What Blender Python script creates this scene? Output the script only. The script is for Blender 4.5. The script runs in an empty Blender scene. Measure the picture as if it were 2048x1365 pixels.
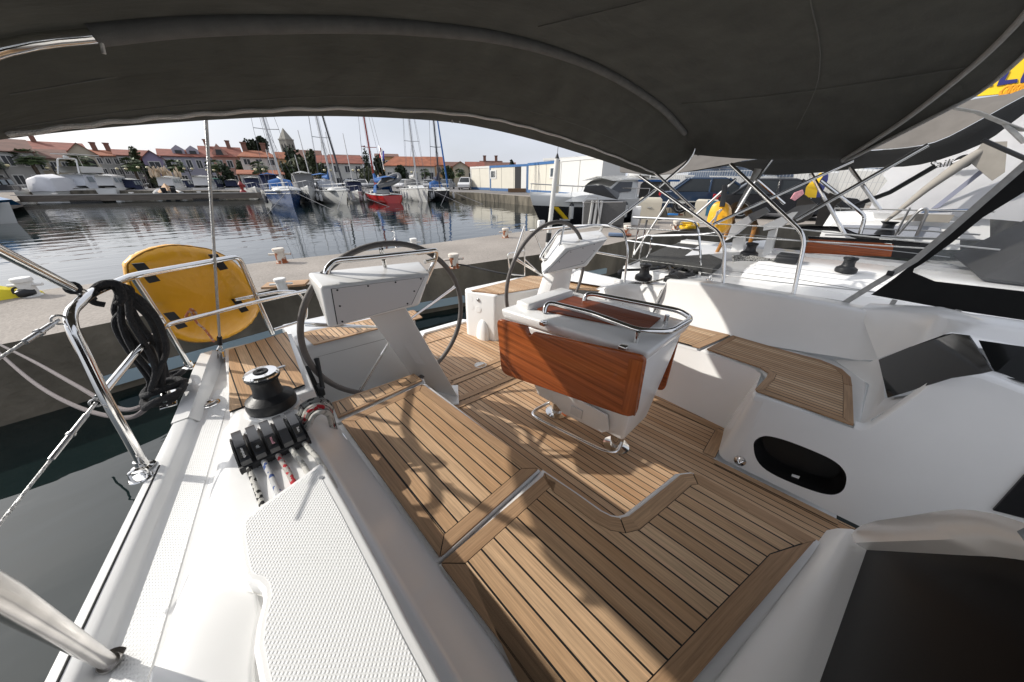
import bpy, bmesh, math, random
from mathutils import Vector, Matrix
V = Vector
R_ = math.radians
SC = bpy.context.scene
# ------------------------------------------------------------------ camera
F_PX, CX, CY = 626.0, 1024.0, 682.5
H = 2.2                      # eye height above the water
def cam_axes(yaw, pitch, roll):
    """rows: right, down, forward"""
    fw0 = V((math.sin(yaw), math.cos(yaw), 0)); rt = V((math.cos(yaw), -math.sin(yaw), 0))
    cp, sp = math.cos(pitch), math.sin(pitch)
    fw = fw0 * cp - V((0, 0, 1)) * sp
    dn = -fw0 * sp - V((0, 0, 1)) * cp
    cr, sr = math.cos(roll), math.sin(roll)
    return Matrix((rt * cr - dn * sr, rt * sr + dn * cr, fw))
RB = cam_axes(R_(45.1353647), R_(25.16505265), R_(1.0666448))   # in the yacht's own frame
RW = cam_axes(R_(45.1353647), math.atan(322.5 / F_PX), 0)       # in the world
MB = (RW.transposed() @ RB).to_4x4(); MB.translation = (0, 0, H)
cam = bpy.data.cameras.new('camera'); co = bpy.data.objects.new('camera', cam)
SC.collection.objects.link(co); SC.camera = co
cm = Matrix((RW[0], -RW[1], -RW[2])).transposed().to_4x4(); cm.translation = (0, 0, H)
co.matrix_world = cm
cam.sensor_width = 36; cam.lens = F_PX / 2048 * 36; cam.clip_start = 0.02; cam.clip_end = 5000
SC.render.resolution_x, SC.render.resolution_y = 1024, 682
# ------------------------------------------------------------------ sky and sun
sun_dir = (MB.to_3x3() @ V((-1, 1.2, 1.0))).normalized()
el = math.asin(sun_dir.z); rotz = math.atan2(sun_dir.x, sun_dir.y)
wd = bpy.data.worlds.new('World'); SC.world = wd; wd.use_nodes = True
nt = wd.node_tree; nd = nt.nodes; lk = nt.links; nd.clear()
sky = nd.new('ShaderNodeTexSky'); sky.sky_type = 'NISHITA'; sky.sun_disc = False
sky.sun_elevation = el; sky.sun_rotation = rotz; sky.air_density = 1.0; sky.dust_density = 2.5; sky.ozone_density = 1.2
tc = nd.new('ShaderNodeTexCoord'); mp = nd.new('ShaderNodeMapping'); mp.inputs['Scale'].default_value = (1.6, 1.6, 5)
nz = nd.new('ShaderNodeTexNoise'); nz.inputs['Scale'].default_value = 1.7; nz.inputs['Detail'].default_value = 5
rp = nd.new('ShaderNodeMapRange'); rp.inputs[1].default_value = .3; rp.inputs[2].default_value = .75; rp.inputs[3].default_value = .70; rp.inputs[4].default_value = 1.0
mx = nd.new('ShaderNodeMixRGB'); mx.inputs[2].default_value = (6.7, 7.0, 7.8, 1)
bg = nd.new('ShaderNodeBackground'); bg.inputs['Strength'].default_value = 0.10
wo = nd.new('ShaderNodeOutputWorld')
lk.new(tc.outputs['Generated'], mp.inputs[0]); lk.new(mp.outputs[0], nz.inputs['Vector']); lk.new(nz.outputs[0], rp.inputs[0])
lk.new(rp.outputs[0], mx.inputs[0]); lk.new(sky.outputs[0], mx.inputs[1])
dt = nd.new('ShaderNodeVectorMath'); dt.operation = 'DOT_PRODUCT'; dt.inputs[1].default_value = sun_dir; nm = nd.new('ShaderNodeVectorMath'); nm.operation = 'NORMALIZE'
lk.new(tc.outputs['Generated'], nm.inputs[0]); lk.new(nm.outputs[0], dt.inputs[0])
m0 = nd.new('ShaderNodeMath'); m0.operation = 'MAXIMUM'; m0.inputs[1].default_value = 0; pw_ = nd.new('ShaderNodeMath'); pw_.operation = 'POWER'; pw_.inputs[1].default_value = 6
lk.new(dt.outputs['Value'], m0.inputs[0]); lk.new(m0.outputs[0], pw_.inputs[0])
gl_ = nd.new('ShaderNodeMixRGB'); gl_.blend_type = 'ADD'; gl_.inputs[0].default_value = 1; sc_ = nd.new('ShaderNodeMixRGB'); sc_.blend_type = 'MULTIPLY'; sc_.inputs[0].default_value = 1; sc_.inputs[1].default_value = (16, 15.6, 15, 1)
lk.new(pw_.outputs[0], sc_.inputs[2]); lk.new(mx.outputs[0], gl_.inputs[1]); lk.new(sc_.outputs[0], gl_.inputs[2]); lk.new(gl_.outputs[0], bg.inputs[0])   # thin bright cloud round the sun
lk.new(bg.outputs[0], wo.inputs[0])
sl = bpy.data.lights.new('sun', 'SUN'); sl.energy = 3.5; sl.angle = R_(0.6); sl.color = (1, .95, .87)
so = bpy.data.objects.new('sun', sl); SC.collection.objects.link(so)
so.rotation_euler = sun_dir.to_track_quat('Z', 'Y').to_euler(); so.location = (-20, 20, 30)
vs = SC.view_settings; vs.view_transform = 'Standard'; vs.look = 'None'; vs.exposure = 0.22; vs.gamma = 1
SC.cycles.max_bounces = 8; SC.cycles.transparent_max_bounces = 12; SC.cycles.caustics_reflective = False; SC.cycles.caustics_refractive = False
# ------------------------------------------------------------------ pixel -> place helpers (photo is 2048 x 1365)
def _ray(M, x, y): return M.transposed() @ V(((x - CX) / F_PX, (y - CY) / F_PX, 1))
def az(x, y, z): d = _ray(RB, x, y); return d * (z / d.z)       # yacht frame, on a plane of constant z / x / y
def ax(x, y, v): d = _ray(RB, x, y); return d * (v / d.x)
def ay(x, y, v): d = _ray(RB, x, y); return d * (v / d.y)
def wz(x, y, z): d = _ray(RW, x, y); return d * ((z - H) / d.z) + V((0, 0, H))
def wd_(x, y, dist):                                            # world, at a horizontal distance
    d = _ray(RW, x, y); return d * (dist / math.hypot(d.x, d.y)) + V((0, 0, H))
def wdep(x, y, dep): return _ray(RW, x, y) * dep + V((0, 0, H)) # world, at a depth along the view axis
# ------------------------------------------------------------------ materials
MATS = {}
def mat(name, col=(.8, .8, .8), rough=.5, metal=0, spec=.5, coat=0, noise=None, bump=None, alpha=None, trans=0, ior=1.45):
    """noise=(scale, amount[, stretch]) mottles the colour; bump=(scale, strength[, stretch])"""
    if name in MATS: return MATS[name]
    m = bpy.data.materials.new(name); m.use_nodes = True; MATS[name] = m
    n = m.node_tree.nodes; l = m.node_tree.links; b = n['Principled BSDF']
    b.inputs['Base Color'].default_value = (*col, 1); b.inputs['Roughness'].default_value = rough
    b.inputs['Metallic'].default_value = metal; b.inputs['Specular IOR Level'].default_value = spec
    b.inputs['Coat Weight'].default_value = coat; b.inputs['Coat Roughness'].default_value = .08
    b.inputs['Transmission Weight'].default_value = trans; b.inputs['IOR'].default_value = ior
    if alpha is not None: b.inputs['Alpha'].default_value = alpha
    def tex(sc, st, det=4):
        t = n.new('ShaderNodeTexCoord'); q = n.new('ShaderNodeMapping'); q.inputs['Scale'].default_value = st
        k = n.new('ShaderNodeTexNoise'); k.inputs['Scale'].default_value = sc; k.inputs['Detail'].default_value = det
        l.new(t.outputs['Object'], q.inputs[0]); l.new(q.outputs[0], k.inputs['Vector']); return k
    if noise:
        k = tex(noise[0], noise[2] if len(noise) > 2 else (1, 1, 1), 6)
        r = n.new('ShaderNodeMapRange'); r.inputs[1].default_value = .25; r.inputs[2].default_value = .75
        r.inputs[3].default_value = 1 - noise[1]; r.inputs[4].default_value = 1 + noise[1]
        mu = n.new('ShaderNodeMixRGB'); mu.blend_type = 'MULTIPLY'; mu.inputs[0].default_value = 1; mu.inputs[1].default_value = (*col, 1)
        l.new(k.outputs[0], r.inputs[0]); l.new(r.outputs[0], mu.inputs[2]); l.new(mu.outputs[0], b.inputs['Base Color'])
    if bump:
        k = tex(bump[0], bump[2] if len(bump) > 2 else (1, 1, 1))
        bp = n.new('ShaderNodeBump'); bp.inputs['Strength'].default_value = bump[1]; bp.inputs['Distance'].default_value = .02
        l.new(k.outputs[0], bp.inputs['Height']); l.new(bp.outputs[0], b.inputs['Normal'])
    return m
def N(m): return m.node_tree.nodes, m.node_tree.links, m.node_tree.nodes['Principled BSDF']
gel = mat('gelcoat', (.81, .81, .80), .24, coat=.2, noise=(4, .03), bump=(5, .03))
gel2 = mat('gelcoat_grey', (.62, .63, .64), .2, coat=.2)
steel = mat('stainless_steel', (.78, .77, .75), .09, metal=1)
steel_d = mat('dull_steel', (.55, .55, .55), .28, metal=1)
black = mat('black_plastic', (.016, .017, .019), .42, bump=(60, .08))
blackg = mat('black_gloss', (.012, .012, .013), .12)
darkhole = mat('dark_moulding', (.01, .01, .01), .3)
caulk = mat('black_caulk', (.012, .012, .012), .6)
canvas = mat('grey_canvas', (.100, .099, .089), .85, noise=(7, .16), bump=(7, .5, (1, 2.5, 1)))
canvas_l = mat('light_grey_canvas', (.36, .355, .34), .8, noise=(30, .15))
canvas_n = mat('faded_canvas', (.12, .11, .10), .9, noise=(8, .12))
canvas_b = mat('black_canvas', (.02, .02, .02), .8, noise=(9, .2), bump=(400, .2))
vinyl = mat('clear_vinyl', (.42, .44, .47), .08, alpha=.22, noise=(9, .3), bump=(6, .35))
smoke = mat('smoked_acrylic', (.012, .012, .013), .12, spec=.25)
smoke_d = mat('smoked_door', (.007, .007, .0075), .3, spec=.01)
rope_k = mat('black_rope', (.022, .022, .024), .85, bump=(160, .6))
rope_g = mat('grey_rope', (.16, .14, .14), .85, bump=(160, .6))
wire = mat('wire_rope', (.45, .45, .44), .35, metal=.8, bump=(120, .4))
yellow = mat('yellow_pvc', (.88, .43, .02), .3, coat=.25, noise=(5, .05), bump=(8, .45))
wheelg = mat('grey_leather', (.13, .12, .115), .6, bump=(200, .15))
concrete = mat('concrete', (.40, .35, .31), .9, noise=(2.2, .22), bump=(30, .5))
def teak_mat(name, c1, c2, field, w=.052, rough=.55, gmin=.66, gmax=1.18):
    m = bpy.data.materials.new(name); m.use_nodes = True; MATS[name] = m; n, l, b = N(m)
    uv = n.new('ShaderNodeUVMap'); uv.uv_map = 'uv'; sp = n.new('ShaderNodeSeparateXYZ'); l.new(uv.outputs[0], sp.inputs[0])
    def M_(op, a, bb=None):
        q = n.new('ShaderNodeMath'); q.operation = op
        for i, s in enumerate((a, bb)):
            if s is None: continue
            if isinstance(s, (int, float)): q.inputs[i].default_value = s
            else: l.new(s, q.inputs[i])
        return q.outputs[0]
    v = M_('DIVIDE', sp.outputs[1], w); idx = M_('FLOOR', v); fr = M_('FRACT', v)
    wn = n.new('ShaderNodeTexWhiteNoise'); wn.noise_dimensions = '1D'; l.new(idx, wn.inputs['W'])
    cmb = n.new('ShaderNodeCombineXYZ'); l.new(M_('ADD', M_('MULTIPLY', sp.outputs[0], 1.0), M_('MULTIPLY', wn.outputs[0], 37)), cmb.inputs[0]); l.new(sp.outputs[1], cmb.inputs[1])
    mp = n.new('ShaderNodeMapping'); mp.inputs['Scale'].default_value = (5, 170, 1); l.new(cmb.outputs[0], mp.inputs[0])
    g = n.new('ShaderNodeTexNoise'); g.inputs['Scale'].default_value = 1; g.inputs['Detail'].default_value = 5; g.inputs['Roughness'].default_value = .65; l.new(mp.outputs[0], g.inputs['Vector'])
    mp2 = n.new('ShaderNodeMapping'); mp2.inputs['Scale'].default_value = (1.6, 9, 1); l.new(cmb.outputs[0], mp2.inputs[0])
    g2 = n.new('ShaderNodeTexNoise'); g2.inputs['Scale'].default_value = 1.6; g2.inputs['Detail'].default_value = 3; l.new(mp2.outputs[0], g2.inputs['Vector'])
    mixc = n.new('ShaderNodeMixRGB'); mixc.inputs[1].default_value = (*c1, 1); mixc.inputs[2].default_value = (*c2, 1)
    t = M_('ADD', M_('MULTIPLY', wn.outputs[0], .8), M_('SUBTRACT', M_('MULTIPLY', g2.outputs[0], .7), .22)); l.new(t, mixc.inputs[0])
    gr = n.new('ShaderNodeMapRange'); gr.inputs[1].default_value = .3; gr.inputs[2].default_value = .7; gr.inputs[3].default_value = gmin; gr.inputs[4].default_value = gmax; l.new(g.outputs[0], gr.inputs[0])
    mu = n.new('ShaderNodeMixRGB'); mu.blend_type = 'MULTIPLY'; mu.inputs[0].default_value = 1; l.new(mixc.outputs[0], mu.inputs[1]); l.new(gr.outputs[0], mu.inputs[2])
    out = mu.outputs[0]
    if field:
        e = .0050 / w
        seam = M_('LESS_THAN', M_('MINIMUM', fr, M_('SUBTRACT', 1.0, fr)), e / 2)
        ms = n.new('ShaderNodeMixRGB'); ms.inputs[2].default_value = (.010, .010, .010, 1); l.new(seam, ms.inputs[0]); l.new(out, ms.inputs[1]); out = ms.outputs[0]
    l.new(out, b.inputs['Base Color']); b.inputs['Roughness'].default_value = rough; b.inputs['Specular IOR Level'].default_value = .3
    bp = n.new('ShaderNodeBump'); bp.inputs['Strength'].default_value = .25; bp.inputs['Distance'].default_value = .004; l.new(g.outputs[0], bp.inputs['Height']); l.new(bp.outputs[0], b.inputs['Normal'])
    return m
T1, T2 = (.45, .265, .135), (.67, .47, .295)
teak_b = teak_mat('teak_bench', T1, T2, True, .047)
teak_f = teak_mat('teak_sole', (.43, .25, .13), (.63, .435, .275), True, .040)
teak_p = teak_mat('teak_port', T1, T2, True, .030)
teak_m = teak_mat('teak_margin', (.33, .185, .095), (.50, .33, .195), False, .4)
mahog = teak_mat('varnished_mahogany', (.26, .050, .012), (.48, .135, .036), False, .09, .2, .42, 1.35)
mahog.node_tree.nodes['Principled BSDF'].inputs['Coat Weight'].default_value = .45
def nonskid():
    m = mat('nonskid', (.78, .785, .78), .5); n, l, b = N(m)
    t = n.new('ShaderNodeTexCoord'); vo = n.new('ShaderNodeTexVoronoi'); vo.inputs['Scale'].default_value = 150; vo.inputs['Randomness'].default_value = 0; vo.voronoi_dimensions = '2D'
    mp = n.new('ShaderNodeMapping'); mp.inputs['Rotation'].default_value = (0, 0, .75); mp.inputs['Scale'].default_value = (1, 1, .02)
    l.new(t.outputs['Object'], mp.inputs[0]); l.new(mp.outputs[0], vo.inputs['Vector'])
    mr = n.new('ShaderNodeMapRange'); mr.inputs[1].default_value = .2; mr.inputs[2].default_value = .42; mr.inputs[3].default_value = 1; mr.inputs[4].default_value = 0
    l.new(vo.outputs['Distance'], mr.inputs[0])
    bp = n.new('ShaderNodeBump'); bp.inputs['Strength'].default_value = .42; bp.inputs['Distance'].default_value = .0025
    l.new(mr.outputs[0], bp.inputs['Height']); l.new(bp.outputs[0], b.inputs['Normal']); return m
nonsk = nonskid()
def braid(name, base, fleck, amt=.5):
    m = mat(name, base, .85); n, l, b = N(m)
    t = n.new('ShaderNodeTexCoord'); k = n.new('ShaderNodeTexVoronoi'); k.inputs['Scale'].default_value = 90
    l.new(t.outputs['Object'], k.inputs['Vector']); mt = n.new('ShaderNodeMath'); mt.operation = 'GREATER_THAN'; mt.inputs[1].default_value = 1 - amt
    sp = n.new('ShaderNodeSeparateXYZ'); l.new(k.outputs['Color'], sp.inputs[0]); l.new(sp.outputs[0], mt.inputs[0])
    mx = n.new('ShaderNodeMixRGB'); mx.inputs[1].default_value = (*base, 1); mx.inputs[2].default_value = (*fleck, 1); l.new(mt.outputs[0], mx.inputs[0]); l.new(mx.outputs[0], b.inputs['Base Color'])
    bp = n.new('ShaderNodeBump'); bp.inputs['Strength'].default_value = .5; bp.inputs['Distance'].default_value = .003
    k2 = n.new('ShaderNodeTexVoronoi'); k2.inputs['Scale'].default_value = 350; l.new(t.outputs['Object'], k2.inputs['Vector']); l.new(k2.outputs['Distance'], bp.inputs['Height']); l.new(bp.outputs[0], b.inputs['Normal'])
    return m
br_w = braid('white_braid', (.55, .54, .50), (.30, .30, .28), .25); br_k = braid('black_fleck_braid', (.55, .54, .5), (.02, .02, .02), .3)
br_r = braid('red_fleck_braid', (.42, .38, .35), (.42, .02, .03), .35); br_b = braid('blue_fleck_braid', (.5, .5, .5), (.05, .09, .25), .25)
br_g = braid('grey_braid', (.22, .22, .21), (.03, .03, .03), .3); br_o = braid('orange_braid', (.6, .2, .1), (.7, .5, .4), .4)
# ------------------------------------------------------------------ objects
OFF = {}
def tag(o, label=None, cat=None, group=None, kind=None):
    if label: o['label'] = label
    if cat: o['category'] = cat
    if group: o['group'] = group
    if kind: o['kind'] = kind
    return o
def thing(name, label, cat, base=(0, 0, 0), boat=False, group=None):
    o = bpy.data.objects.new(name, None); SC.collection.objects.link(o); o.empty_display_size = .1
    base = V(base); OFF[o.name] = base
    o.matrix_world = (MB if boat else Matrix()) @ Matrix.Translation(base)
    return tag(o, label, cat, group)
class B:
    """collects shapes into one bmesh with several materials"""
    def __init__(s, *mats):
        s.bm = bmesh.new(); s.uv = s.bm.loops.layers.uv.new('uv'); s.mats = list(mats); s.mi = 0
    def use(s, m):
        if m not in s.mats: s.mats.append(m)
        s.mi = s.mats.index(m); return s
    def _t(s, fs):
        for f in fs: f.material_index = s.mi
        return fs
    def face(s, pts):
        vs = [s.bm.verts.new(p) for p in pts]
        f = s.bm.faces.new(vs); f.material_index = s.mi; return f
    def poly(s, pts, d=None):
        """polygon (may be concave), extruded by vector d"""
        pts = [V(p) for p in pts]; vs = [s.bm.verts.new(p) for p in pts]; f = s.bm.faces.new(vs); fs = [f]
        if d is not None:
            d = V(d); v2 = [s.bm.verts.new(p + d) for p in pts]
            fs.append(s.bm.faces.new(list(reversed(v2)))); k = len(pts)
            for i in range(k): j = (i + 1) % k; fs.append(s.bm.faces.new((vs[j], vs[i], v2[i], v2[j])))
            bmesh.ops.recalc_face_normals(s.bm, faces=fs)
        if len(pts) > 4: fs = bmesh.ops.triangulate(s.bm, faces=[q for q in fs if len(q.verts) > 4])['faces'] + [q for q in fs if q.is_valid and len(q.verts) <= 4]
        return s._t(fs)
    def box(s, c, size, rot=None, bev=0, seg=3, taper=None):
        r = bmesh.ops.create_cube(s.bm, size=1); vs = r['verts']; c = V(c)
        for v in vs:
            p = V((v.co.x * size[0], v.co.y * size[1], v.co.z * size[2]))
            if taper and v.co.z > 0: p.x *= taper[0]; p.y *= taper[1]
            v.co = p
        es = list({e for v in vs for e in v.link_edges}); fs = list({f for v in vs for f in v.link_faces}); s._t(fs)
        if bev:
            q = bmesh.ops.bevel(s.bm, geom=es, offset=bev, segments=seg, profile=.5, affect='EDGES'); s._t(q['faces'])
            vs = list({v for f in q['faces'] for v in f.verts} | {v for f in fs if f.is_valid for v in f.verts})
        M = rot.to_4x4() if rot is not None else Matrix()
        for v in vs: v.co = M @ v.co + c
        return s
    def hexa(s, P, bev=0, seg=3):
        """8 corner points: 4 bottom, 4 top, same order"""
        vs = [s.bm.verts.new(V(p)) for p in P]
        fs = [s.bm.faces.new([vs[i] for i in q]) for q in ((3, 2, 1, 0), (4, 5, 6, 7), (0, 1, 5, 4), (1, 2, 6, 5), (2, 3, 7, 6), (3, 0, 4, 7))]
        bmesh.ops.recalc_face_normals(s.bm, faces=fs); s._t(fs)
        if bev:
            es = list({e for v in vs for e in v.link_edges}); q = bmesh.ops.bevel(s.bm, geom=es, offset=bev, segments=seg, profile=.5, affect='EDGES'); s._t(q['faces'])
        return s
    def tube(s, pts, r, seg=10, close=False, flat=None, caps=True):
        pts = [V(p) for p in pts]; n = len(pts); rr = r if isinstance(r, (list, tuple)) else [r] * n
        rings = []; up = None
        for i, p in enumerate(pts):
            a = pts[i - 1] if (i > 0 or close) else p; b = pts[(i + 1) % n] if (i < n - 1 or close) else p
            t = (b - a).normalized()
            if up is None: up = t.orthogonal().normalized() if flat is None else V(flat)
            up = (up - t * up.dot(t)); up = up.normalized() if up.length > 1e-6 else t.orthogonal().normalized()
            w = t.cross(up)
            k = 1 if flat is None else .22
            rings.append([s.bm.verts.new(p + (up * math.cos(q) * k + w * math.sin(q)) * rr[i]) for q in [2 * math.pi * j / seg for j in range(seg)]])
        fs = []
        for i in range(n if close else n - 1):
            a, b = rings[i], rings[(i + 1) % n]
            for j in range(seg): fs.append(s.bm.faces.new((a[j], a[(j + 1) % seg], b[(j + 1) % seg], b[j])))
        if not close and caps: fs += [s.bm.faces.new(list(reversed(rings[0]))), s.bm.faces.new(rings[-1])]
        s._t(fs); return s
    def lathe(s, prof, c=(0, 0, 0), axis=(0, 0, 1), seg=24):
        c = V(c); q = V((0, 0, 1)).rotation_difference(V(axis).normalized()); rings = []
        for r, z in prof:
            rings.append([s.bm.verts.new(c + q @ V((r * math.cos(2 * math.pi * j / seg), r * math.sin(2 * math.pi * j / seg), z))) for j in range(seg)])
        fs = []
        for a, b in zip(rings, rings[1:]):
            for j in range(seg): fs.append(s.bm.faces.new((a[j], a[(j + 1) % seg], b[(j + 1) % seg], b[j])))
        fs += [s.bm.faces.new(list(reversed(rings[0]))), s.bm.faces.new(rings[-1])]
        s._t(fs); return s
    def loft(s, rows, close=False, capr=False):
        vr = [[s.bm.verts.new(V(p)) for p in r] for r in rows]; fs = []
        for a, b in zip(vr, vr[1:]):
            k = len(a)
            for j in range(k if close else k - 1): fs.append(s.bm.faces.new((a[j], a[(j + 1) % k], b[(j + 1) % k], b[j])))
        if capr:
            fs += [s.bm.faces.new(list(reversed(vr[0]))), s.bm.faces.new(vr[-1])]
        s._t(fs); return s
    def blob(s, c, size, sub=2, rough=0, seed=0, rot=None):
        r = bmesh.ops.create_icosphere(s.bm, subdivisions=sub, radius=1); rnd = random.Random(seed)
        M = rot.to_4x4() if rot is not None else Matrix()
        for v in r['verts']:
            k = 1 + rnd.uniform(-rough, rough); v.co = V(c) + M @ V((v.co.x * size[0] * k, v.co.y * size[1] * k, v.co.z * size[2] * k))
        s._t(list({f for v in r['verts'] for f in v.link_faces})); return s
    def end(s, name, parent=None, boat=False, smooth=40, base=None, **tags):
        me = bpy.data.meshes.new(name)
        if parent is not None: off = OFF[parent.name]
        elif base is not None: off = V(base)
        else:
            cs = [v.co for v in s.bm.verts]; lo = [min(c[i] for c in cs) for i in range(3)]; hi = [max(c[i] for c in cs) for i in range(3)]
            off = V(((lo[0] + hi[0]) / 2, (lo[1] + hi[1]) / 2, lo[2]))
        for v in s.bm.verts: v.co -= off
        s.bm.to_mesh(me); s.bm.free()
        for m in s.mats: me.materials.append(m)
        if smooth:
            me.polygons.foreach_set('use_smooth', [True] * len(me.polygons)); me.set_sharp_from_angle(angle=R_(smooth))
        o = bpy.data.objects.new(name, me); SC.collection.objects.link(o); OFF[o.name] = off
        if parent is not None: o.parent = parent
        else: o.matrix_world = (MB if boat else Matrix()) @ Matrix.Translation(off)
        return tag(o, **tags)
def copy_tree(o, parent=None):
    c = o.copy(); SC.collection.objects.link(c); OFF[c.name] = OFF.get(o.name, V((0, 0, 0)))
    if parent is not None: c.parent = parent
    for ch in list(o.children): copy_tree(ch, c)
    return c
def smoothpath(pts, n=8, close=False):
    pts = [V(p) for p in pts]; k = len(pts); out = []
    for i in range(k if close else k - 1):
        if close: a, b, c, d = pts[i - 1], pts[i], pts[(i + 1) % k], pts[(i + 2) % k]
        else: a, b, c, d = pts[max(i - 1, 0)], pts[i], pts[i + 1], pts[min(i + 2, k - 1)]
        for j in range(n):
            t = j / n; out.append(.5 * ((2 * b) + (c - a) * t + (2 * a - 5 * b + 4 * c - d) * t * t + (3 * b - a - 3 * c + d) * t ** 3))
    if not close: out.append(pts[-1])
    return out
def bend(pts, r=.05, n=5):
    """polyline with its corners rounded off"""
    pts = [V(p) for p in pts]; out = [pts[0]]
    for a, b, c in zip(pts, pts[1:], pts[2:]):
        d1 = min(r, (a - b).length * .45); d2 = min(r, (c - b).length * .45)
        p, q = b + (a - b).normalized() * d1, b + (c - b).normalized() * d2
        for i in range(n + 1): t = i / n; out.append(p * (1 - t) ** 2 + b * 2 * t * (1 - t) + q * t * t)
    return out + [pts[-1]]
def offset_poly(P, ds):
    """2D inward offset (P counter-clockwise), ds per edge"""
    n = len(P); L = []
    for i in range(n):
        a, b = V(P[i]), V(P[(i + 1) % n]); t = (b - a).normalized(); nn = V((-t.y, t.x)); L.append((a + nn * ds[i], t))
    out = []
    for i in range(n):
        (p, t), (q, u) = L[i - 1], L[i]; den = t.x * u.y - t.y * u.x
        if abs(den) < 1e-4: out.append(q.copy())
        else: w = q - p; k = (w.x * u.y - w.y * u.x) / den; out.append(p + t * k)
    return out
def outward(P, d):
    a = sum(P[i][0] * P[(i + 1) % len(P)][1] - P[(i + 1) % len(P)][0] * P[i][1] for i in range(len(P)))
    Q = [V(p) for p in (P if a > 0 else P[::-1])]; return offset_poly(Q, [-d] * len(Q))
def teak_panel(name, parent, pts, field, margin=.05, hard=None, thick=.006, plain=(), wdir=None, label=None):
    """pts: 3D outline seen from above, nearly flat; margin boards round the edge, planks inside. plain: edges without a margin board"""
    pts = [V(p) for p in pts]
    area = sum(pts[i].x * pts[(i + 1) % len(pts)].y - pts[(i + 1) % len(pts)].x * pts[i].y for i in range(len(pts)))
    n = len(pts)
    if area < 0:
        pts.reverse(); plain = [(n - 2 - e) % n for e in plain]
        if hard is not None: hard = [n - 1 - h for h in hard]
    if hard is None: hard = list(range(n))
    c = sum(pts, V()) / n; nrm = V()
    for i in range(n): nrm += (pts[i] - c).cross(pts[(i + 1) % n] - c)
    nrm.normalize()
    def lift(q, h): return V((q.x, q.y, c.z - ((q.x - c.x) * nrm.x + (q.y - c.y) * nrm.y) / nrm.z)) + nrm * h
    P2 = [V((p.x, p.y)) for p in pts]; b = B(caulk, field, teak_m)
    b.use(caulk).poly([lift(p, 0) for p in offset_poly(P2, [.003] * n)], nrm * (thick * .7))
    ms = [0.001 if i in plain else margin for i in range(n)]
    inner = offset_poly(P2, ms); g = .0022; fld = offset_poly(P2, [m + g for m in ms])
    rnd = random.Random(n + int(abs(c.x) * 1000))
    b.use(teak_m)
    voff = rnd.uniform(0, 5)
    for i in range(n):
        if i in plain: continue
        j = (i + 1) % n; t = (P2[j] - P2[i]).normalized()
        a0, a1, i1, i0 = P2[i].copy(), P2[j].copy(), inner[j].copy(), inner[i].copy()
        if i in hard: a0 += t * g; i0 += t * g; voff = rnd.uniform(0, 5)
        if j in hard: a1 -= t * g; i1 -= t * g
        if j not in hard and j in plain: pass
        for lp in [k for f in b.poly([lift(a0, thick), lift(a1, thick), lift(i1, thick), lift(i0, thick)], nrm * -thick * .95) for k in f.loops]:
            q = V((lp.vert.co.x, lp.vert.co.y)); d = q - P2[i]; lp[b.uv].uv = (d.dot(t) + i * 1.7, .2 + .4 * int(voff * 3) + abs(d.dot(V((-t.y, t.x)))))
    b.use(field); wd0 = V(wdir).normalized() if wdir else V((0, 1))
    for f in b.poly([lift(p, thick) for p in fld]):
        for lp in f.loops: q = V((lp.vert.co.x, lp.vert.co.y)); lp[b.uv].uv = (q.dot(wd0), 50 + q.dot(V((wd0.y, -wd0.x))))
    return b.end(name, parent, smooth=0, label=label)
def uvbox(o, along='y', scale=1.0):
    """gives a mesh simple planar UVs in its own frame, grain along one axis"""
    me = o.data; uv = me.uv_layers['uv']
    for p in me.polygons:
        for li in p.loop_indices:
            c = me.vertices[me.loops[li].vertex_index].co
            u, v = {'y': (c.y, c.x + c.z), 'x': (c.x, c.y + c.z), 'z': (c.z, c.x + c.y)}[along]
            uv.data[li].uv = (u * scale, v * scale + 7)
def text(name, s, size, mt, parent, loc, ex, ey, ext=.001, label=None):
    """flat lettering; ex, ey are the reading and up directions in the parent's frame"""
    cu = bpy.data.curves.new(name, 'FONT'); cu.body = s; cu.size = size; cu.extrude = ext; cu.align_x = 'CENTER'; cu.align_y = 'CENTER'; cu.materials.append(mt)
    o0 = bpy.data.objects.new('tmp', cu); SC.collection.objects.link(o0); bpy.context.view_layer.update()
    me = bpy.data.meshes.new_from_object(o0.evaluated_get(bpy.context.evaluated_depsgraph_get())); bpy.data.objects.remove(o0); bpy.data.curves.remove(cu)
    o = bpy.data.objects.new(name, me); SC.collection.objects.link(o); ex = V(ex).normalized(); ey = V(ey); ey = (ey - ex * ey.dot(ex)).normalized(); ez = ex.cross(ey)
    M = Matrix((ex, ey, ez)).transposed().to_4x4(); M.translation = V(loc) - (OFF[parent.name] if parent else V())
    if parent: o.parent = parent
    o.matrix_local = M; return tag(o, label)
# ================================================================== OWN YACHT
FL, ST = -1.345, -.92                     # cockpit sole and seat tops, measured down from the lens
yacht = thing('sailing_yacht', 'white sailing yacht in the foreground with teak cockpit, twin wheels and dark grey bimini', 'sailing yacht', (1.453, .8, -2.2), boat=True)
def xo(y): return -.42 + .213 * (y - .74)  # starboard gunwale edge
def mir(x): return 2.906 - x
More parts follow.
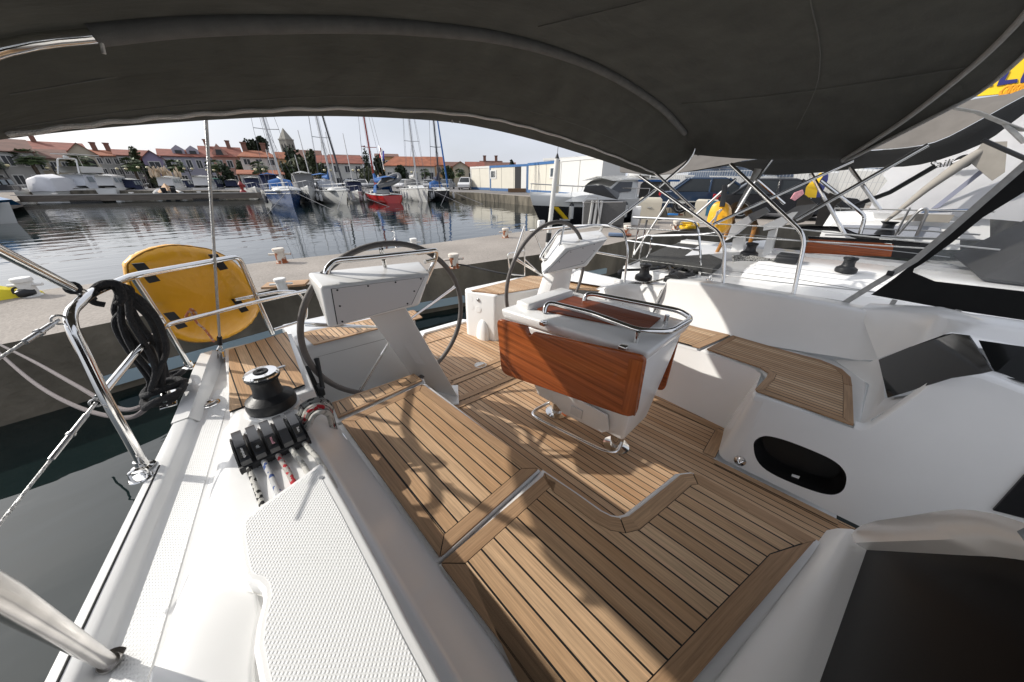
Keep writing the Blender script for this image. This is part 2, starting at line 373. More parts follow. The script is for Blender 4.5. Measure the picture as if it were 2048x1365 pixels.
# ---- hull and deck
b = B(gel)
ys = [-4.5, -3, -2, -1, -.4, .2, .6, 1, 1.4, 1.8, 2.1, 2.2]
prof = [(.25, -2.35), (.08, -1.8), (.0, -1.1), (-.004, -.84), (.0, -.812), (.008, -.802), (.045, -.80), (.056, -.806), (.064, -.826), (.074, -.832), (.30, -.833)]
b.loft([[(xo(y) + dx, y, z) for dx, z in prof] for y in ys])
b.loft([[(mir(xo(y) + dx), y, z) for dx, z in reversed(prof)] for y in ys])
pr2 = [(xo(2.2) + dx, 2.2, z) for dx, z in prof[:-1]]
b.poly(pr2 + [(.12, 2.2, -.833), (.12, 2.2, -2.35)]); b.poly([(mir(p[0]), p[1], p[2]) for p in pr2 + [(.12, 2.2, -.833), (.12, 2.2, -2.35)]])
# upturned ends of the bulwark at the stern
for sgn in (0, 1):
    P = [(xo(y) + dx, y, z + h) for y, h in ((2.0, 0), (2.2, .0)) for dx, z in ((.0, -.805),)]
    rows = []
    for y, h in ((1.55, .0), (1.75, .012), (1.95, .03), (2.12, .035), (2.2, .0)):
        rows.append([(xo(y) + dx, y, z + h * k) for dx, z, k in ((.002, -.84, 0), (.002, -.80, 1), (.05, -.797, 1), (.075, -.833, 0))])
    if sgn: rows = [[(mir(p[0]), p[1], p[2]) for p in reversed(r)] for r in rows]
    b.loft(rows)
b.poly([(.12, 2.2, -2.3), (2.79, 2.2, -2.3), (2.79, 2.2, -1.6), (.12, 2.2, -1.6)], (0, .3, 0))
b.end('hull', yacht)
# joint line along the starboard gunwale
b = B(caulk); b.tube([(xo(y) + .028, y, -.800) for y in (-2, -1, 0, .6, 1, 1.3)], .0022, 6); b.end('joint_line', yacht)
# nonskid strip on the side deck
b = B(nonsk); b.poly([(xo(y) + .088, y, -.8335) for y in (-.6, .2, .8, 1.2, 1.6, 1.78)] + [(xo(y) + .148, y, -.8335) for y in (1.78, 1.6, 1.2, .8, .2, -.6)], (0, 0, .0035)); b.end('nonskid_strip', yacht, smooth=0)
# ---- starboard coaming
b = B(gel)
def coam(y, k=1.0, zt=0):
    e = xo(y)
    pts = [(e + .155, -.835), (e + .175, -.822), (e + .198, -.775), (e + .215, -.762), (e + .245, -.757), (.03, -.754), (.085, -.752), (.103, -.756), (.114, -.766), (.122, -.785), (.175, -.86), (.222, -.915), (.235, -.93), (.235, -1.34)]
    return [(x, y, -.835 + (z + .835) * k if z > -.835 else z) for x, z in pts]
rows = [coam(y) for y in (-2.5, -1.5, -.6, 0, .4, .8, 1.2, 1.38)] + [coam(1.415, .93), coam(1.44, .72), coam(1.452, .3)]
b.loft(rows)
b.end('coaming', yacht)
# nonskid hatch cover over the halyard tails
hp = [(640, 925), (580, 968), (520, 1010), (484, 1038), (475, 1052), (474, 1080), (480, 1130), (486, 1157), (496, 1166), (512, 1170), (522, 1182), (524, 1200), (519, 1222), (512, 1250), (505, 1300), (502, 1400), (900, 1400), (760, 1130), (700, 1020), (648, 930)]
hq = [az(x, y, -.716) for x, y in hp]
hq = hq[:15] + [V((hq[14].x - .0, .35, -.716)), V((hq[14].x, -.4, -.716)), V((.085, -.4, -.716))] + [V((.0865, .35, -.716))] + hq[-3:]
b = B(gel); b.poly(hq, (0, 0, -.042)); bmesh.ops.bevel(b.bm, geom=[e for e in b.bm.edges if len(e.link_faces) == 2 and all(abs(v.co.z + .716) < 1e-4 for v in e.verts) and any(abs(f.normal.z) < .5 for f in e.link_faces)], offset=.009, segments=4, profile=.5, affect='EDGES')
hatch = b.end('hatch_cover', yacht)
ins = offset_poly([V((p.x, p.y)) for p in hq], [.016 if i < 17 else .020 for i in range(len(hq))])
b = B(nonsk); b.poly([(p.x, p.y, -.7166) for p in ins], (0, 0, .0022)); b.end('nonskid_pad', hatch, smooth=0)
b = B(steel_d); b.lathe([(.006, 0), (.006, .003), (.003, .003)], (.071, .80, -.7165)); b.end('screw', hatch)
# smooth rounded lid beside it
lp_ = [(512, 1185), (470, 1172), (420, 1185), (385, 1215), (350, 1250), (318, 1300), (298, 1345), (285, 1400), (505, 1400), (505, 1330), (512, 1270), (521, 1225)]
b = B(gel); b.poly([az(x, y, -.742) for x, y in lp_], (0, 0, -.05)); bmesh.ops.bevel(b.bm, geom=[e for e in b.bm.edges if len(e.link_faces) == 2 and all(abs(v.co.z + .742) < 1e-4 for v in e.verts) and any(abs(f.normal.z) < .5 for f in e.link_faces)], offset=.008, segments=3, profile=.5, affect='EDGES')
b.end('locker_lid', yacht)
# ---- starboard aft locker with teak lid
b = B(gel)
tl = [az(457, 703, -.79), az(575, 666, -.79), az(612, 772, -.79), az(458, 828, -.79)]
x0, x1 = -.10, .245
b.hexa([(-.085, 1.43, -1.2), (.205, 1.43, -1.2), (.285, 2.2, -1.2), (-.035, 2.2, -1.2), (-.085, 1.43, -.797), (.205, 1.43, -.797), (.285, 2.2, -.797), (-.035, 2.2, -.797)], .008)
lock = b.end('stern_locker', yacht)
teak_panel('locker_teak', lock, tl[::-1], teak_b, .001, thick=.008, plain=(0, 1, 3))
# ---- winch, clutches and fittings on the coaming
def winch(parent, c, r=.078, h=.15, top=steel, name='winch'):
    b = B(black); b.lathe([(r, 0), (r * 1.03, h * .12), (r * .98, h * .27), (r * .82, h * .33), (r * .62, h * .40), (r * .55, h * .55), (r * .55, h * .72), (r * .60, h * .80)], c, seg=32)
    w = b.end(name, parent)
    b = B(black); b.lathe([(r * .60, h * .80), (r * .66, h * .82), (r * .70, h * .86), (r * .66, h * .89)], c, seg=32); b.end('drum_rim', w)
    b = B(top); b.lathe([(r * .62, h * .895), (r * .70, h * .91), (r * .70, h * .95), (r * .62, h * .99), (r * .2, h * 1.0)], c, seg=32)
    b.use(black).lathe([(r * .30, h * 1.0), (r * .28, h * 1.025), (r * .14, h * 1.025), (r * .14, h * .99)], c, seg=20)
    b.end('winch_cap', w)
    b = B(steel_d); b.box(V(c) + V((r * .66, r * .1, h * .94)), (.05, .012, .006), bev=.002); b.end('self_tailer_arm', w)
    return w
b = B(gel); b.lathe([(.092, -.02), (.086, .004), (.08, .006)], (.048, 1.335, -.755), seg=32); b.end('winch_base', yacht)
winch(yacht, (.048, 1.335, -.75))
# bank of five rope clutches
cl = thing('rope_clutch_bank', None, None) if False else None
pc0, pc1 = az(478, 925, -.745), az(610, 868, -.745)   # outboard and inboard ends
b = B(black)
dirx = (pc1 - pc0).normalized(); diry = V((0, 0, 1)).cross(dirx).normalized(); L5 = (pc1 - pc0).length
rot = Matrix((dirx, diry, V((0, 0, 1)))).transposed()
mid = (pc0 + pc1) / 2 + diry * .02
for i in range(6):
    c = mid + dirx * (L5 * (i - 2.5) / 5)
    pts = [(-.085, 0), (-.085, .012), (-.055, .034), (-.02, .048), (.03, .050), (.065, .036), (.082, .012), (.082, 0)]
    b.poly([c + diry * u + V((0, 0, w)) - dirx * .0022 for u, w in pts], dirx * .0044)
b.box(mid + V((0, 0, .010)), (L5 + .006, .168, .020), rot, .003)
clut = b.end('rope_clutch', yacht)
lever_mats = mat('clutch_lever', (.035, .037, .042), .3, coat=.3)
for i in range(5):
    c = mid + dirx * (L5 * (i - 2) / 5); b = B(lever_mats); w = L5 / 5 * .34
    pts = [(-.078, .018), (-.074, .034), (-.03, .058), (.02, .064), (.055, .060), (.058, .050), (.02, .03), (-.06, .016)]
    b.poly([c + diry * u + V((0, 0, z)) - dirx * w for u, z in pts], dirx * 2 * w)
    lv = b.end('lever', clut, smooth=20)
    s_ = ['spinaker', 'jib', 'genoa', '', 'vang'][i]
    tm = mat('label_white', (.75, .75, .75), .6) if i != 2 else mat('label_pink', (.7, .35, .42), .6)
    if s_:
        nrm = (V((0, 0, 1)) * .044 - diry * .024).normalized() 
        b = B(caulk); b.box(c + diry * -.052 + V((0, 0, .0470)), (w * 1.5, .03, .002), rot @ Matrix.Rotation(R_(29), 3, 'X')); b.end('label_tape', lv)
        text('label_text', s_, .0105, tm, lv, c + diry * -.052 + V((0, 0, .0485)), diry + V((0, 0, .55)), -dirx, .0003)
# five halyards coming out of the clutches
for i, m_ in enumerate((br_k, br_b, br_r, br_w, br_w)):
    c = mid + dirx * (L5 * (i - 2) / 5) - diry * .075 + V((0, 0, .012))
    b = B(m_); b.tube([c + diry * .03, c, c - diry * .09 + V((.003 * i, 0, -.012)), c - diry * .25 + V((.004 * i, 0, -.03))], .0075, 10); b.end('halyard', yacht)
# rope tails going aft over the inner edge of the coaming
rnd = random.Random(3)
bun = [br_g, br_g, br_k, br_w, br_g, br_r, br_g, br_w, br_w]
for i, m_ in enumerate(bun):
    u = (i - 4) / 4.; c = mid + dirx * (L5 * (min(max(u, -.9), .9)) * .42) + diry * .08 + V((0, 0, .012))
    k_ = u * .5 + .5; j_ = rnd.uniform(-3, 3)
    pts = [c, az(588 + 22 * k_, 838 + 22 * k_, -.732), az(606 + 22 * k_ + j_, 812 + 22 * k_, -.722 + .012 * (i % 2)), az(632 + 10 * k_, 800 + 26 * k_ + j_, -.716 + .012 * (i % 2)), az(652 + 3 * k_, 803 + 26 * k_, -.735), az(663 - 2 * k_, 815 + 20 * k_, -.775), az(664 - 4 * k_, 834 + 8 * k_, -.85), V((.20, 1.20 + .02 * u, -1.1))]
    b = B(m_); b.tube(smoothpath(pts, 6), .0082, 8); b.end('rope_tail', yacht)
# cleat, deck filler, pad-eye, hinges
cb = az(338, 800, -.80)
b = B(steel); b.box(cb + V((0, 0, .004)), (.05, .15, .008), bev=.003); 
for s in (-1, 1): b.box(cb + V((0, s * .03, .022)), (.022, .02, .036), bev=.004)
b.tube([cb + V((0, -.085, .038)), cb + V((0, -.04, .046)), cb + V((0, .04, .046)), cb + V((0, .085, .038))], [.008, .012, .012, .008], 10)
b.end('mooring_cleat', yacht)
fc = az(421, 809, -.832)
b = B(steel); b.lathe([(.033, 0), (.033, .004), (.028, .005), (.026, .002), (.010, .002)], fc, seg=28); b.box(fc + V((0, 0, .004)), (.04, .012, .006), Matrix.Rotation(.6, 3, 'Z'), .002); b.end('fuel_filler_cap', yacht)
red = mat('red_lettering', (.55, .03, .03), .5)
text('fuel_lettering', 'DIESEL', .016, red, yacht, az(376, 816, -.812) + V((.0, 0, .004)), V((.213, 1, 0)), V((-1, .213, .7)), .0004)
pe = az(281, 956, -.80)
b = B(steel); b.lathe([(.026, 0), (.024, .003), (.010, .005)], pe, seg=24); b.tube(bend([pe + V((-.018, 0, 0)), pe + V((-.016, 0, .032)), pe + V((.016, 0, .032)), pe + V((.018, 0, 0))], .014), .0045, 8); b.end('pad_eye', yacht)
for q in ((690, 875), (829, 1080)):
    p = az(*q, -.922); b = B(steel); b.box(p + V((-.006, 0, -.006)), (.010, .05, .012), bev=.002); b.tube([p + V((-.002, -.026, .001)), p + V((-.002, .026, .001))], .005, 8); b.end('hinge', yacht)
# ---- starboard seats
SI, SO = .667, .243
b = B(gel)
def bench_box(b, poly, zt, zb, bev=.012):
    n0 = len(b.bm.faces); b.poly([(p[0], p[1], zt) for p in poly], (0, 0, zb - zt))
    es = [e for e in b.bm.edges if len(e.link_faces) == 2 and all(abs(v.co.z - zt) < 1e-4 for v in e.verts) and any(abs(f.normal.z) < .5 for f in e.link_faces)]
    bmesh.ops.bevel(b.bm, geom=es, offset=bev, segments=3, profile=.5, affect='EDGES')
bench_box(b, [(.215, .503), (.684, .516), (.684, 1.318), (.655, 1.345), (.215, 1.29)], ST - .004, FL)
seat = b.end('bench', yacht)
sp_ = [az(*q, ST) for q in ((683, 845), (845, 771), (1076, 940), (880, 1117))]
teak_panel('bench_teak', seat, sp_, teak_b, .042, thick=.008)
b = B(gel); bench_box(b, [(.215, 1.302), (.655, 1.36), (.684, 1.33), (.700, 1.37), (.68, 1.42), (.60, 1.445), (.23, 1.46)], ST - .006, FL, .008); aft = b.end('bench_end', yacht)
sp_ = [az(*q, ST - .002) for q in ((664, 808), (676, 838), (845, 763), (829, 750))]
teak_panel('bench_end_teak', aft, sp_, teak_b, .014, thick=.008, wdir=(.0, 1), hard=[0, 1, 2, 3])
# forward seat with the cut-out for the footwell
arc = [(1088, 948), (1150, 990), (1200, 1026), (1222, 1037), (1240, 1040), (1257, 1036), (1285, 1014), (1330, 978), (1360, 953), (1385, 950), (1400, 955), (1500, 1010), (1630, 1083)]
fo = [az(*q, ST) for q in arc]
frt = [az(1626, 1092, ST), az(1392, 1365, ST)]
dd = (frt[1] - frt[0]).normalized()
fend = frt[0] + dd * 1.1
out = [(p.x, p.y) for p in fo] + [(frt[0].x, frt[0].y), (fend.x, fend.y), (.215, fend.y), (.215, .480), (.655, .492)]
b = B(gel)
gr = outward(out, .020)
bench_box(b, [(p.x, p.y) for p in gr], ST - .004, FL, .010)
if 0: b.loft([[frt[0] + V((.012, -.004, -.006)), frt[0] + V((.12, -.03, -.035)), V((1.44, -.375, -1.12)), V((1.5, -.40, -1.2))], [fend + V((.0, -.01, -.006)), fend + V((.03, -.09, -.03)), fend + V((.33, -.11, -.2)), fend + V((.4, -.12, -.28))]])
seat2 = b.end('forward_bench', yacht)
tp = [az(*q, ST) for q in arc] + [az(1627, 1084, ST), fend + V((0, .004, 0)), V((SO, fend.y, ST)), az(882, 1130, ST), az(1086, 956, ST)]
teak_panel('forward_bench_teak', seat2, tp, teak_b, .045, thick=.008, hard=[0, 4, 9, len(arc), len(arc) + 3], plain=(len(arc) + 1, 12))
# ---- cockpit sole
sole = [(.60, -.30), (.60, 1.75), (.93, 2.2), (1.471, 2.755), (1.978, 2.735), (2.30, 2.2), (2.45, 1.0), (2.11, .583)]
sx = [az(*q, FL) for q in ((1316, 798), (1449, 859), (1447, 866), (1424, 905), (1428, 918), (1447, 930), (1711, 1057), (1690, 1080), (1660, 1085))]
sole = [(.60, -.25), (.60, 1.75), (.93, 2.2), (1.471, 2.755), (1.978, 2.735), (2.35, 2.2), (2.35, 1.3), (2.13, .9)] + [(p.x + .03 * (i < 2), p.y) for i, p in enumerate(sx)] + [(1.40, -.30)]
b = B(teak_f); 
for f in b.poly([(x, y, FL) for x, y in sole], (0, 0, -.02)):
    for lp in f.loops: lp[b.uv].uv = (lp.vert.co.y, 40 + lp.vert.co.x)
sol = b.end('cockpit_sole', yacht, smooth=0)
def plank(name, parent, p, q, w, z, grow=0):
    b = B(teak_m); p = V((p[0], p[1], z)); q = V((q[0], q[1], z)); t = (q - p).normalized(); nn = V((-t.y, t.x, 0)); 
    for o_, m_, h in ((w / 2 + .003, caulk, .0), (w / 2, teak_m, .0016)):
        b.use(m_); f = b.face([p - nn * o_ + V((0, 0, h)), q - nn * o_ + V((0, 0, h)), q + nn * o_ + V((0, 0, h)), p + nn * o_ + V((0, 0, h))])
        for lp in f.loops: d = lp.vert.co - p; lp[b.uv].uv = (d.dot(t), .2 + d.dot(nn) * .5)
    return b.end(name, parent, smooth=0)
# margin boards of the floor hatch, the step line and the corner by the port seat
c1a, c1b = az(918, 812, FL), az(1058, 752, FL); c2a, c2b = az(905, 768, FL), az(1005, 727, FL)
t1 = (c1b - c1a).normalized(); t2 = (c2b - c2a).normalized()
plank('margin_board', sol, c1a - t1 * .3, c1a + t1 * 1.4, .05, FL + .003); plank('margin_board', sol, c1a - t1 * .3 + V((0, .066, 0)), c1a + t1 * 1.4 + V((0, .066, 0)), .05, FL + .003)
plank('margin_board', sol, c2a - t2 * .05, c2a + t2 * 1.2, .05, FL + .003); plank('margin_board', sol, c2a - t2 * .05 + V((0, .066, 0)), c2a + t2 * 1.2 + V((0, .066, 0)), .05, FL + .003)
plank('margin_board', sol, az(905, 767, FL), V((.98, 2.15, FL)), .04, FL + .003); plank('margin_board', sol, az(842, 690, FL), az(925, 665, FL), .03, FL + .003)
pa, pb, pc = az(1444, 862, FL), az(1421, 905, FL), az(1432, 921, FL)
plank('margin_board', sol, pa + V((-.03, 0, 0)), pb + V((-.035, 0, 0)), .06, FL + .003); plank('margin_board', sol, pc + V((-.02, 0.0, 0)), az(1676, 1040, FL) + V((-.022, 0, 0)), .035, FL + .003); plank('margin_board', sol, az(1316, 802, FL) + V((-.016, .05, 0)), az(1436, 858, FL) + V((-.016, 0, 0)), .04, FL + .003)
b = B(gel); b.poly([(.93, 2.2, FL - .03), (1.471, 2.75, FL - .03), (1.978, 2.73, FL - .03), (2.3, 2.2, FL - .03), (2.3, 2.3, FL - .03), (2.0, 2.80, FL - .03), (1.455, 2.82, FL - .03), (.85, 2.3, FL - .03)], (0, 0, .05)); b.end('sole_rim', yacht)
b = B(gel); b.poly([(.4, -.4, FL - .03), (2.5, -.4, FL - .03), (2.5, 2.2, FL - .03), (1.98, 2.75, FL - .03), (1.47, 2.76, FL - .03), (.4, 2.2, FL - .03)], (0, 0, -.3)); b.end('sole_moulding', yacht)
dc = az(961, 731, FL); b = B(mat('deck_plate', (.62, .62, .60), .35, noise=(20, .2))); b.lathe([(.052, .001), (.052, .005), (.046, .006), (.044, .004), (.01, .004)], dc, seg=32)
b.use(steel_d)
for k in range(6): b.lathe([(.004, .004), (.004, .0075)], dc + V((.038 * math.cos(k * 1.047), .038 * math.sin(k * 1.047), 0)), seg=8)
b.end('deck_plate', sol)
# ---- helm seats at the stern
def helm_seat(m):
    X = (lambda x: mir(x)) if m else (lambda x: x)
    zt = -.868
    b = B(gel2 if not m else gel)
    P = [(X(.29), 2.12), (X(1.02), 2.08), (X(1.09), 2.16), (X(1.068), 2.56), (X(.98), 2.62), (X(.29), 2.62)]
    if m: P = [(2.04, 2.09), (2.56, 1.96), (3.05, 1.72), (3.05, 2.3), (2.56, 2.5), (1.84, 2.52), (1.80, 2.45), (1.90, 2.13)]
    n = len(P); low = []
    for x, y in P: low.append((x + ((-.0 if not m else 0.0)), y, FL))
    b.poly([(x, y, zt) for x, y in P], (0, 0, FL - zt)); es = [e for e in b.bm.edges if len(e.link_faces) == 2 and any(v.co.z > zt - 1e-4 for v in e.verts) and not any(abs(f.normal.z) > .9 for f in e.link_faces) or (all(v.co.z > zt - 1e-4 for v in e.verts) and any(abs(f.normal.z) < .5 for f in e.link_faces))]
    bmesh.ops.bevel(b.bm, geom=es, offset=.022, segments=4, profile=.5, affect='EDGES')
    s = b.end('helm_seat', yacht)
    if not m: T = [az(*q, zt) for q in ((628, 692), (845, 637), (828, 622), (603, 668))]
    else: T = [az(*q, zt) for q in ((997, 590), (1096, 574), (1180, 582), (1300, 588), (1185, 560), (1060, 553), (942, 583))]
    teak_panel('helm_seat_teak', s, T, teak_p, .030 if not m else .018, thick=.008, wdir=(0, 1))
    return s
hs1 = helm_seat(0); hs2 = helm_seat(1)
b = B(caulk); b.tube([ay(628, 716, 2.118), ay(838, 660, 2.078)], .0016, 6); b.end('locker_seam', hs1)
# round fittings, latch and moulded bulge on the port seat's inboard end
def onport(px, py, k=0.0): 
    A_, B_ = V((1.90, 2.13, FL)), V((1.815, 2.44, FL)); d = (B_ - A_).normalized(); nn = V((-d.y, d.x, 0)); nn = nn if nn.x < 0 else -nn
    r = _ray(RB, px, py); t = (A_ + nn * k).dot(nn) / r.dot(nn); return r * t, nn
for q in ((942, 598), (944, 614), (957, 619)):
    p, nn = onport(*q, .001); b = B(gel); b.lathe([(.040, 0), (.040, .006), (.030, .009), (.012, .007)], p, nn, 24); b.end('shower_cap', hs2)
p, nn = onport(957, 600, .001); b = B(steel_d); b.lathe([(.018, 0), (.017, .008), (.008, .010)], p, nn, 16); b.box(p + nn * .012, (.01, .02, .03), bev=.003); b.end('seat_latch', hs2)
p, nn = onport(966, 672, 0); b = B(gel); b.blob(p + V((0, 0, -.02)), (.05, .085, .20), 3); b.end('moulded_bulge', hs2)
# throttle lever on the inner wall of the starboard locker
b = B(black); p = az(628, 770, -.93); b.poly([p + V((.0, .12, .06)), p + V((0, -.06, -.07)), p + V((0, -.08, -.13)), p + V((0, .06, -.04))], (.02, 0, 0)); b.box(p + V((.02, -.0, -.04)), (.03, .08, .05), bev=.01)
b.tube([p + V((.03, -.02, -.03)), p + V((.05, .04, .07)), p + V((.055, .07, .11))], [.012, .010, .014], 10); b.end('throttle_lever', yacht)
# wall between the bench end and the helm seat under the starboard locker
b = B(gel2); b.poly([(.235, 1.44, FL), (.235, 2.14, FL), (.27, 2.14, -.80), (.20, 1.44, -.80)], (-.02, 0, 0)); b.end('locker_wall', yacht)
# ---- helm pedestals with consoles, rails and wheels
def console(m):
    """box drawn in the starboard position, shifted or mirrored for port"""
    if not m:
        dx = V((0, 0, 0)); fx = 1
    q = thing
    top0, top1 = V((.33, 1.69, -.345)), V((.95, 1.60, -.30))         # forward upper edge
    return top0, top1
def pedestal(cx, foot, tops, label=None):
    """foot: 4 floor points (fwd-in, fwd-out, aft-out, aft-in); tops: 4 points under the console"""
    b = B(gel); b.hexa([*foot, *tops], .008)
    b.poly([foot[0] + V((-.03, -.03, 0)), foot[1] + V((.03, -.03, 0)), foot[2] + V((.03, .03, 0)), foot[3] + V((-.03, .03, 0))], (0, 0, .012))
    return b.end('helm_pedestal', yacht, label=label)
# starboard: front face of the leg is the long white plate seen from the seat
def build_helm(conv, wheel_c, tilt, lab=None):
    foot = [conv(v) for v in ((1.045, 1.585, FL), (.855, 1.79, FL), (.93, 1.85, FL), (1.12, 1.65, FL))]
    return foot
Y0 = 1.56
lt = [ay(730, 622, Y0), ay(806, 606, Y0)]; lb = [az(842, 778, FL), az(918, 797, FL)]
pd1 = B(gel)
thk = V((.02, .10, .0))
pd1.hexa([lb[0], lb[1], lb[1] + thk, lb[0] + thk, lt[0], lt[1], lt[1] + thk, lt[0] + thk], .010)
pd1.box(lb[1] + V((-.05, .08, .008)), (.17, .24, .016), Matrix.Rotation(-.6, 3, 'Z'), .006)
ped1 = pd1.end('helm_pedestal', yacht)
def console_box(ped, C, depth, panel_screws=True):
    """C: front face corners (lower-left, lower-right, upper-right, upper-left) and the far upper edge"""
    pass
def console_mesh(ped, F4, U4, pane_in=.028):
    """F4 front panel corners (ll, lr, ur, ul); U4 the same corners of the far side"""
    b = B(gel); b.hexa([F4[0], F4[1], U4[1], U4[0], F4[3], F4[2], U4[2], U4[3]], .016, 4); cb_ = b.end('console', ped)
    c = sum(F4, V()) / 4; n = (F4[1] - F4[0]).cross(F4[3] - F4[0]).normalized(); n = n if n.dot(-c) > 0 else -n
    I = [p + (c - p).normalized() * pane_in * 1.5 for p in F4]
    b = B(caulk); b.poly([p + n * .0006 for p in I], n * .0006); b.end('panel_gap', cb_, smooth=0)
    J = [p + (c - p).normalized() * .004 for p in I]
    b = B(mat('console_panel', (.66, .64, .63), .35)); b.poly([p + n * .0014 for p in J], n * .002); pn = b.end('console_panel', cb_, smooth=0)
    K = [p + (c - p).normalized() * .022 for p in J]
    for a, d in ((0, 3), (3, 2), (1, 2), (0, 1)):
        for t in ((0.0, .5) if (a, d) in ((0, 3), (1, 2)) else ((.33, .66) if (a, d) == (3, 2) else (1.0,))):
            if (a, d) == (3, 2) and False: continue
            p = K[a].lerp(K[d], t); b = B(black); b.lathe([(.0045, 0), (.0045, .003), (.002, .0035)], p + n * .003, n, 10); b.end('screw', pn)
    b = B(black); b.lathe([(.0045, 0), (.0045, .003)], K[3] + n * .003, n, 10); b.end('screw', pn); b = B(black); b.lathe([(.0045, 0), (.0045, .003)], K[2] + n * .003, n, 10); b.end('screw', pn)
    return cb_
yF = 1.50
F4 = [ay(657, 660, yF + .02), ay(838, 612, yF), ay(862, 548, yF + .02), ay(640, 574, yF + .04)]
U4 = [ay(640, 610, yF + .21), ay(836, 595, yF + .22), ay(840, 522, yF + .25), ay(613, 545, yF + .25)]
con1 = console_mesh(ped1, F4, U4)
def pathpx(lst): return [ay(x, y, d) for x, y, d in lst]
b = B(steel); b.tube(bend(pathpx([(652, 548, 1.60), (655, 536, 1.60), (668, 522, 1.62), (740, 516, 1.62), (860, 503, 1.62), (873, 500, 1.63), (872, 516, 1.66), (850, 566, 1.70)]), .035, 6), .0135, 12)
b.tube([ay(850, 524, 1.60), ay(868, 520, 1.63)], .011, 10); b.end('console_rail', ped1)
def wheel(ped, c, rad, nrm, spin=0):
    nrm = V(nrm).normalized(); u = nrm.cross(V((0, 0, 1))).normalized(); w = u.cross(nrm)
    b = B(wheelg); b.tube([c + (u * math.cos(t) + w * math.sin(t)) * rad for t in [2 * math.pi * i / 72 for i in range(72)]], .0155, 12, close=True); wh = b.end('steering_wheel', ped)
    for k in range(5):
        t = spin + k * 2 * math.pi / 5; d = u * math.cos(t) + w * math.sin(t); e = u * math.cos(t + .09) + w * math.sin(t + .09)
        b = B(steel); b.tube([c + d * .03 - nrm * .05, c + d * (rad - .012)], .006, 8); b.tube([c + d * .03 + e * .015 - nrm * .05, c + e * .3 * rad + d * .66 * rad], .005, 8); b.end('spoke', wh)
    b = B(steel); b.lathe([(.045, -.07), (.05, -.05), (.045, -.02), (.02, 0)], c, nrm, 20); b.end('hub', wh)
    return wh
wc = V((.735, 1.74, -.725)); wheel(ped1, wc, .478, (0.05, 1, .10), .35)
# port helm
b = B(gel)
pA, pB_ = ay(1093, 600, 1.50), ay(1135, 605, 1.50); tA, tB = ay(1118, 533, 1.62), ay(1147, 527, 1.62)
fA = V((pA.x * 1.0, 1.50, FL)); 
b.hexa([V((2.02, 1.52, FL)), V((2.20, 1.62, FL)), V((2.16, 1.74, FL)), V((1.98, 1.64, FL)), ay(1094, 600, 1.58) * 1 + V((0, 0, 0)), ay(1135, 597, 1.60), ay(1135, 597, 1.60) + V((0, .1, .0)), ay(1094, 600, 1.58) + V((-.03, .1, 0))], .006)
b.hexa([ay(1094, 600, 1.58), ay(1135, 597, 1.60), ay(1135, 597, 1.60) + V((0, .1, 0)), ay(1094, 600, 1.58) + V((-.03, .1, 0)), ay(1117, 531, 1.60), ay(1148, 527, 1.62), ay(1148, 527, 1.62) + V((0, .10, 0)), ay(1117, 531, 1.60) + V((-.03, .1, 0))], .006)
ped2 = b.end('helm_pedestal', yacht)
F4 = [ay(1082, 551, 1.55), ay(1172, 534, 1.50), ay(1217, 478, 1.55), ay(1130, 498, 1.58)]
U4 = [ay(1081, 530, 1.80), ay(1168, 520, 1.80), ay(1200, 460, 1.80), ay(1115, 470, 1.86)]
con2 = console_mesh(ped2, F4, U4)
b = B(steel); b.tube(bend(pathpx([(1096, 520, 1.75), (1079, 518, 1.78), (1090, 500, 1.78), (1118, 462, 1.76), (1190, 451, 1.70), (1205, 453, 1.68), (1200, 463, 1.70)]), .035, 6), .0135, 12); b.end('console_rail', ped2)
wheel(ped2, V((2.20, 1.74, -.70)), .50, (0.05, 1, .10), .1)
# ---- cockpit table
tb = B(gel)
tb.hexa([(1.31, .475, -1.165), (1.60, .475, -1.165), (1.60, 1.05, -1.165), (1.30, 1.055, -1.165), (1.215, .43, -.635), (1.69, .43, -.635), (1.70, 1.17, -.635), (1.13, 1.17, -.635)], .018)
table = tb.end('cockpit_table', yacht)
b = B(gel); b.hexa([(1.205, .42, -.632), (1.70, .42, -.632), (1.71, 1.19, -.632), (1.12, 1.19, -.632), (1.195, .405, -.575), (1.71, .405, -.575), (1.715, 1.21, -.575), (1.115, 1.21, -.575)], .016); b.end('table_top', table)
b = B(gel); b.box((1.42, 1.13, -.565), (.42, .10, .05), bev=.012); b.end('instrument_pod', table)
mtop = [az(*q, -.572) for q in ((1074, 620), (1147, 594), (1321, 638), (1291, 664))]
m2_ = teak_mat('mahogany_insert', (.15, .03, .008), (.27, .07, .02), False, .09, .4); m2_.node_tree.nodes['Principled BSDF'].inputs['Specular IOR Level'].default_value = .12
b = B(m2_); b.poly(mtop, (0, 0, .006)); o = b.end('table_insert', table, smooth=0); uvbox(o, 'y', .3)
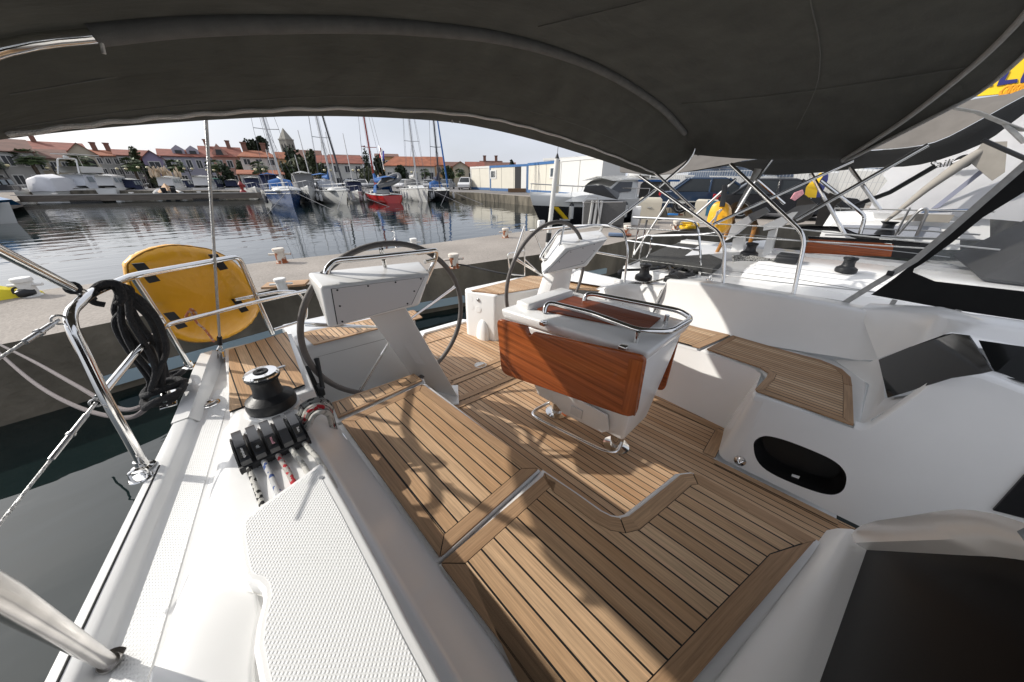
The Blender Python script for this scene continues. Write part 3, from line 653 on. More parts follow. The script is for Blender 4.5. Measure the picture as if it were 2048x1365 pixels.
def leaf(ta, tb_, bb, ba, nrm, notch=True):
    """corner points top-aft, top-fwd, bottom-fwd, bottom-aft"""
    u = tb_ - ta; 
    pts = []
    def rc(a, p, c, r):
        d1, d2 = (a - p).normalized(), (c - p).normalized(); return [p + d1 * r * (1 - t) ** 2 + d2 * r * t * t for t in (0, .25, .5, .75, 1)]
    n1 = ta + u * .24; n2 = ta + u * .30; dn = (ba - ta).normalized()
    pts += rc(ba, ta, tb_, .035)
    if notch: pts += [n1 + dn * .002, n1 + dn * .035 + u * .012, n1 + dn * .045 + u * .03, n2 + dn * .02]
    pts += rc(ta, tb_, bb, .03) + rc(tb_, bb, ba, .05) + rc(bb, ba, ta, .05)
    b = B(mahog); fs = b.poly(pts, nrm * .022)
    es = [e for e in b.bm.edges if len(e.link_faces) == 2 and e.calc_face_angle(0) > .9]
    bmesh.ops.bevel(b.bm, geom=es, offset=.007, segments=3, profile=.5, affect='EDGES')
    o = b.end('table_leaf', table); uvbox(o, 'y', .3); return o
lf1 = leaf(ax(992, 637, .985), ax(1290, 714, 1.13), ax(1268, 840, 1.13), ax(1002, 748, .985), V((1, -.2, 0)).normalized())
# raised frame boards at the two ends of the leaf
fw_t, fw_b = ax(1290, 714, 1.13), ax(1268, 840, 1.13)
b = B(mahog); d = (ax(1268, 840, 1.13) - ax(1002, 748, .985)).normalized() * .055
b.poly([fw_t + V((-.004, 0, -.022)), fw_t - d + V((-.004, 0, -.022)), fw_b - d + V((-.004, 0, .022)), fw_b + V((-.004, 0, .022))], (.01, 0, 0)); o = b.end('end_board', lf1, smooth=0); uvbox(o, 'z', .3)
leaf(ay(1350, 700, .95) if False else V((1.79, 1.1, -.63)), ay(1362, 668, .45), ay(1330, 784, .45), V((1.83, 1.1, -1.03)), V((-1, 0, 0)), False)
b = B(steel)
for k, (px, py) in enumerate(((1087, 647), (1247, 696))):
    p = ax(px, py, 1.12 + .03 * k); b.box(p, (.03, .035, .022), bev=.004)
b.end('leaf_hinge', table)
zr = -.525
rail = [(1089, 626, zr - .045), (1091, 612, zr - .01), (1100, 606, zr), (1180, 626, zr), (1278, 662, zr), (1340, 664, zr), (1384, 638, zr), (1360, 622, zr), (1185, 588, zr), (1172, 590, zr - .01), (1168, 602, zr - .045)]
b = B(steel); b.tube(bend([az(*q) for q in rail], .045, 6), .0135, 12)
for px, py in ((1276, 664), (1335, 630)):
    p = az(px, py, zr); b.tube([p, V((p.x, p.y, -.575))], .011, 12)
b.end('grab_rail', table)
# moulded hatch in the table's side
def tside(px, py, off=0):
    A_, nn = V((1.31, .475, -1.165)), V((-.98, 0, -.17)); B1, C1 = V((1.30, 1.055, -1.165)), V((1.13, 1.17, -.635)); nn = (B1 - A_).cross(C1 - A_).normalized(); nn = nn if nn.x < 0 else -nn
    r = _ray(RB, px, py); return r * ((A_ + nn * off).dot(nn) / r.dot(nn)), nn
P = [tside(*q)[0] for q in ((1104, 770), (1215, 830), (1219, 860), (1205, 864), (1128, 826), (1108, 803))]; nn = tside(1150, 800)[1]
b = B(gel); b.poly(P, nn * .006); lid = b.end('bottle_hatch', table)
b = B(gel2); b.poly([tside(*q, .007)[0] for q in ((1143, 810), (1166, 822), (1163, 838), (1141, 826))], nn * .004); b.end('hatch_latch', lid, smooth=0)
for x_, y_ in ((1.455, .56), (1.45, 1.0)):
    b = B(steel); b.lathe([(.075, 0), (.075, .006), (.06, .010), (.038, .014), (.038, .10), (.042, .19)], (x_, y_, FL), seg=28); b.end('table_leg', table)
b = B(steel); fr = [(1.42, 1.05, FL + .07), (1.26, 1.06, FL + .07), (1.23, 1.02, FL + .07), (1.29, .56, FL + .07), (1.33, .50, FL + .07), (1.42, .52, FL + .07)]
b.tube(bend(fr, .06, 6), .010, 10); b.end('foot_rail', table)
# ---- port seats, coaming and moulding
b = B(gel)
S_ = ST - .004
aftseat = [(2.14, 1.35), (2.22, .462), (2.66, .372), (2.80, 1.35)]
bench_box(b, [(2.14, 1.35), (2.225, .45), (2.68, .365), (2.80, 1.35)], S_, -1.12, .018)
pb_ = b.end('port_bench', yacht)
T = [az(*q, ST) for q in ((1399, 698), (1460, 672), (1330, 642))] + [V((2.60, 1.3, ST)), V((2.17, 1.3, ST))]
teak_panel('port_bench_teak', pb_, T, teak_p, .05, thick=.008, plain=(2, 3, 4))
b = B(gel)
fwd = [az(*q, S_) for q in ((1409, 702), (1466, 675), (1605, 722), (1660, 732), (1692, 756), (1712, 860), (1600, 818), (1511, 788), (1507, 781), (1534, 752), (1523, 738), (1500, 730))]
fwd[0] = V((2.236, .435, S_)); fwd[1] = V((2.70, .36, S_)); fwd[2] = V((2.72, -.05, S_)); fwd[3] = V((2.70, -.22, S_)); fwd[4] = V((2.50, -.36, S_)); fwd[5] = V((1.90, -.33, S_))
bench_box(b, [(p.x, p.y) for p in fwd], S_, -.965, .02)
pf = b.end('port_forward_bench', yacht)
T = [az(*q, ST) for q in ((1413, 700), (1465, 673), (1540, 695), (1605, 713), (1640, 722), (1662, 731), (1683, 741), (1700, 757), (1703, 775), (1706, 853), (1600, 815), (1512, 784), (1510, 780), (1532, 757), (1536, 748), (1520, 737))]
teak_panel('port_forward_teak', pf, T, teak_p, .034, thick=.008, hard=[0, 1, 8, 9, 11, 15], wdir=(.05, 1))
# seat fronts: aft part set back, forward part standing out, then the tall cabin side
b = B(gel)
top1 = [V((2.15, 1.35, S_ - .015)), V((2.236, .44, S_ - .015)), V((2.09, .10, S_ - .015))]
rows = []
fa = [(2.14, 1.4), (2.228, .44), (2.215, .13), (2.17, .085)]
fb = [(2.10, 1.4), (2.15, .58), (2.11, .17), (2.105, .14)]
b.loft([[(x, y, S_ - .012) for x, y in fa], [(x * .35 + u * .65, y * .35 + v_ * .65, -1.16) for (x, y), (u, v_) in zip(fa, fb)], [(u, v_, FL) for u, v_ in fb]])
fa = [(2.17, .085), (1.93, .072), (1.90, .066), (1.884, .045), (1.878, .0)]
fb = [(2.105, .15), (1.86, .12), (1.825, .105), (1.806, .08), (1.80, .04)]
def wall_rows(fa, fb): return [[(x, y, S_ - .012) for x, y in fa], [(x * .5 + u * .5, y * .5 + v_ * .5, -1.13) for (x, y), (u, v_) in zip(fa, fb)], [(u, v_, FL) for u, v_ in fb]]
b.loft(wall_rows(fa, fb))
b.end('seat_front', yacht)
wp = [(1707, 858), (1722, 862), (1740, 858), (1770, 838), (1800, 816), (1830, 795), (1865, 767), (1885, 754), (1900, 750), (1925, 751), (1960, 757), (2048, 790), (2120, 815)]
def wallx(z): return 1.80 + (z - FL) / (S_ - FL) * .078
def onwall(px, py, off=0):
    r = _ray(RB, px, py); k = .078 / (S_ - FL); t = (1.80 - off - k * FL) / (r.x - k * r.z); return r * t
wt = [V((1.878, .0, S_ - .012))] + [onwall(*q) for q in wp]
wb = [V((wallx(FL) , p.y if p.y > -.45 else p.y, FL)) for p in wt]
b = B(gel)
OV = [(1507, 893), (1510, 882), (1522, 874), (1540, 873), (1580, 884), (1640, 908), (1672, 925), (1689, 943), (1693, 960), (1687, 980), (1670, 990), (1645, 988), (1605, 975), (1555, 954), (1525, 935), (1511, 915)]
ov = [onwall(q.x, q.y) for q in smoothpath([V((x, y, 0)) for x, y in OV], 3, True)]
outer = [V((1.878, .02, S_ - .012))] + [onwall(*q) for q in wp] + [V((wallx(FL), -1.2, FL)), V((1.80, .04, FL))]
# wall with the oval opening: bridge outer outline to the oval
vo_ = [b.bm.verts.new(p) for p in outer]; vi_ = [b.bm.verts.new(p) for p in ov]
eo = [b.bm.edges.new((vo_[i], vo_[(i + 1) % len(vo_)])) for i in range(len(vo_))]; ei = [b.bm.edges.new((vi_[i], vi_[(i + 1) % len(vi_)])) for i in range(len(vi_))]
fs = bmesh.ops.triangle_fill(b.bm, use_beauty=True, use_dissolve=False, edges=eo + ei)['geom']
# rounded top edge: a strip rolling over from the wall to the seat and cabin
rows = [[onwall(*q) for q in wp]]
for dx, dz in ((.004, .008), (.012, .014), (.025, .017), (.045, .017)): rows.append([onwall(*q) + V((dx, 0, dz)) for q in wp])
b.loft(rows)
bmesh.ops.recalc_face_normals(b.bm, faces=b.bm.faces[:])
cs = b.end('cabin_side', yacht, smooth=60)
b = B(darkhole)
c0 = sum(ov, V()) / len(ov)
r0 = [p + V((.001, 0, 0)) for p in ov]; r1 = [c0 + (p - c0) * .97 + V((.012, 0, 0)) for p in ov]; r2 = [c0 + (p - c0) * .9 + V((.12, 0, .0)) for p in ov]
b.loft([r0, r1, r2], close=True); b.poly(r2); b.end('stowage_pocket', cs)
b = B(gel); b.poly([onwall(*q, -.05) for q in ((1584, 948), (1600, 953), (1597, 958), (1583, 952))], (-.004, 0, 0)); b.end('pocket_drain', cs)
p = onwall(1480, 922, 0); b = B(steel); b.lathe([(.028, 0), (.027, .004), (.016, .007), (.006, .012)], p, (-1, 0, .18), 24); b.tube([p + V((-.008, .014, .012)), p + V((-.022, 0, -.004)), p + V((-.008, -.014, .012))], .004, 8); b.end('folding_pad_eye', cs)
# moulded shelf between that wall and the coachroof windows, coaming wall and cabin top
b = B(gel)
ra = [onwall(*q) + V((.045, 0, .017)) for q in ((1722, 862), (1770, 838), (1830, 795), (1885, 754), (1930, 752), (2048, 790))]
rb = [V((2.10, -.375, -.835)), V((2.07, -.42, -.78)), V((2.04, -.47, -.70)), V((2.01, -.53, -.60)), V((2.0, -.56, -.57)), V((2.0, -.75, -.60))]
b.loft([ra, [(p * .5 + q * .5) + V((0, .0, .008)) for p, q in zip(ra, rb)], rb])
b.loft([[V((1.90, -.32, S_)), V((2.45, -.36, S_ + .002)), V((2.72, -.20, S_))], [V((1.93, -.345, S_ + .02)), V((2.3, -.39, S_ + .04)), V((2.60, -.34, S_ + .08))], [V((2.10, -.375, -.835)), V((2.35, -.372, -.82)), V((2.60, -.36, -.80))]])
b.end('cabin_shelf', yacht, smooth=80)
# port coaming: wall rising from the seat back to a rounded top
b = B(gel)
ctop = [ax(x, y, 2.80) for x, y in ((1334, 563), (1400, 570), (1450, 579), (1505, 587), (1560, 596), (1640, 610), (1720, 626), (1800, 640))]
cbot = [V((2.66 + .03 * (p.y - .3), p.y, ST)) for p in ctop]
cbot[5:] = [V((2.71, -.03, ST + .005)), V((2.66, -.30, ST + .06)), V((2.62, -.36, ST + .10))]
rows = []
for t in (0, .06, .2, .45, .7, .88, .97, 1.0):
    bulge = math.sin(t * math.pi) * .02
    rows.append([q + (p - q) * t + V((bulge - (.03 * (1 - t) ** 6), 0, (.025 * (1 - t) ** 5 * 0))) for p, q in zip(ctop, cbot)])
rows.append([p + V((.012, 0, .010)) for p in ctop]); rows.append([p + V((.035, 0, .014)) for p in ctop]); rows.append([p + V((.22, -.0, .0)) for p in ctop]); rows.append([p + V((.30, 0, -.10)) for p in ctop]); rows.append([V((p.x + .31, p.y, -.835)) for p in ctop])
b.loft(rows)
# blunt aft end of the high coaming, then the lower part carrying the winch
r_aft = [r[0] for r in rows]
low = [V((2.71, 1.38, ST)), V((2.76, 1.32, -.80)), V((2.80, 1.28, -.745)), V((2.86, 1.24, -.735)), V((3.0, 1.24, -.735)), V((3.08, 1.26, -.75)), V((3.11, 1.28, -.835))]
up_ = [V((2.69, .96, ST)), V((2.745, .965, -.80)), V((2.775, .96, -.735)), V((2.81, .955, -.715)), V((3.0, .95, -.715)), V((3.08, .95, -.74)), V((3.11, .95, -.835))]
mid_ = [(p * .5 + q * .5) for p, q in zip(low, up_)]
end_ = [V((2.74, 1.62, ST)), V((2.80, 1.60, -.86)), V((2.86, 1.58, -.84)), V((2.92, 1.56, -.84)), V((3.0, 1.56, -.84)), V((3.06, 1.56, -.84)), V((3.11, 1.56, -.84))]
b.loft([up_, mid_, low, end_])
b.poly([V((2.66, .95, ST)), V((2.70, .945, -.80)), ctop[0] + V((-.01, -.0, -.02)), ctop[0] + V((.012, 0, .010)), ctop[0] + V((.22, 0, 0)), V((3.09, .945, -.76)), V((3.09, .945, ST))], (0, .004, 0))
b.end('port_coaming', yacht, smooth=75)
b = B(gel); b.loft([[(2.66, y, ST - .01) for y in (1.0, 1.3, 1.7)], [(2.74, y, ST + .03) for y in (1.0, 1.3, 1.6)]]); b.end('coaming_foot', yacht)
winch(yacht, ax(1286, 560, 2.93), .075, .15, black)
# port clutch bank and its lines
pcl = ax(1350, 562, 2.95); b = B(black)
for i in range(6): b.poly([pcl + V((.055 * (i - 2.5) / 2.0, u, z + .01)) for u, z in ((-.08, -.02), (-.08, .015), (-.02, .05), (.03, .052), (.07, .03), (.075, -.02))], (.012, 0, 0))
b.box(pcl + V((.005, 0, .012)), (.16, .13, .05), bev=.01); b.end('rope_clutch', yacht)
for i in range(4):
    d = .012 * i
    b = B(br_r if i % 2 else br_g); b.tube(smoothpath([pcl + V((-.04 + d * 2, .07, .01)), ax(1290 - 5 * i, 566 + 2 * i, 2.86), ax(1255 - 8 * i, 570 + 4 * i, 2.83), ax(1215 + 9 * i, 602 + 2 * i, 2.78), ax(1205 + 12 * i, 612, 2.74), ax(1228 + 6 * i, 612 - i, 2.70)], 6), .0085, 8); b.end('rope_tail', yacht)
# cabin top moulding above the windows and the two dark windows
b = B(gel)
c1 = [V((2.84, -.22, -.62)), V((2.70, -.34, -.57)), V((2.45, -.44, -.50)), V((2.25, -.50, -.475)), V((2.25, -.56, -.47)), V((2.25, -.95, -.46))]
c0_ = [V((2.60, -.352, -.805)), V((2.57, -.36, -.80)), V((2.38, -.405, -.65)), V((2.19, -.45, -.50)), V((2.215, -.505, -.502)), V((2.19, -.9, -.52))]
b.loft([[p + V((.32, -.05, -.01)) for p in c1], [p + V((.03, 0, .012)) for p in c1], c1, [(p + q) * .5 + V((.01, .006, .004)) for p, q in zip(c0_, c1)], c0_])
b.end('coachroof', yacht, smooth=85)
W1 = [V((2.575, -.36, -.812)), V((2.36, -.408, -.64)), V((2.235, -.437, -.535)), V((2.19, -.448, -.506)), V((2.215, -.505, -.508)), V((1.995, -.55, -.575)), V((2.09, -.38, -.832))]
def onplane(px, py, A_, B1, C1): n = (B1 - A_).cross(C1 - A_); r = _ray(RB, px, py); return r * (A_.dot(n) / r.dot(n))
pl_ = (ay(1757, 720, -.355), ay(1775, 796, -.375), ay(1905, 667, -.455))
W1 = [onplane(*q, *pl_) for q in ((1757, 720), (1830, 690), (1868, 676), (1884, 670), (1905, 667), (1937, 671), (1985, 742), (1960, 748), (1900, 757), (1775, 796))]
W1_ = [ay(1757, 720, -.36), ay(1830, 690, -.40), ay(1868, 676, -.432), ay(1884, 670, -.444), ay(1905, 667, -.46), ay(1937, 671, -.50), ay(1985, 742, -.55), ay(1960, 748, -.52), ay(1900, 757, -.46), ay(1775, 796, -.38)]
b = B(mat('cabin_glass', (.013, .014, .014), .07, spec=.10)); b.poly(W1, (.004, -.004, -.0)); b.end('cabin_window', yacht, smooth=0)
W2 = [ay(1957, 681, -.53), ay(2048, 694, -.62), ay(2120, 705, -.7), ay(2120, 790, -.7), ay(2048, 766, -.62), ay(1990, 748, -.56)]
b = B(MATS['cabin_glass']); b.poly(W2, (.004, -.004, 0)); b.end('cabin_window', yacht, smooth=0)
# ---- companionway bulkhead: white frame and smoked door
BK0, BK1 = az(1709, 1086, -.955), az(1598, 1365, -.955); nb = (BK1 - BK0).normalized(); nb = V((nb.y, -nb.x, 0)); nb = nb if nb.y > 0 else -nb
def bk(px, py, off=0):
    A_ = BK0; n = nb
    r = _ray(RB, px, py); return r * ((A_ + n * off).dot(n) / r.dot(n))
fr_o = [(1706, 1062), (1725, 1050), (1752, 1042), (1820, 1032), (1880, 1022), (1915, 1019), (1950, 1021), (1990, 1028), (2060, 1050)]
fr_i = [(1709, 1086), (1730, 1085), (1760, 1084), (1820, 1082), (1880, 1080), (1915, 1078), (1950, 1079), (1990, 1083), (2060, 1100)]
b = B(gel); A1 = [bk(*q, .02) for q in fr_o]; A2 = [bk(*q, .012) for q in fr_i]
b.loft([[p - nb * .10 + V((.01, 0, 0)) for p in A1], [p - nb * .03 + V((.004, 0, 0)) for p in A1], A1, [(p + q) / 2 + nb * .006 for p, q in zip(A1, A2)], A2, [p - nb * .05 for p in A2]])
s0, s1 = bk(1709, 1086, .012), bk(1598, 1365, .012); fa_ = az(1636, 1084, ST - .012); fb_ = az(1424, 1365, ST - .012)
ga, gb = [fa_, fa_.lerp(s0, .35) + V((0, .003, .008)), fa_.lerp(s0, .8) + V((0, .003, .006)), s0, s0 - nb * .06], [fb_, fb_.lerp(s1, .35) + V((0, .003, .008)), fb_.lerp(s1, .8) + V((0, .003, .006)), s1, s1 - nb * .06]
b.loft([[p + (p - q) * .12 for p, q in zip(ga, gb)], ga, [(p + q) / 2 for p, q in zip(ga, gb)], gb, [q + (q - p) * 1.0 for p, q in zip(ga, gb)]])
b.end('companionway_frame', yacht, smooth=60)
D1, D2, D4 = bk(1709, 1084, -.012), bk(2050, 1090, -.012), bk(1575, 1430, -.012); D1 = D1 + (D1 - D2) * .05; D3 = D1 + (D2 - D1) * 1.12; D4 = D1 + (D4 - D1) * 2.5
b = B(smoke_d); b.poly([D1, D3, D4 + (D3 - D1), D4], -nb * .012); door = b.end('companionway_door', yacht, smooth=0)
b = B(gel); b.hexa([(.25, -4, -1.4), (1.15, -4, -1.4), (1.15, -.62, -1.4), (.25, -.62, -1.4), (.35, -4, -.5), (1.1, -4, -.5), (1.1, -.62, -.46), (.30, -.62, -.46)], .04); b.end('coachroof', yacht)
b = B(smoke); b.poly([onwall(1985, 1018), onwall(2060, 935), onwall(2150, 935), onwall(2150, 1060)], (-.01, 0, 0)); b.end('side_window', yacht, smooth=0)
# ---- rails: starboard pushpit
def tubes(name, parent, paths, r, m=steel, **k):
    b = B(m)
    for p in paths: b.tube(p, r, 12)
    return b.end(name, parent, **k)
foot1 = V((-.307, 1.322, -.80)); foot2 = V((-.176, 2.06, -.80))
rt = [foot1, ay(262, 885, 1.31) + V((0, 0, 0)), ay(212, 800, 1.32), ay(132, 632, 1.36), ay(178, 588, 1.50), ay(262, 553, 1.80), ay(478, 513, 2.25), ay(545, 668, 2.36)]
push = tubes('pushpit_rail', yacht, [bend(rt, .05, 6)], .0125)
mid1 = [ay(197, 797, 1.345), ay(275, 702, 1.60), ay(333, 650, 1.93), ay(500, 607, 2.20), ay(612, 582, 2.40)]
tubes('mid_rail', push, [bend(mid1, .04), bend([ay(268, 556, 1.82), ay(330, 650, 1.98), foot2], .01)], .0105)
tubes('gate_rail', push, [bend([ay(470, 600, 2.30), ay(560, 583, 2.36), ay(597, 584, 2.44), ay(613, 610, 2.44), ay(612, 640, 2.44), ay(548, 660, 2.36)], .04)], .0095)
for p in (foot1, foot2): b = B(steel); b.lathe([(.028, 0), (.028, .004), (.016, .008), (.015, .03)], p, seg=20); b.end('rail_foot', push)
# lifelines with turnbuckles
for a, c in (((118, 640, 1.36), (-40, 742, 1.15)), ((192, 806, 1.345), (-30, 1085, 1.0))):
    p, q = ay(*a), ay(*c); b = B(wire); b.tube([p, q], .0032, 8); ll = b.end('lifeline', yacht)
    b = B(steel_d); b.tube([p.lerp(q, .12), p.lerp(q, .50)], .0062, 10); b.tube([p, p.lerp(q, .14)], .004, 8); b.lathe([(.009, -.004), (.009, .004)], p.lerp(q, .30), q - p, 10); b.end('turnbuckle', ll)
    b = B(steel_d); b.tube([p + V((.012 * math.cos(t), 0, .012 * math.sin(t))) for t in [i * .524 for i in range(12)]], .0028, 6, close=True); b.end('split_ring', ll)
# stout tube near the lens at the lower left
b = B(mat('weathered_steel', (.50, .47, .44), .22, metal=1, noise=(14, .25))); p0 = V((-.343, .736, -.835)); p1 = V((-.19, .385, -.30)); b.tube([p0, p0.lerp(p1, .5), p1, V((-.17, .33, -.2))], .0105, 16); b.lathe([(.024, 0), (.024, .004), (.016, .008), (.014, .035)], p0, (p1 - p0), 24); b.end('stanchion', yacht)
# bimini strut at the upper left, with its strap
b = B(steel); s0_, s1_ = ay(172, 590, 1.50), ay(-60, 472, 1.33); b.tube([s0_, s1_], .0115, 12); b.tube([s0_ + V((0, 0, .012)), s1_ + V((0, 0, .02))], .004, 6); b.use(black).tube([s0_.lerp(s1_, .15) + V((.014 * math.cos(t), 0.004 * math.sin(t), .014 * math.sin(t))) for t in [i * .524 for i in range(12)]], .004, 6, close=True); b.end('bimini_strut', yacht)
# port pushpit, bimini legs and struts
gx = 3.10
fA, fB_ = ax(1446, 578, 3.02), ax(1587, 589, 3.0)
legA = [fA, ax(1446, 540, 3.04), ax(1449, 490, 3.06), ax(1279, 352, 3.20)]
legB = [fB_, ax(1604, 520, 3.04), ax(1612, 474, 3.06), ax(1461, 329, 3.22)]
tubes('bimini_leg', yacht, [bend([fA, ax(1450, 497, 3.05), ax(1440, 466, 3.06), ax(1279, 352, 3.25)], .06)], .0135)
tubes('bimini_leg', yacht, [bend([fB_, ax(1608, 490, 3.05), ax(1604, 465, 3.06), ax(1461, 329, 3.25)], .06)], .0135)
tubes('bimini_strut', yacht, [[ax(1426, 449, 3.08), ax(1706, 322, 3.38)]], .011)
tubes('bimini_strut', yacht, [[ax(1592, 440, 3.08), ax(1856, 290, 3.1)]], .012)
tubes('bimini_strut', yacht, [[ax(1311, 347, 3.2), ax(1390, 420, 3.3)]], .011)
pp = [ax(1248, 575, 3.06), ax(1256, 500, 3.06), ax(1247, 462, 3.06), ax(1215, 451, 3.04), ax(1150, 452, 2.98), ax(1060, 462, 2.8)]
push2 = tubes('pushpit_rail', yacht, [bend(pp, .05), [ax(1254, 516, 3.06), ax(1180, 503, 3.0), ax(1100, 500, 2.9)]], .0115)
gg = [ay(1031, 560, 2.5), ay(1015, 546, 2.5), ay(1016, 508, 2.5), ay(1050, 504, 2.5)]
tubes('stern_gate', push2, [bend([ay(1048, 552, 2.5), ay(1020, 549, 2.5), ay(1015, 508, 2.5), ay(1048, 502, 2.5)], .04), [ay(1049, 552, 2.5), ay(1049, 450, 2.5)], [ay(1049, 452, 2.5), ay(1020, 540, 2.42)], [ay(1070, 468, 2.5), ay(1085, 505, 2.5)], [ay(1050, 520, 2.5), ay(1082, 550, 2.4)]], .008)
sl_ = [[ax(1258, 458, 3.08), ax(1500, 470, 3.3), ax(1900, 515, 3.6)], [ax(1260, 518, 3.08), ax(1600, 560, 3.1), ax(1900, 610, 3.1)], [ax(1440, 565, 3.1), ax(1700, 605, 3.1)]]
b = B(wire)
for p in sl_: b.tube(p, .0025, 6)
b.end('lifeline', yacht)
# aerial pole on the port quarter
b = B(mat('aerial_tube', (.62, .62, .60), .4)); q0, q1 = ay(1088, 560, 2.45), ay(1114, 318, 2.45); b.tube([q0, q1], [.026, .026], 16); aer = b.end('aerial_pole', yacht)
b = B(black); b.tube([q1, q1 + V((.001, 0, .02)), q1 + V((.002, 0, .05))], [.027, .018, .006], 14); b.tube([q1 + V((.002, 0, .04)), q1 + V((.006, 0, .16))], .003, 6); b.tube([q0.lerp(q1, .34), q0.lerp(q1, .42)], .030, 14); b.end('aerial_cap', aer)
b = B(gel); b.box(ay(1082, 452, 2.48), (.10, .04, .12), bev=.01); b.end('outboard_bracket', aer)
# backstay, left of the yellow bag
b = B(wire); q0, q1 = ay(440, 690, 2.17), ay(411, 225, 2.0); b.tube([q0, q1, q1 + (q1 - q0) * .5], .006, 8); st = b.end('backstay', yacht)
b = B(black); b.tube([q0, q0 + (q1 - q0) * .045], .011, 10); b.use(steel).tube(bend([az(436, 718, -.80), ay(434, 702, 2.17), ay(440, 690, 2.17), ay(446, 704, 2.17), az(447, 716, -.80)], .015), .005, 8); b.end('stay_fitting', st)
# ---- bimini
c0 = [V((-.48, 1.52, .055)), V((-.41, 1.78, .085)), ay(0, 280, 1.93), ay(150, 262, 1.95), ay(300, 249, 1.95), ay(450, 239, 1.95), ay(600, 233, 1.95), ay(750, 235, 1.95), ay(900, 245, 1.93), ay(1000, 263, 1.91), ay(1100, 289, 1.86), ay(1200, 320, 1.75), ay(1275, 345, 1.60), ay(1308, 352, 1.52)]
c1_ = [V((-.50, 1.30, .05)), V((-.40, 1.40, .14)), ay(0, 78, 1.42), ay(180, 55, 1.40), ay(350, 40, 1.38), ay(520, 36, 1.36), ay(700, 38, 1.34), ay(850, 48, 1.32), ay(1000, 68, 1.31), ay(1130, 105, 1.30), ay(1230, 150, 1.28), ay(1320, 210, 1.25), ay(1368, 262, 1.22), ay(1388, 310, 1.18)]
c2 = [V((-.51, -.05, .05)), V((-.42, -.12, .18)), V((-.2, -.16, .36)), V((.05, -.2, .48)), V((.35, -.22, .58)), V((.65, -.24, .66)), V((1.0, -.25, .72)), V((1.4, -.26, .76)), V((1.9, -.26, .77)), V((2.35, -.25, .745)), az(2048, 36, .70), az(1950, 130, .61), az(1810, 240, .44), az(1690, 318, .265)]
c3 = [p + V((0, -.09, -.045)) for p in c2[:-4]] + [az(2048, 112, .625), az(1965, 180, .545), az(1885, 224, .46), az(1693, 322, .25)]
rows = []
for t in [i / 6 for i in range(7)]: rows.append([a.lerp(c, t) + V((0, 0, -.03 * math.sin(math.pi * t))) for a, c in zip(c0, c1_)])
for t in [i / 10 for i in range(1, 11)]: rows.append([a.lerp(c, t) + V((0, 0, -.02 * math.sin(math.pi * t))) for a, c in zip(c1_, c2)])
rows.append(c3)
b = B(canvas); b.loft([smoothpath(r, 4) for r in rows]); 
r = bmesh.ops.solidify(b.bm, geom=b.bm.faces[:], thickness=.004)
bim = b.end('bimini', yacht, smooth=60)
b = B(mat('canvas_sleeve', (.13, .13, .125), .8, noise=(20, .15), bump=(500, .2))); b.tube(smoothpath([p + V((0, -.01, -.016)) for p in c1_[3:-1]], 4), .022, 12); b.end('tube_sleeve', bim)
b = B(steel); b.tube(smoothpath([p + V((0, -.01, -.018)) for p in c1_[:4]], 4), .014, 12); b.end('bimini_bow', bim); b = B(steel)
b.tube(bend([c1_[-2] + V((0, 0, -.012)), ay(1388, 268, 1.20), ay(1391, 300, 1.16), ay(1375, 325, 1.20), ay(1303, 387, 1.38), ay(1218, 450, 1.62)], .05), .0125, 12); b.end('bimini_bow', bim)
b = B(mat('seam_thread', (.13, .13, .12), .8))
for k in (5, 8, 11): b.tube(smoothpath([r_[k] + V((0, 0, -.006)) for r_ in rows[7:17]], 3), .0022, 6)
b.tube(smoothpath([p + V((0, .0, -.006)) for p in rows[12][2:13]], 3), .0022, 6); b.tube(smoothpath([p + V((0, .0, -.034)) for p in rows[3][2:13]], 3), .0016, 6); b.end('panel_seam', bim)
zip_ = mat('zip_tape', (.72, .70, .67), .8, bump=(300, .5))
b = B(zip_); zz = []
for k in range(2, 14): zz.append(c0[k].lerp(c1_[k], .22 if k < 9 else .22 - .01 * (k - 9)) + V((0, 0, -.030)))
zp = smoothpath(zz, 8); zp = [p + V((0, 0, .0025 * math.sin(i * 1.3))) for i, p in enumerate(zp)]; b.tube(zp, .0075, 8); b.end('zip_edge', bim)
b = B(canvas_l); b.tube(smoothpath([p + V((0, .01, -.012)) for p in c2[8:]], 5), .014, 8); b.tube(smoothpath([p + V((0, .004, -.006)) for p in c3[9:]], 5), .010, 8); b.end('edge_binding', bim)
pt = [ay(20, 182, 1.6), ay(230, 148, 1.6), ay(300, 138, 1.6), ay(330, 128, 1.6), ay(410, 122, 1.6), ay(455, 105, 1.58), ay(465, 90, 1.57), ay(430, 46, 1.45)]
b = B(mat('seam_thread', (.10, .10, .095), .8)); 
def under(p):   # on the underside between the two bows
    return p
b.tube([p + V((0, -.03, -.012)) for p in smoothpath(pt, 4)], .0018, 6); b.end('patch_seam', bim)
b = B(zip_); b.tube([ay(198, 66, 1.38), ay(208, 108, 1.38)], .004, 6); b.tube([ay(182, 66, 1.38), ay(205, 64, 1.38)], .004, 6); b.end('tie_cord', bim)
b = B(zip_); b.tube([ay(903, 234, 1.9), ay(905, 246, 1.9)], .006, 6); b.tube([ay(917, 234, 1.9), ay(920, 246, 1.9)], .006, 6); b.tube([ay(903, 238, 1.9), ay(920, 238, 1.9)], .003, 6); b.end('zip_pull', bim)
b = B(canvas); b.poly([ay(1392, 240, 1.2), ay(1425, 262, 1.1), ay(1470, 300, .95), ay(1395, 312, 1.16)], (0, .004, .004)); b.end('corner_patch', bim)
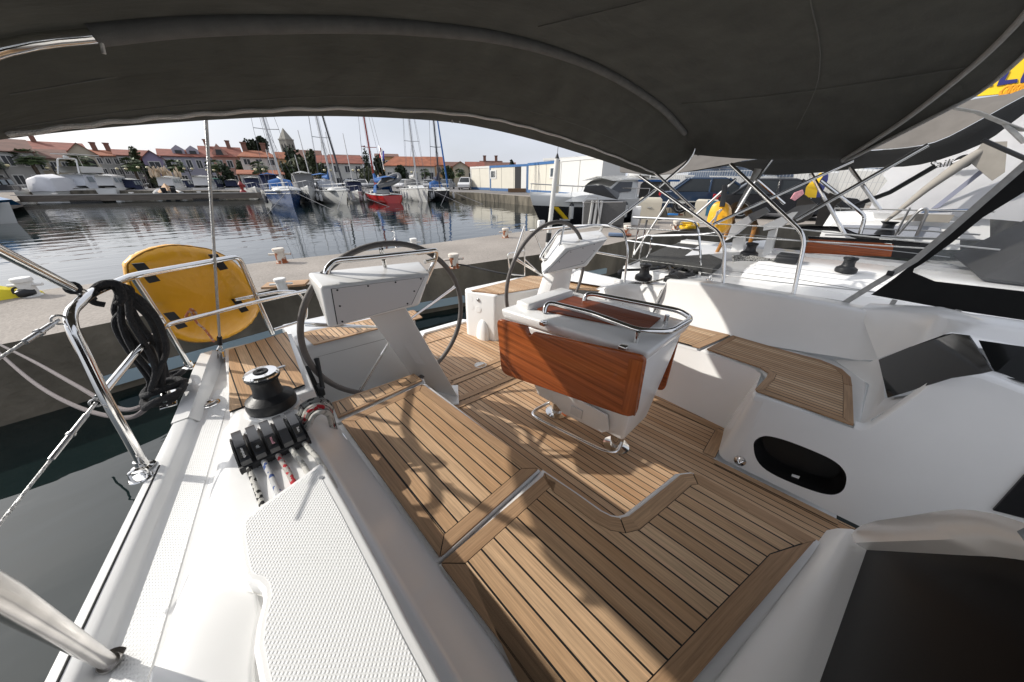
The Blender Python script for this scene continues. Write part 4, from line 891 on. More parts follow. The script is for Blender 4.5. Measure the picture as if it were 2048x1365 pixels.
# ---- sprayhood side with its clear window
def sp_(px, py): return ax(px, py, 3.06 + .0 * px)
oo = [(1742, 590), (1790, 556), (1830, 524), (1900, 465), (1960, 412), (2048, 336), (2150, 250), (2260, 300), (2260, 690), (2048, 641), (1900, 619)]
ii = [(1826, 545), (1828, 538), (1845, 528), (1905, 485), (1965, 436), (2048, 385), (2200, 300), (2215, 330), (2215, 602), (2048, 583), (1870, 563)]
b = B(canvas_b); O = [sp_(*q) for q in oo]; I = [sp_(*q) for q in ii]
vo_ = [b.bm.verts.new(p) for p in O]; vi_ = [b.bm.verts.new(p) for p in I]
for i in range(len(vo_)): j = (i + 1) % len(vo_); b.bm.faces.new((vo_[i], vo_[j], vi_[j], vi_[i]))
bmesh.ops.solidify(b.bm, geom=b.bm.faces[:], thickness=.006)
sph = b.end('sprayhood', yacht, smooth=0)
b = B(vinyl); b.poly([p + V((.002, 0, 0)) for p in I]); b.end('vinyl_window', sph, smooth=0)
b = B(canvas_l); b.tube([sp_(1688, 606) + V((-.02, 0, 0)), sp_(1745, 570) + V((-.02, 0, 0)), sp_(1830, 520) + V((-.01, 0, 0)), sp_(1900, 461), sp_(1960, 408), sp_(2048, 331), sp_(2150, 245)], .016, 8, flat=(1, 0, 0)); b.end('edge_binding', sph)
b = B(black); b.box(sp_(1780, 546) + V((-.02, 0, 0)), (.02, .03, .03), bev=.004); b.use(canvas_l)
for q in ((1790, 600, 1772, 628), (1918, 620, 1905, 637)): b.tube([sp_(q[0], q[1]), sp_(q[2], q[3])], .012, 8, flat=(1, 0, 0))
b.end('strap_buckle', sph)
# ================================================================== HARBOUR
GZ = .8
def water_mat():
    m = mat('harbour_water', (.006, .012, .012), .02, ior=1.42, spec=.5); n, l, b = N(m)
    t = n.new('ShaderNodeTexCoord')
    def wave(sc, st, det, rot=0):
        q = n.new('ShaderNodeMapping'); q.inputs['Scale'].default_value = st; q.inputs['Rotation'].default_value = (0, 0, rot); k = n.new('ShaderNodeTexNoise'); k.inputs['Scale'].default_value = sc; k.inputs['Detail'].default_value = det; k.inputs['Distortion'].default_value = .4
        l.new(t.outputs['Object'], q.inputs[0]); l.new(q.outputs[0], k.inputs['Vector']); return k.outputs[0]
    a, c = wave(.55, (1, 2.2, 1), 2, -.75), wave(2.0, (1, 2.4, 1), 2, -.65)
    ad = n.new('ShaderNodeMath'); ad.operation = 'MULTIPLY_ADD'; ad.inputs[1].default_value = .16; l.new(c, ad.inputs[0]); l.new(a, ad.inputs[2])
    bp = n.new('ShaderNodeBump'); bp.inputs['Strength'].default_value = 1; bp.inputs['Distance'].default_value = .016; l.new(ad.outputs[0], bp.inputs['Height']); l.new(bp.outputs[0], b.inputs['Normal']); return m
b = B(water_mat()); b.face([(-3000, -3000, 0), (3000, -3000, 0), (3000, 3000, 0), (-3000, 3000, 0)]); b.end('water', smooth=0, base=(0, 0, 0), kind='structure')
land = [(-60, 3.9), (-1.6, 5.33), (.7, 5.5), (3.4, 4.72), (7.2, 3.87), (9.7, 3.76), (12.2, 3.3), (30, -9), (60, -40), (3000, -2000), (3000, 3000), (-3000, 3000), (-3000, 700), (-150, 150), (-60, 100), (-8, 82), (6, 66), (14, 52), (24, 45), (27, 33.5), (22, 14), (19, 5.2), (16.5, 4.1), (9.6, 6.2), (7.6, 6.8), (6.6, 6.88), (3.8, 7.06), (1, 7.6), (-1.64, 7.8), (-60, 12)]
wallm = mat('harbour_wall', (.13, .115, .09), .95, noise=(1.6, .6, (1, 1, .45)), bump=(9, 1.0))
def conc():
    m = mat('quay_concrete', (.285, .255, .225), .92, noise=(1.1, .16), bump=(40, .45)); n, l, b = N(m)
    mu = [k for k in n if k.type == 'MIX_RGB'][0]; t = n.new('ShaderNodeTexCoord'); v = n.new('ShaderNodeTexNoise'); v.inputs['Scale'].default_value = 38; v.inputs['Detail'].default_value = 8; l.new(t.outputs['Object'], v.inputs['Vector'])
    r = n.new('ShaderNodeMapRange'); r.inputs[1].default_value = .35; r.inputs[2].default_value = .65; r.inputs[3].default_value = .84; r.inputs[4].default_value = 1.1; l.new(v.outputs[0], r.inputs[0])
    m2 = n.new('ShaderNodeMixRGB'); m2.blend_type = 'MULTIPLY'; m2.inputs[0].default_value = 1; l.new(mu.outputs[0], m2.inputs[1]); l.new(r.outputs[0], m2.inputs[2]); l.new(m2.outputs[0], b.inputs['Base Color']); return m
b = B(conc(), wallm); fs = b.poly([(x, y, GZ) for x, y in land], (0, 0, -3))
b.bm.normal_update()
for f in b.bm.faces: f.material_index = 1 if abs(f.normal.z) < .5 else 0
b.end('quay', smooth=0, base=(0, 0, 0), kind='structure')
b = B(mat('asphalt', (.16, .15, .145), .9, noise=(.6, .15))); b.poly([(x, y, GZ + .004) for x, y in ((27.5, 34), (24.5, 45.5), (14.5, 52.5), (6.5, 67), (-7, 83), (-60, 102), (-150, 153), (-100, 420), (300, 300), (300, -100), (70, -40), (24, 6), (24, 14))]); b.end('car_park', smooth=0, kind='structure')
# coping and ledge of the near pier
b = B(mat('pale_blue_plastic', (.30, .39, .44), .5)); P = [(-60, 3.86), (-1.6, 5.27), (.7, 5.44), (3.4, 4.66), (7.2, 3.81), (9.7, 3.70), (12.2, 3.24)]
for i in range(1, 4):
    p, q = V((*P[i], .10)), V((*P[i + 1], .10)); p, q = (p.lerp(q, .01), q)
    if i == 1: p = p.lerp(q, .18)
    b.poly([p, q, q + V((0, .0, .13)), p + V((0, 0, .13))], V((0, .05, 0)))
b.end('dock_fender', label='pale blue fender strip along the foot of the near pier', cat='fender strip')
# ---- bollards
rustm = mat('rusty_white_paint', (.62, .57, .50), .7, noise=(14, .1)); n_, l_, b_ = N(rustm)
tc_ = n_.new('ShaderNodeTexCoord'); nz_ = n_.new('ShaderNodeTexNoise'); nz_.inputs['Scale'].default_value = 11; nz_.inputs['Detail'].default_value = 6; l_.new(tc_.outputs['Object'], nz_.inputs['Vector']); sp__ = n_.new('ShaderNodeSeparateXYZ'); l_.new(tc_.outputs['Object'], sp__.inputs[0])
ma_ = n_.new('ShaderNodeMath'); ma_.operation = 'MULTIPLY_ADD'; ma_.inputs[1].default_value = -.9; l_.new(sp__.outputs[2], ma_.inputs[0]); l_.new(nz_.outputs[0], ma_.inputs[2])
cr_ = n_.new('ShaderNodeMapRange'); cr_.inputs[1].default_value = .36; cr_.inputs[2].default_value = .44; l_.new(ma_.outputs[0], cr_.inputs[0]); mx_ = n_.new('ShaderNodeMixRGB'); mx_.inputs[1].default_value = (.62, .57, .5, 1); mx_.inputs[2].default_value = (.30, .09, .03, 1); l_.new(cr_.outputs[0], mx_.inputs[0]); l_.new(mx_.outputs[0], b_.inputs['Base Color'])
whitep = mat('white_paint', (.68, .67, .64), .6, noise=(15, .08))
def bollard(px, py, h, m, label, rot=0):
    p = wz(px, py, GZ); b = B(m); r = h * .30
    b.lathe([(r * 1.25, 0), (r * 1.2, .015), (r, .02), (r, h * .78), (r * 1.22, h * .8), (r * 1.22, h * .96), (r * 1.1, h)], p, seg=20)
    o = b.end('bollard', base=p, label=label, cat='bollard', group='bollards along the harbour pier')
    b = B(m); d = V((math.cos(rot), math.sin(rot), 0)) * r * 2.3; c = p + V((0, 0, h * .6)); b.tube([c - d, c + d], h * .075, 10); b.end('cross_pin', o); return o
bollard(565, 526, .27, rustm, 'rusty bollard with cross pin beyond the yellow bag, on the pier edge', -.6)
bollard(909, 536, .25, rustm, 'rust stained bollard holding a black mooring line, beside the near wheel', -.4)
bollard(1011, 476, .25, rustm, 'rusty orange bollard on the far pier edge in front of the second wheel', -.6)
bollard(829, 497, .22, whitep, 'clean white bollard on the far pier edge just above the near wheel', -.5)
bollard(568, 585, .20, whitep, 'white bollard standing beside the teak gangplank on the near pier edge', -.5)
bollard(66, 592, .25, whitep, 'white bollard behind the yellow buoy at the left edge', -.5)
bollard(1252, 472, .28, rustm, 'rusty bollard beside the white pushpit corner near the blue book', -.5)
bollard(1350, 462, .30, rustm, 'rusty white bollard next to the coil of yellow rope', -.5)
bollard(1312, 438, .28, whitep, 'small white bollard in front of the beige locker box', -.5)
# ---- gangplank, buoy bag on the left
b = B(teak_m); p = wz(525, 585, GZ); q = wz(612, 578, GZ); t = (q - p).normalized(); nn = V((-t.y, t.x, 0))
for i in range(4):
    a = p + nn * (.065 * i); 
    for f in b.poly([a + V((0, 0, .07)), a + t * (q - p).length * 1.0 + V((0, 0, .07)), a + t * (q - p).length + nn * .058 + V((0, 0, .07)), a + nn * .058 + V((0, 0, .07))], (0, 0, -.03)):
        for lp in f.loops: d = lp.vert.co - a; lp[b.uv].uv = (d.dot(t), .2 + i * 3.3 + d.dot(nn) * .5)
b.box((p + q) / 2 + nn * .12 + V((0, 0, .02)), (.05, .3, .04), Matrix((t, nn, V((0, 0, 1)))).transposed())
b.end('gangplank', smooth=0, label='teak slatted gangplank lying on the pier beside a white bollard', cat='gangplank')
yb = mat('yellow_fabric', (.75, .62, .02), .5, bump=(6, .5)); yb2 = mat('dull_yellow_fabric', (.55, .47, .02), .6, bump=(6, .5))
p = wz(-20, 612, GZ); r1 = wz(112, 588, GZ)
u = (wz(88, 596, GZ) - p); b = B(yb); 
prf = [wz(-60, 640, GZ), wz(40, 602, GZ), wz(88, 588, GZ)]
a0, a1, a2 = wz(-80, 590, GZ), wz(90, 592, GZ), wz(90, 575, GZ)
rows = []
for s in (0, .25, .5, .75, 1):
    c = wz(-60 + 145 * s, 605 - 18 * s, GZ); w = .22 - .17 * s; h = .30 - .26 * s
    side = V((-.6, 1, 0)).normalized()
    rows.append([c - side * w, c - side * w * .8 + V((0, 0, h * .7)), c + V((0, 0, h)), c + side * w * .8 + V((0, 0, h * .7)), c + side * w])
b.loft(rows); fb = b.end('buoy_bag', label='bright yellow wedge shaped bag lying on the pier at the left edge', cat='bag')
b = B(black); c = wz(58, 594, GZ); b.blob(c + V((0, -.02, .06)), (.09, .06, .06), 2, .1, 1); b.tube(smoothpath([c + V((-.09, 0, .06)), c + V((-.07, 0, .13)), c + V((.03, 0, .12)), c + V((.09, 0, .05))], 6), .012, 8, flat=(0, 1, 0)); b.end('carry_strap', fb)
# ---- yellow round bag lashed to the pushpit
bag = thing('life_buoy_bag', 'round yellow padded bag lashed outside the stern rail with black straps', 'buoy bag', ay(385, 690, 2.22), boat=True)
ct = [(250, 536), (258, 520), (285, 503), (320, 493), (352, 490), (390, 494), (420, 500), (455, 517), (480, 540), (500, 566), (514, 592), (516, 612), (505, 637), (486, 656), (462, 670), (436, 679), (405, 683), (375, 682), (348, 674), (325, 660), (308, 640), (285, 612), (262, 580)]
def bagd(px): return 2.14 + (px - 250) / 266 * .34
O = [ay(x, y, bagd(x)) for x, y in ct]; c = sum(O, V()) / len(O); n = V((.0, 0, 0))
for i in range(len(O)): n += (O[i] - c).cross(O[(i + 1) % len(O)] - c)
n.normalize(); n = n if n.y < 0 else -n
rnd = random.Random(5)
b = B(yellow); rows = []
Os = smoothpath(O, 5, True)
for k, h in ((.93, -.035), (.99, -.02), (1.01, .0), (.985, .022), (.9, .038), (.7, .046), (.4, .05), (.06, .05)):
    rows.append([c + (p - c) * (k + (rnd.uniform(-.006, .006) if .9 < k else 0)) + n * (h + (rnd.uniform(-.003, .003) if k > .5 else 0)) for p in Os])
b.loft(rows, close=True); b.poly(rows[-1]); b.loft([rows[0], [c + (p - c) * .5 + n * -.12 for p in Os]], close=True); b.end('bag_cover', bag, smooth=80)
b = B(mat('bag_piping', (.35, .17, .01), .6)); b.tube([c + (p - c) * 1.0 + n * .012 for p in Os], .0035, 6, close=True); b.end('piping', bag)
for x, y, a in ((286, 543, -.5), (432, 522, -.45), (346, 639, -.9), (476, 609, -.45)):
    p = ay(x, y, bagd(x) - .16 + .06 * (x > 400)); b = B(black); d = V((.028, 0, -.05)); b.poly([p + V((-.022, 0, .035)), p + V((.012, 0, .035)), p + V((.034, 0, -.045)), p + V((-.0, 0, -.05))], n * .006)
    b.end('strap', bag)
b = B(br_o); b.tube(smoothpath([ay(378, 622, 2.06), ay(372, 636, 2.06), ay(392, 628, 2.06), ay(381, 618, 2.06), ay(388, 636, 2.06), ay(396, 648, 2.07), ay(410, 660, 2.07), ay(428, 684, 2.08)], 6), .005, 8); b.end('cord', bag)
# ---- black rope coil hanging from the rail, knot on the cleat, mooring lines
rnd = random.Random(11)
b = B(rope_k)
loops = [[(205, 575), (225, 565), (250, 585), (262, 640), (290, 690), (310, 740), (303, 782), (318, 742), (332, 700), (318, 650), (300, 615), (270, 590), (228, 572)],
         [(195, 580), (228, 568), (246, 600), (240, 650), (262, 700), (300, 745), (320, 780), (328, 740), (322, 690), (300, 640), (262, 600), (230, 575)],
         [(212, 610), (190, 604), (184, 585), (205, 570), (232, 572), (252, 598), (280, 650), (318, 700), (330, 745), (333, 752)],
         [(236, 570), (258, 580), (250, 612), (228, 640), (236, 670), (268, 715), (300, 760), (297, 780), (308, 786), (318, 760), (310, 720), (290, 680), (270, 640), (255, 605)],
         [(222, 568), (240, 590), (232, 625), (250, 660), (285, 705), (312, 735), (326, 755), (330, 720), (312, 668), (285, 622), (255, 585)]]
for i, L in enumerate(loops):
    b.tube(smoothpath([ay(x + rnd.uniform(-4, 4), y, 1.58 + .03 * i + .12 * (y - 570) / 210) for x, y in L], 6), .0092, 9)
b.tube(smoothpath([ay(x, y, 1.55) for x, y in ((186, 600), (182, 588), (196, 572), (215, 566), (236, 572), (246, 596), (234, 610))], 6), .0095, 9)
b.end('rope_coil', boat=True, label='coil of black braided rope hanging from the stern rail', cat='rope')
cb = az(338, 800, -.80); b = B(rope_k)
b.tube(smoothpath([cb + V(p) for p in ((-.06, -.06, .02), (-.02, -.09, .05), (.05, -.06, .05), (.05, .04, .06), (-.03, .08, .05), (-.06, .02, .04), (-.02, -.05, .07), (.06, -.0, .06), (.05, .07, .04), (.0, .10, .06), (-.05, .05, .03), (-.06, -.03, .02), (.02, -.07, .03), (.06, .02, .04))], 6), .0125, 9)
b.tube(smoothpath([cb + V(p) for p in ((.0, .06, .05), (.05, .10, .06), (.06, .15, .05), (.02, .15, .05), (0, .10, .06))], 6), .011, 9)
b.end('rope_knot', boat=True, label='black mooring rope knotted round the steel cleat on the gunwale', cat='rope')
def line(name, pts, r, m, label, boat=True, n=8): b = B(m); b.tube(smoothpath(pts, n), r, 8); return b.end(name, boat=boat, label=label, cat='mooring line')
line('mooring_line', [cb + V((-.05, -.02, .02)), ay(240, 818, 1.9), ay(150, 770, 2.6), ay(70, 725, 3.6), ay(0, 690, 5.0)], .009, rope_g, 'upper of two grey mooring lines running from the cleat to the pier')
line('mooring_line', [cb + V((-.05, -.05, .02)), ay(250, 836, 1.8), ay(150, 812, 2.3), ay(60, 760, 3.2), ay(-20, 690, 4.6)], .009, rope_g, 'lower of two grey mooring lines sagging from the cleat to the pier')
bb = wz(909, 536, GZ) + V((0, 0, .05)); line('mooring_line', [bb + V((-.1, -.05, 0)), bb + V((.1, -.08, 0)), MB @ ay(1010, 548, 3.6), MB @ ay(1100, 560, 3.0)], .014, rope_k, 'black mooring line led from the rusty bollard past the wheel', False)
# ---- things on the quay at the right
beige = mat('beige_grp', (.50, .46, .38), .6, noise=(3, .06)); bluep = mat('faded_blue', (.03, .13, .22), .6)
def facing(px, py, z=GZ):
    p = wz(px, py, z); d = V((p.x, p.y, 0)).normalized(); return p, d, V((d.y, -d.x, 0))
def locker(pxl, pxr, pyb, pyt, label, side=None):
    p, d, r = facing((pxl + pxr) / 2, pyb); dist = math.hypot(p.x, p.y)
    pl, pr = wd_(pxl, pyb, dist), wd_(pxr, pyb, dist); w = (pr - pl).length; h = wd_((pxl + pxr) / 2, pyt, dist).z - GZ
    dp = w * .7; c = p + d * dp / 2; b = B(beige); rt = Matrix((r, d, V((0, 0, 1)))).transposed()
    rows = []
    for z, k in ((0, .9), (.05, .92), (h * .80, 1.0), (h * .93, .97), (h, .80)): rows.append([c + r * sx * w / 2 * k + d * sy * dp / 2 * k + V((0, 0, z)) for sx, sy in ((-1, -1), (1, -1), (1, 1), (-1, 1))])
    b.loft(rows, close=True, capr=True); o = b.end('locker_box', label=label, cat='locker box', base=p)
    if side: b = B(side); b.poly([c + r * (w * .52) - d * dp * .42 + V((0, 0, .1)), c + r * w * .53 - d * dp * .42 + V((0, 0, h * .95)), c + r * w * .0 - d * (dp * .52) + V((0, 0, h * 1.0)), c + r * w * .05 - d * dp * .5 + V((0, 0, .1))], -d * .02); b.end('blue_panel', o, smooth=0)
    b = B(steel_d); b.box(c - d * dp * .51 + V((0, 0, h * .62)), (w * .2, .03, .02), rt); b.end('handle', o); return o
locker(1270, 1316, 447, 396, 'beige moulded locker box on the quay behind the white pushpit corner')
locker(1383, 1430, 437, 400, 'beige locker box with a blue side panel in front of the dark blue car', bluep)
p, d, r = facing(1268, 452); b = B(gel); b.hexa([p + r * -.12, p + r * .12, p + r * .12 + d * .12, p - r * .12 + d * .12] + [q + V((0, 0, .62)) for q in (p + r * -.14, p + r * .14, p + r * .14 + d * .12, p - r * .14 + d * .12)], .03); b.end('horseshoe_holder', label='white plastic lifebuoy holder on the rail beside the beige locker', cat='holder')
p = wz(1375, 458, GZ); b = B(mat('yellow_hose', (.75, .48, .02), .5)); rnd = random.Random(8)
for k in range(7): b.tube([p + V((math.cos(t) * (.32 + rnd.uniform(-.08, .08)) + rnd.uniform(-.03, .03), math.sin(t) * (.26 + rnd.uniform(-.05, .05)), .03 + .02 * k + rnd.uniform(0, .02))) for t in [i * .35 for i in range(18)]], .016, 6)
b.end('hose_coil', label='coil of yellow hose heaped at the pier edge beside a bollard', cat='hose')
for px, py, m_, lab in ((1345, 432, mat('blue_board', (.03, .2, .55), .5), 'blue and brown board lying flat between the two beige lockers'), (1232, 474, mat('blue_book', (.12, .17, .26), .6), 'small dull blue box lying on the pier beside the port console')):
    p, d, r = facing(px, py); b = B(m_); b.box(p + V((0, 0, .06)), (.42, .2, .07), Matrix((r, d, V((0, 0, 1)))).transposed(), .01); b.use(mat('brown_board', (.25, .09, .05), .6)).box(p + d * .18 + r * .15 + V((0, 0, .04)), (.5, .2, .05), Matrix((r, d, V((0, 0, 1)))).transposed(), .01); b.end('board', label=lab, cat='board')
# wire frames / tables behind
for k, (px, py) in enumerate(((1340, 432), (1362, 428))):
    p, d, r = facing(px, py); b = B(mat('dark_wire', (.03, .03, .03), .5))
    for s in (-.35, -.1, .15, .35):
        b.tube([p + r * s, p + r * (s + .06) + V((0, 0, .5))], .012, 6); b.tube([p + r * s + V((0, 0, .5)), p + r * (s + .25) + d * .2], .012, 6)
    b.use(mat('grey_top', (.35, .35, .33), .6)).box(p + V((0, 0, .53)), (.95, .5, .03), Matrix((r, d, V((0, 0, 1)))).transposed()); b.end('folding_table', label=('left' if k == 0 else 'right') + ' one of two grey topped wire tables on the quay', cat='table', group='wire tables on the quay')
# wicker cage with black lid
p, d, r = facing(1204, 455); W_ = 1.25; wick = mat('grey_wicker', (.12, .12, .12), .9, noise=(60, .5, (1, 1, 4)), bump=(80, 1, (1, 1, 5)))
dist = math.hypot(p.x, p.y); tz = lambda px, py: wd_(px, py, dist)
b = B(wick); L_, Rr_ = tz(1165, 452), tz(1246, 452); top = tz(1170, 402).z
b.hexa([L_, Rr_, Rr_ + d * .8, L_ + d * .8, V((L_.x, L_.y, top)), V((Rr_.x, Rr_.y, top)), V((Rr_.x, Rr_.y, top)) + d * .8, V((L_.x, L_.y, top)) + d * .8], .02); cg = b.end('wicker_hamper', label='grey wicker hamper with a black lid on the quay before the white motor boat', cat='hamper')
b = B(black); b.hexa([tz(1166, 384), tz(1236, 400), tz(1240, 396) + d * .8, tz(1180, 380) + d * .8, tz(1170, 372), tz(1205, 370), tz(1242, 388) + d * .8, tz(1190, 370) + d * .7], .02); b.end('lid', cg)
b = B(mat('white_rope', (.62, .62, .6), .8, bump=(50, .6)))
for k in range(3): q = tz(1178 + 9 * k, 452) - d * .05; b.tube([q, tz(1186 + 9 * k, 402) - d * .05], .045, 8)
b.end('rope_bundle', cg)
b = B(steel_d); q = lambda x, y: tz(x, y) - d * .12; b.tube([q(1165, 454), q(1168, 400), q(1176, 393), q(1196, 395), q(1200, 454)], .02, 8); b.tube([q(1165, 405), q(1246, 404)], .014, 6); b.end('cage_frame', cg)
# ---- containers
cream = mat('cream_panel', (.60, .57, .49), .6, noise=(1.2, .03)); cblue = mat('container_blue', (.03, .12, .30), .5); dkin = mat('dark_interior', (.02, .02, .022), .8); whp = mat('white_panel', (.62, .62, .60), .55); skirt = mat('blue_skirt', (.06, .13, .27), .7)
def container(pxl, pxr, pyb, pyt, dl, dr, mt, label, blue=True, door=False, win=None, deep=2.4, seams=1):
    pl, pr = wd_(pxl, pyb, dl), wd_(pxr, pyb, dr); pl.z = pr.z = GZ; h = wd_(pxl, pyt, dl).z - GZ
    t = (pr - pl).normalized(); nn = V((-t.y, t.x, 0)); nn = nn if nn.dot(pl) > 0 else -nn; L = (pr - pl).length; rt = Matrix((t, nn, V((0, 0, 1)))).transposed()
    c = (pl + pr) / 2 + nn * deep / 2; root = thing('site_cabin', label, 'cabin', (pl + pr) / 2, group='site cabins on the quay')
    b = B(mt); b.box(c + V((0, 0, h / 2)), (L, deep, h), rt); b.end('wall', root, smooth=0)
    b = B(cblue if blue else whp)
    for s in (-1, 1): b.box((pl + pr) / 2 + t * s * (L / 2 - .08) - nn * .012 + V((0, 0, h / 2)), (.16, .05, h), rt)
    b.box((pl + pr) / 2 - nn * .012 + V((0, 0, h - .1)), (L + .1, .06, .2), rt); b.box(c + V((0, 0, h + .03)), (L + .1, deep + .1, .06), rt); b.end('frame', root, smooth=0)
    b = B(skirt); b.box((pl + pr) / 2 - nn * .03 + V((0, 0, .18)), (L - .02, .06, .34), rt); b.end('skirt', root, smooth=0)
    b = B(mat('panel_seam', (.3, .29, .26), .6))
    for k in range(1, seams + 1): b.box(pl + t * L * k / (seams + 1) - nn * .006 + V((0, 0, h / 2)), (.05, .02, h - .3), rt)
    b.end('panel_seam', root, smooth=0)
    def opening(u0, u1, z0, z1, m, nm): b = B(m); b.box(pl + t * (L * (u0 + u1) / 2) - nn * .03 + V((0, 0, h * (z0 + z1) / 2)), (L * (u1 - u0), .05, h * (z1 - z0)), rt); return b.end(nm, root, smooth=0)
    if win: opening(win - .09, win + .09, .5, .84, whp, 'window_frame'); opening(win - .065, win + .065, .55, .8, mat('window_glass', (.10, .12, .14), .1), 'window')
    if door: opening(.70, .86, .08, .93, dkin, 'doorway'); opening(.86, .985, .08, .93, whp, 'open_door')
    return root
container(943, 980, 378, 335, 56, 52, cream, 'plain cream site cabin with a blue skirt, leftmost of the row', False, seams=1)
container(981, 1054, 379, 333, 50, 44, cream, 'cream site cabin with an open doorway and blue corner posts', True, True, .10, seams=2)
container(1055, 1112, 381, 328, 42, 36, cream, 'cream site cabin with one window and a blue roof edge behind the aerial pole', True, False, .88, seams=2)
container(1118, 1200, 384, 319, 34, 29, whp, 'large white container nearest the motor boat', False, seams=1)
container(1085, 1148, 362, 318, 50, 47, whp, 'white flat roofed hut standing behind the row of cabins', False, seams=3)
b = B(mat('old_wood', (.16, .10, .06), .9)); p, d, r = facing(1038, 382, GZ); 
for k in range(3): b.box(wd_(1034, 381, 43.5 - k * .4) * 1 + V((0, 0, 0)), (2.2, .35, .14 + .14 * k), Matrix((r, d, V((0, 0, 1)))).transposed())
b.end('wooden_steps', label='wooden steps below the open doorway of the cream cabin', cat='steps')
# ================================================================== NEIGHBOURING YACHTS (port side)
nb = thing('sailing_yacht', 'white yacht moored alongside with black winches, grey cushion and black bimini', 'sailing yacht', (5.8, 0, -2.2), boat=True)
b = B(gel)
ed = [(3.4, -9), (3.55, -4), (3.72, -1), (3.85, .6), (3.95, 1.9)]
b.loft([[(x + .1, y, -2.3), (x, y, -1.5), (x, y, -.86), (x + .01, y, -.83), (x + .12, y, -.83), (x + .15, y, -.85), (x + 3.8, y + .5, -.85), (x + 3.9, y + .5, -2.3)] for x, y in ed])
b.poly([(3.95, 1.9, -2.3), (3.95, 1.9, -.83), (7.85, 2.4, -.83), (7.85, 2.4, -2.3)]); b.end('hull', nb)
b = B(gel); b.loft([[(4.55 + dx * 1.0, y, z) for dx, z in ((0, -.86), (.05, -.74), (.16, -.685), (.5, -.67), (1.0, -.665), (1.08, -.70), (1.12, -1.3))] for y in (-9, -1, .3, .62)] + [[(4.65, .72, -.86), (4.72, .72, -.80), (4.85, .70, -.75), (5.1, .68, -.74), (5.5, .68, -.74), (5.6, .68, -.76), (5.66, .68, -1.3)]]); b.end('coaming', nb)
b = B(gel); b.poly([(6.2, -4, -.86), (6.2, 2, -.86), (6.22, 2, -.70), (6.22, -4, -.70)], (.3, 0, 0)); b.poly([az(1370, 512, -.74), az(1400, 490, -.70), az(1540, 480, -.70), az(1540, 500, -.74)], (0, 0, -.12)); b.end('seat', nb)
winch(nb, az(1497, 512, -.70), .10, .17, black, 'winch'); winch(nb, az(1690, 544, -.675), .085, .15, black, 'winch')
p = az(1573, 524, -.67); b = B(black); b.box(p + V((0, 0, .03)), (.26, .2, .07), bev=.02)
for i in range(5): b.box(p + V((-.1 + .05 * i, 0, .065)), (.035, .2, .05), bev=.012)
b.end('rope_clutch', nb)
b = B(br_g)
for i in range(4): b.tube(smoothpath([p + V((-.12 + .05 * i, .1, .02)), az(1520, 516 + 2 * i, -.68), az(1490, 511 + 3 * i, -.69), az(1466, 513 + 3 * i, -.70)], 5), .012, 6)
b.end('rope_tail', nb)
b = B(rope_k); rnd = random.Random(4); q = az(1372, 545, -.82)
b.tube(smoothpath([az(x, y, -.80) for x, y in ((1238, 548), (1245, 541), (1300, 539), (1330, 534), (1318, 530), (1335, 529), (1345, 541), (1370, 549), (1385, 545), (1372, 536), (1352, 541), (1340, 549), (1365, 552), (1388, 550))], 5), .016, 8); b.end('mooring_rope', boat=True, label='black rope coiled on the white deck of the neighbouring yacht', cat='rope')
cus = [(1281, 516), (1320, 498), (1355, 486), (1408, 491), (1411, 497), (1400, 500), (1445, 519), (1444, 526), (1428, 537), (1350, 524), (1285, 520)]
b = B(mat('charcoal_cushion', (.045, .045, .043), .85, noise=(12, .12), bump=(250, .3))); b.poly([az(x, y, -.74) for x, y in cus], (0, 0, -.07)); es = [e for e in b.bm.edges if len(e.link_faces) == 2 and e.calc_face_angle(0) > .6]; bmesh.ops.bevel(b.bm, geom=es, offset=.015, segments=3, profile=.5, affect='EDGES'); b.end('sun_cushion', boat=True, label='large charcoal cushion lying on the neighbouring yacht\'s stern deck', cat='cushion')
b = B(canvas_b); b.hexa([(5.1, -5, -.66), (7.3, -5, -.66), (7.3, -1.1, -.66), (5.1, -1.0, -.66), (5.5, -5, .25), (7.0, -5, .25), (6.9, -1.7, .2), (5.6, -1.6, .2)], .06); b.end('sprayhood', nb)
# mahogany table and black case behind it
def panel(name, parent, px, X, m, th=.05, dirv=(1, 0, 0), **k):
    b = B(m); b.poly([ax(x, y, X) for x, y in px], V(dirv) * th); o = b.end(name, parent, smooth=0, **k); return o
tbl = panel('cockpit_table', nb, [(1618, 477), (1700, 478), (1788, 490), (1782, 514), (1700, 511), (1608, 506)], 6.3, mahog); uvbox(tbl, 'y', .5)
panel('table_case', nb, [(1786, 480), (1860, 486), (1850, 520), (1780, 515)], 6.32, black); panel('table_edge', nb, [(1615, 473), (1790, 481), (1840, 483), (1840, 490), (1790, 488), (1617, 478)], 6.28, blackg)
b = B(blackg); b.tube(bend([ax(x, y, 6.25) for x, y in ((1590, 460), (1610, 456), (1680, 458), (1705, 470), (1720, 474), (1760, 475))], .1), .03, 8); b.end('table_rail', nb)
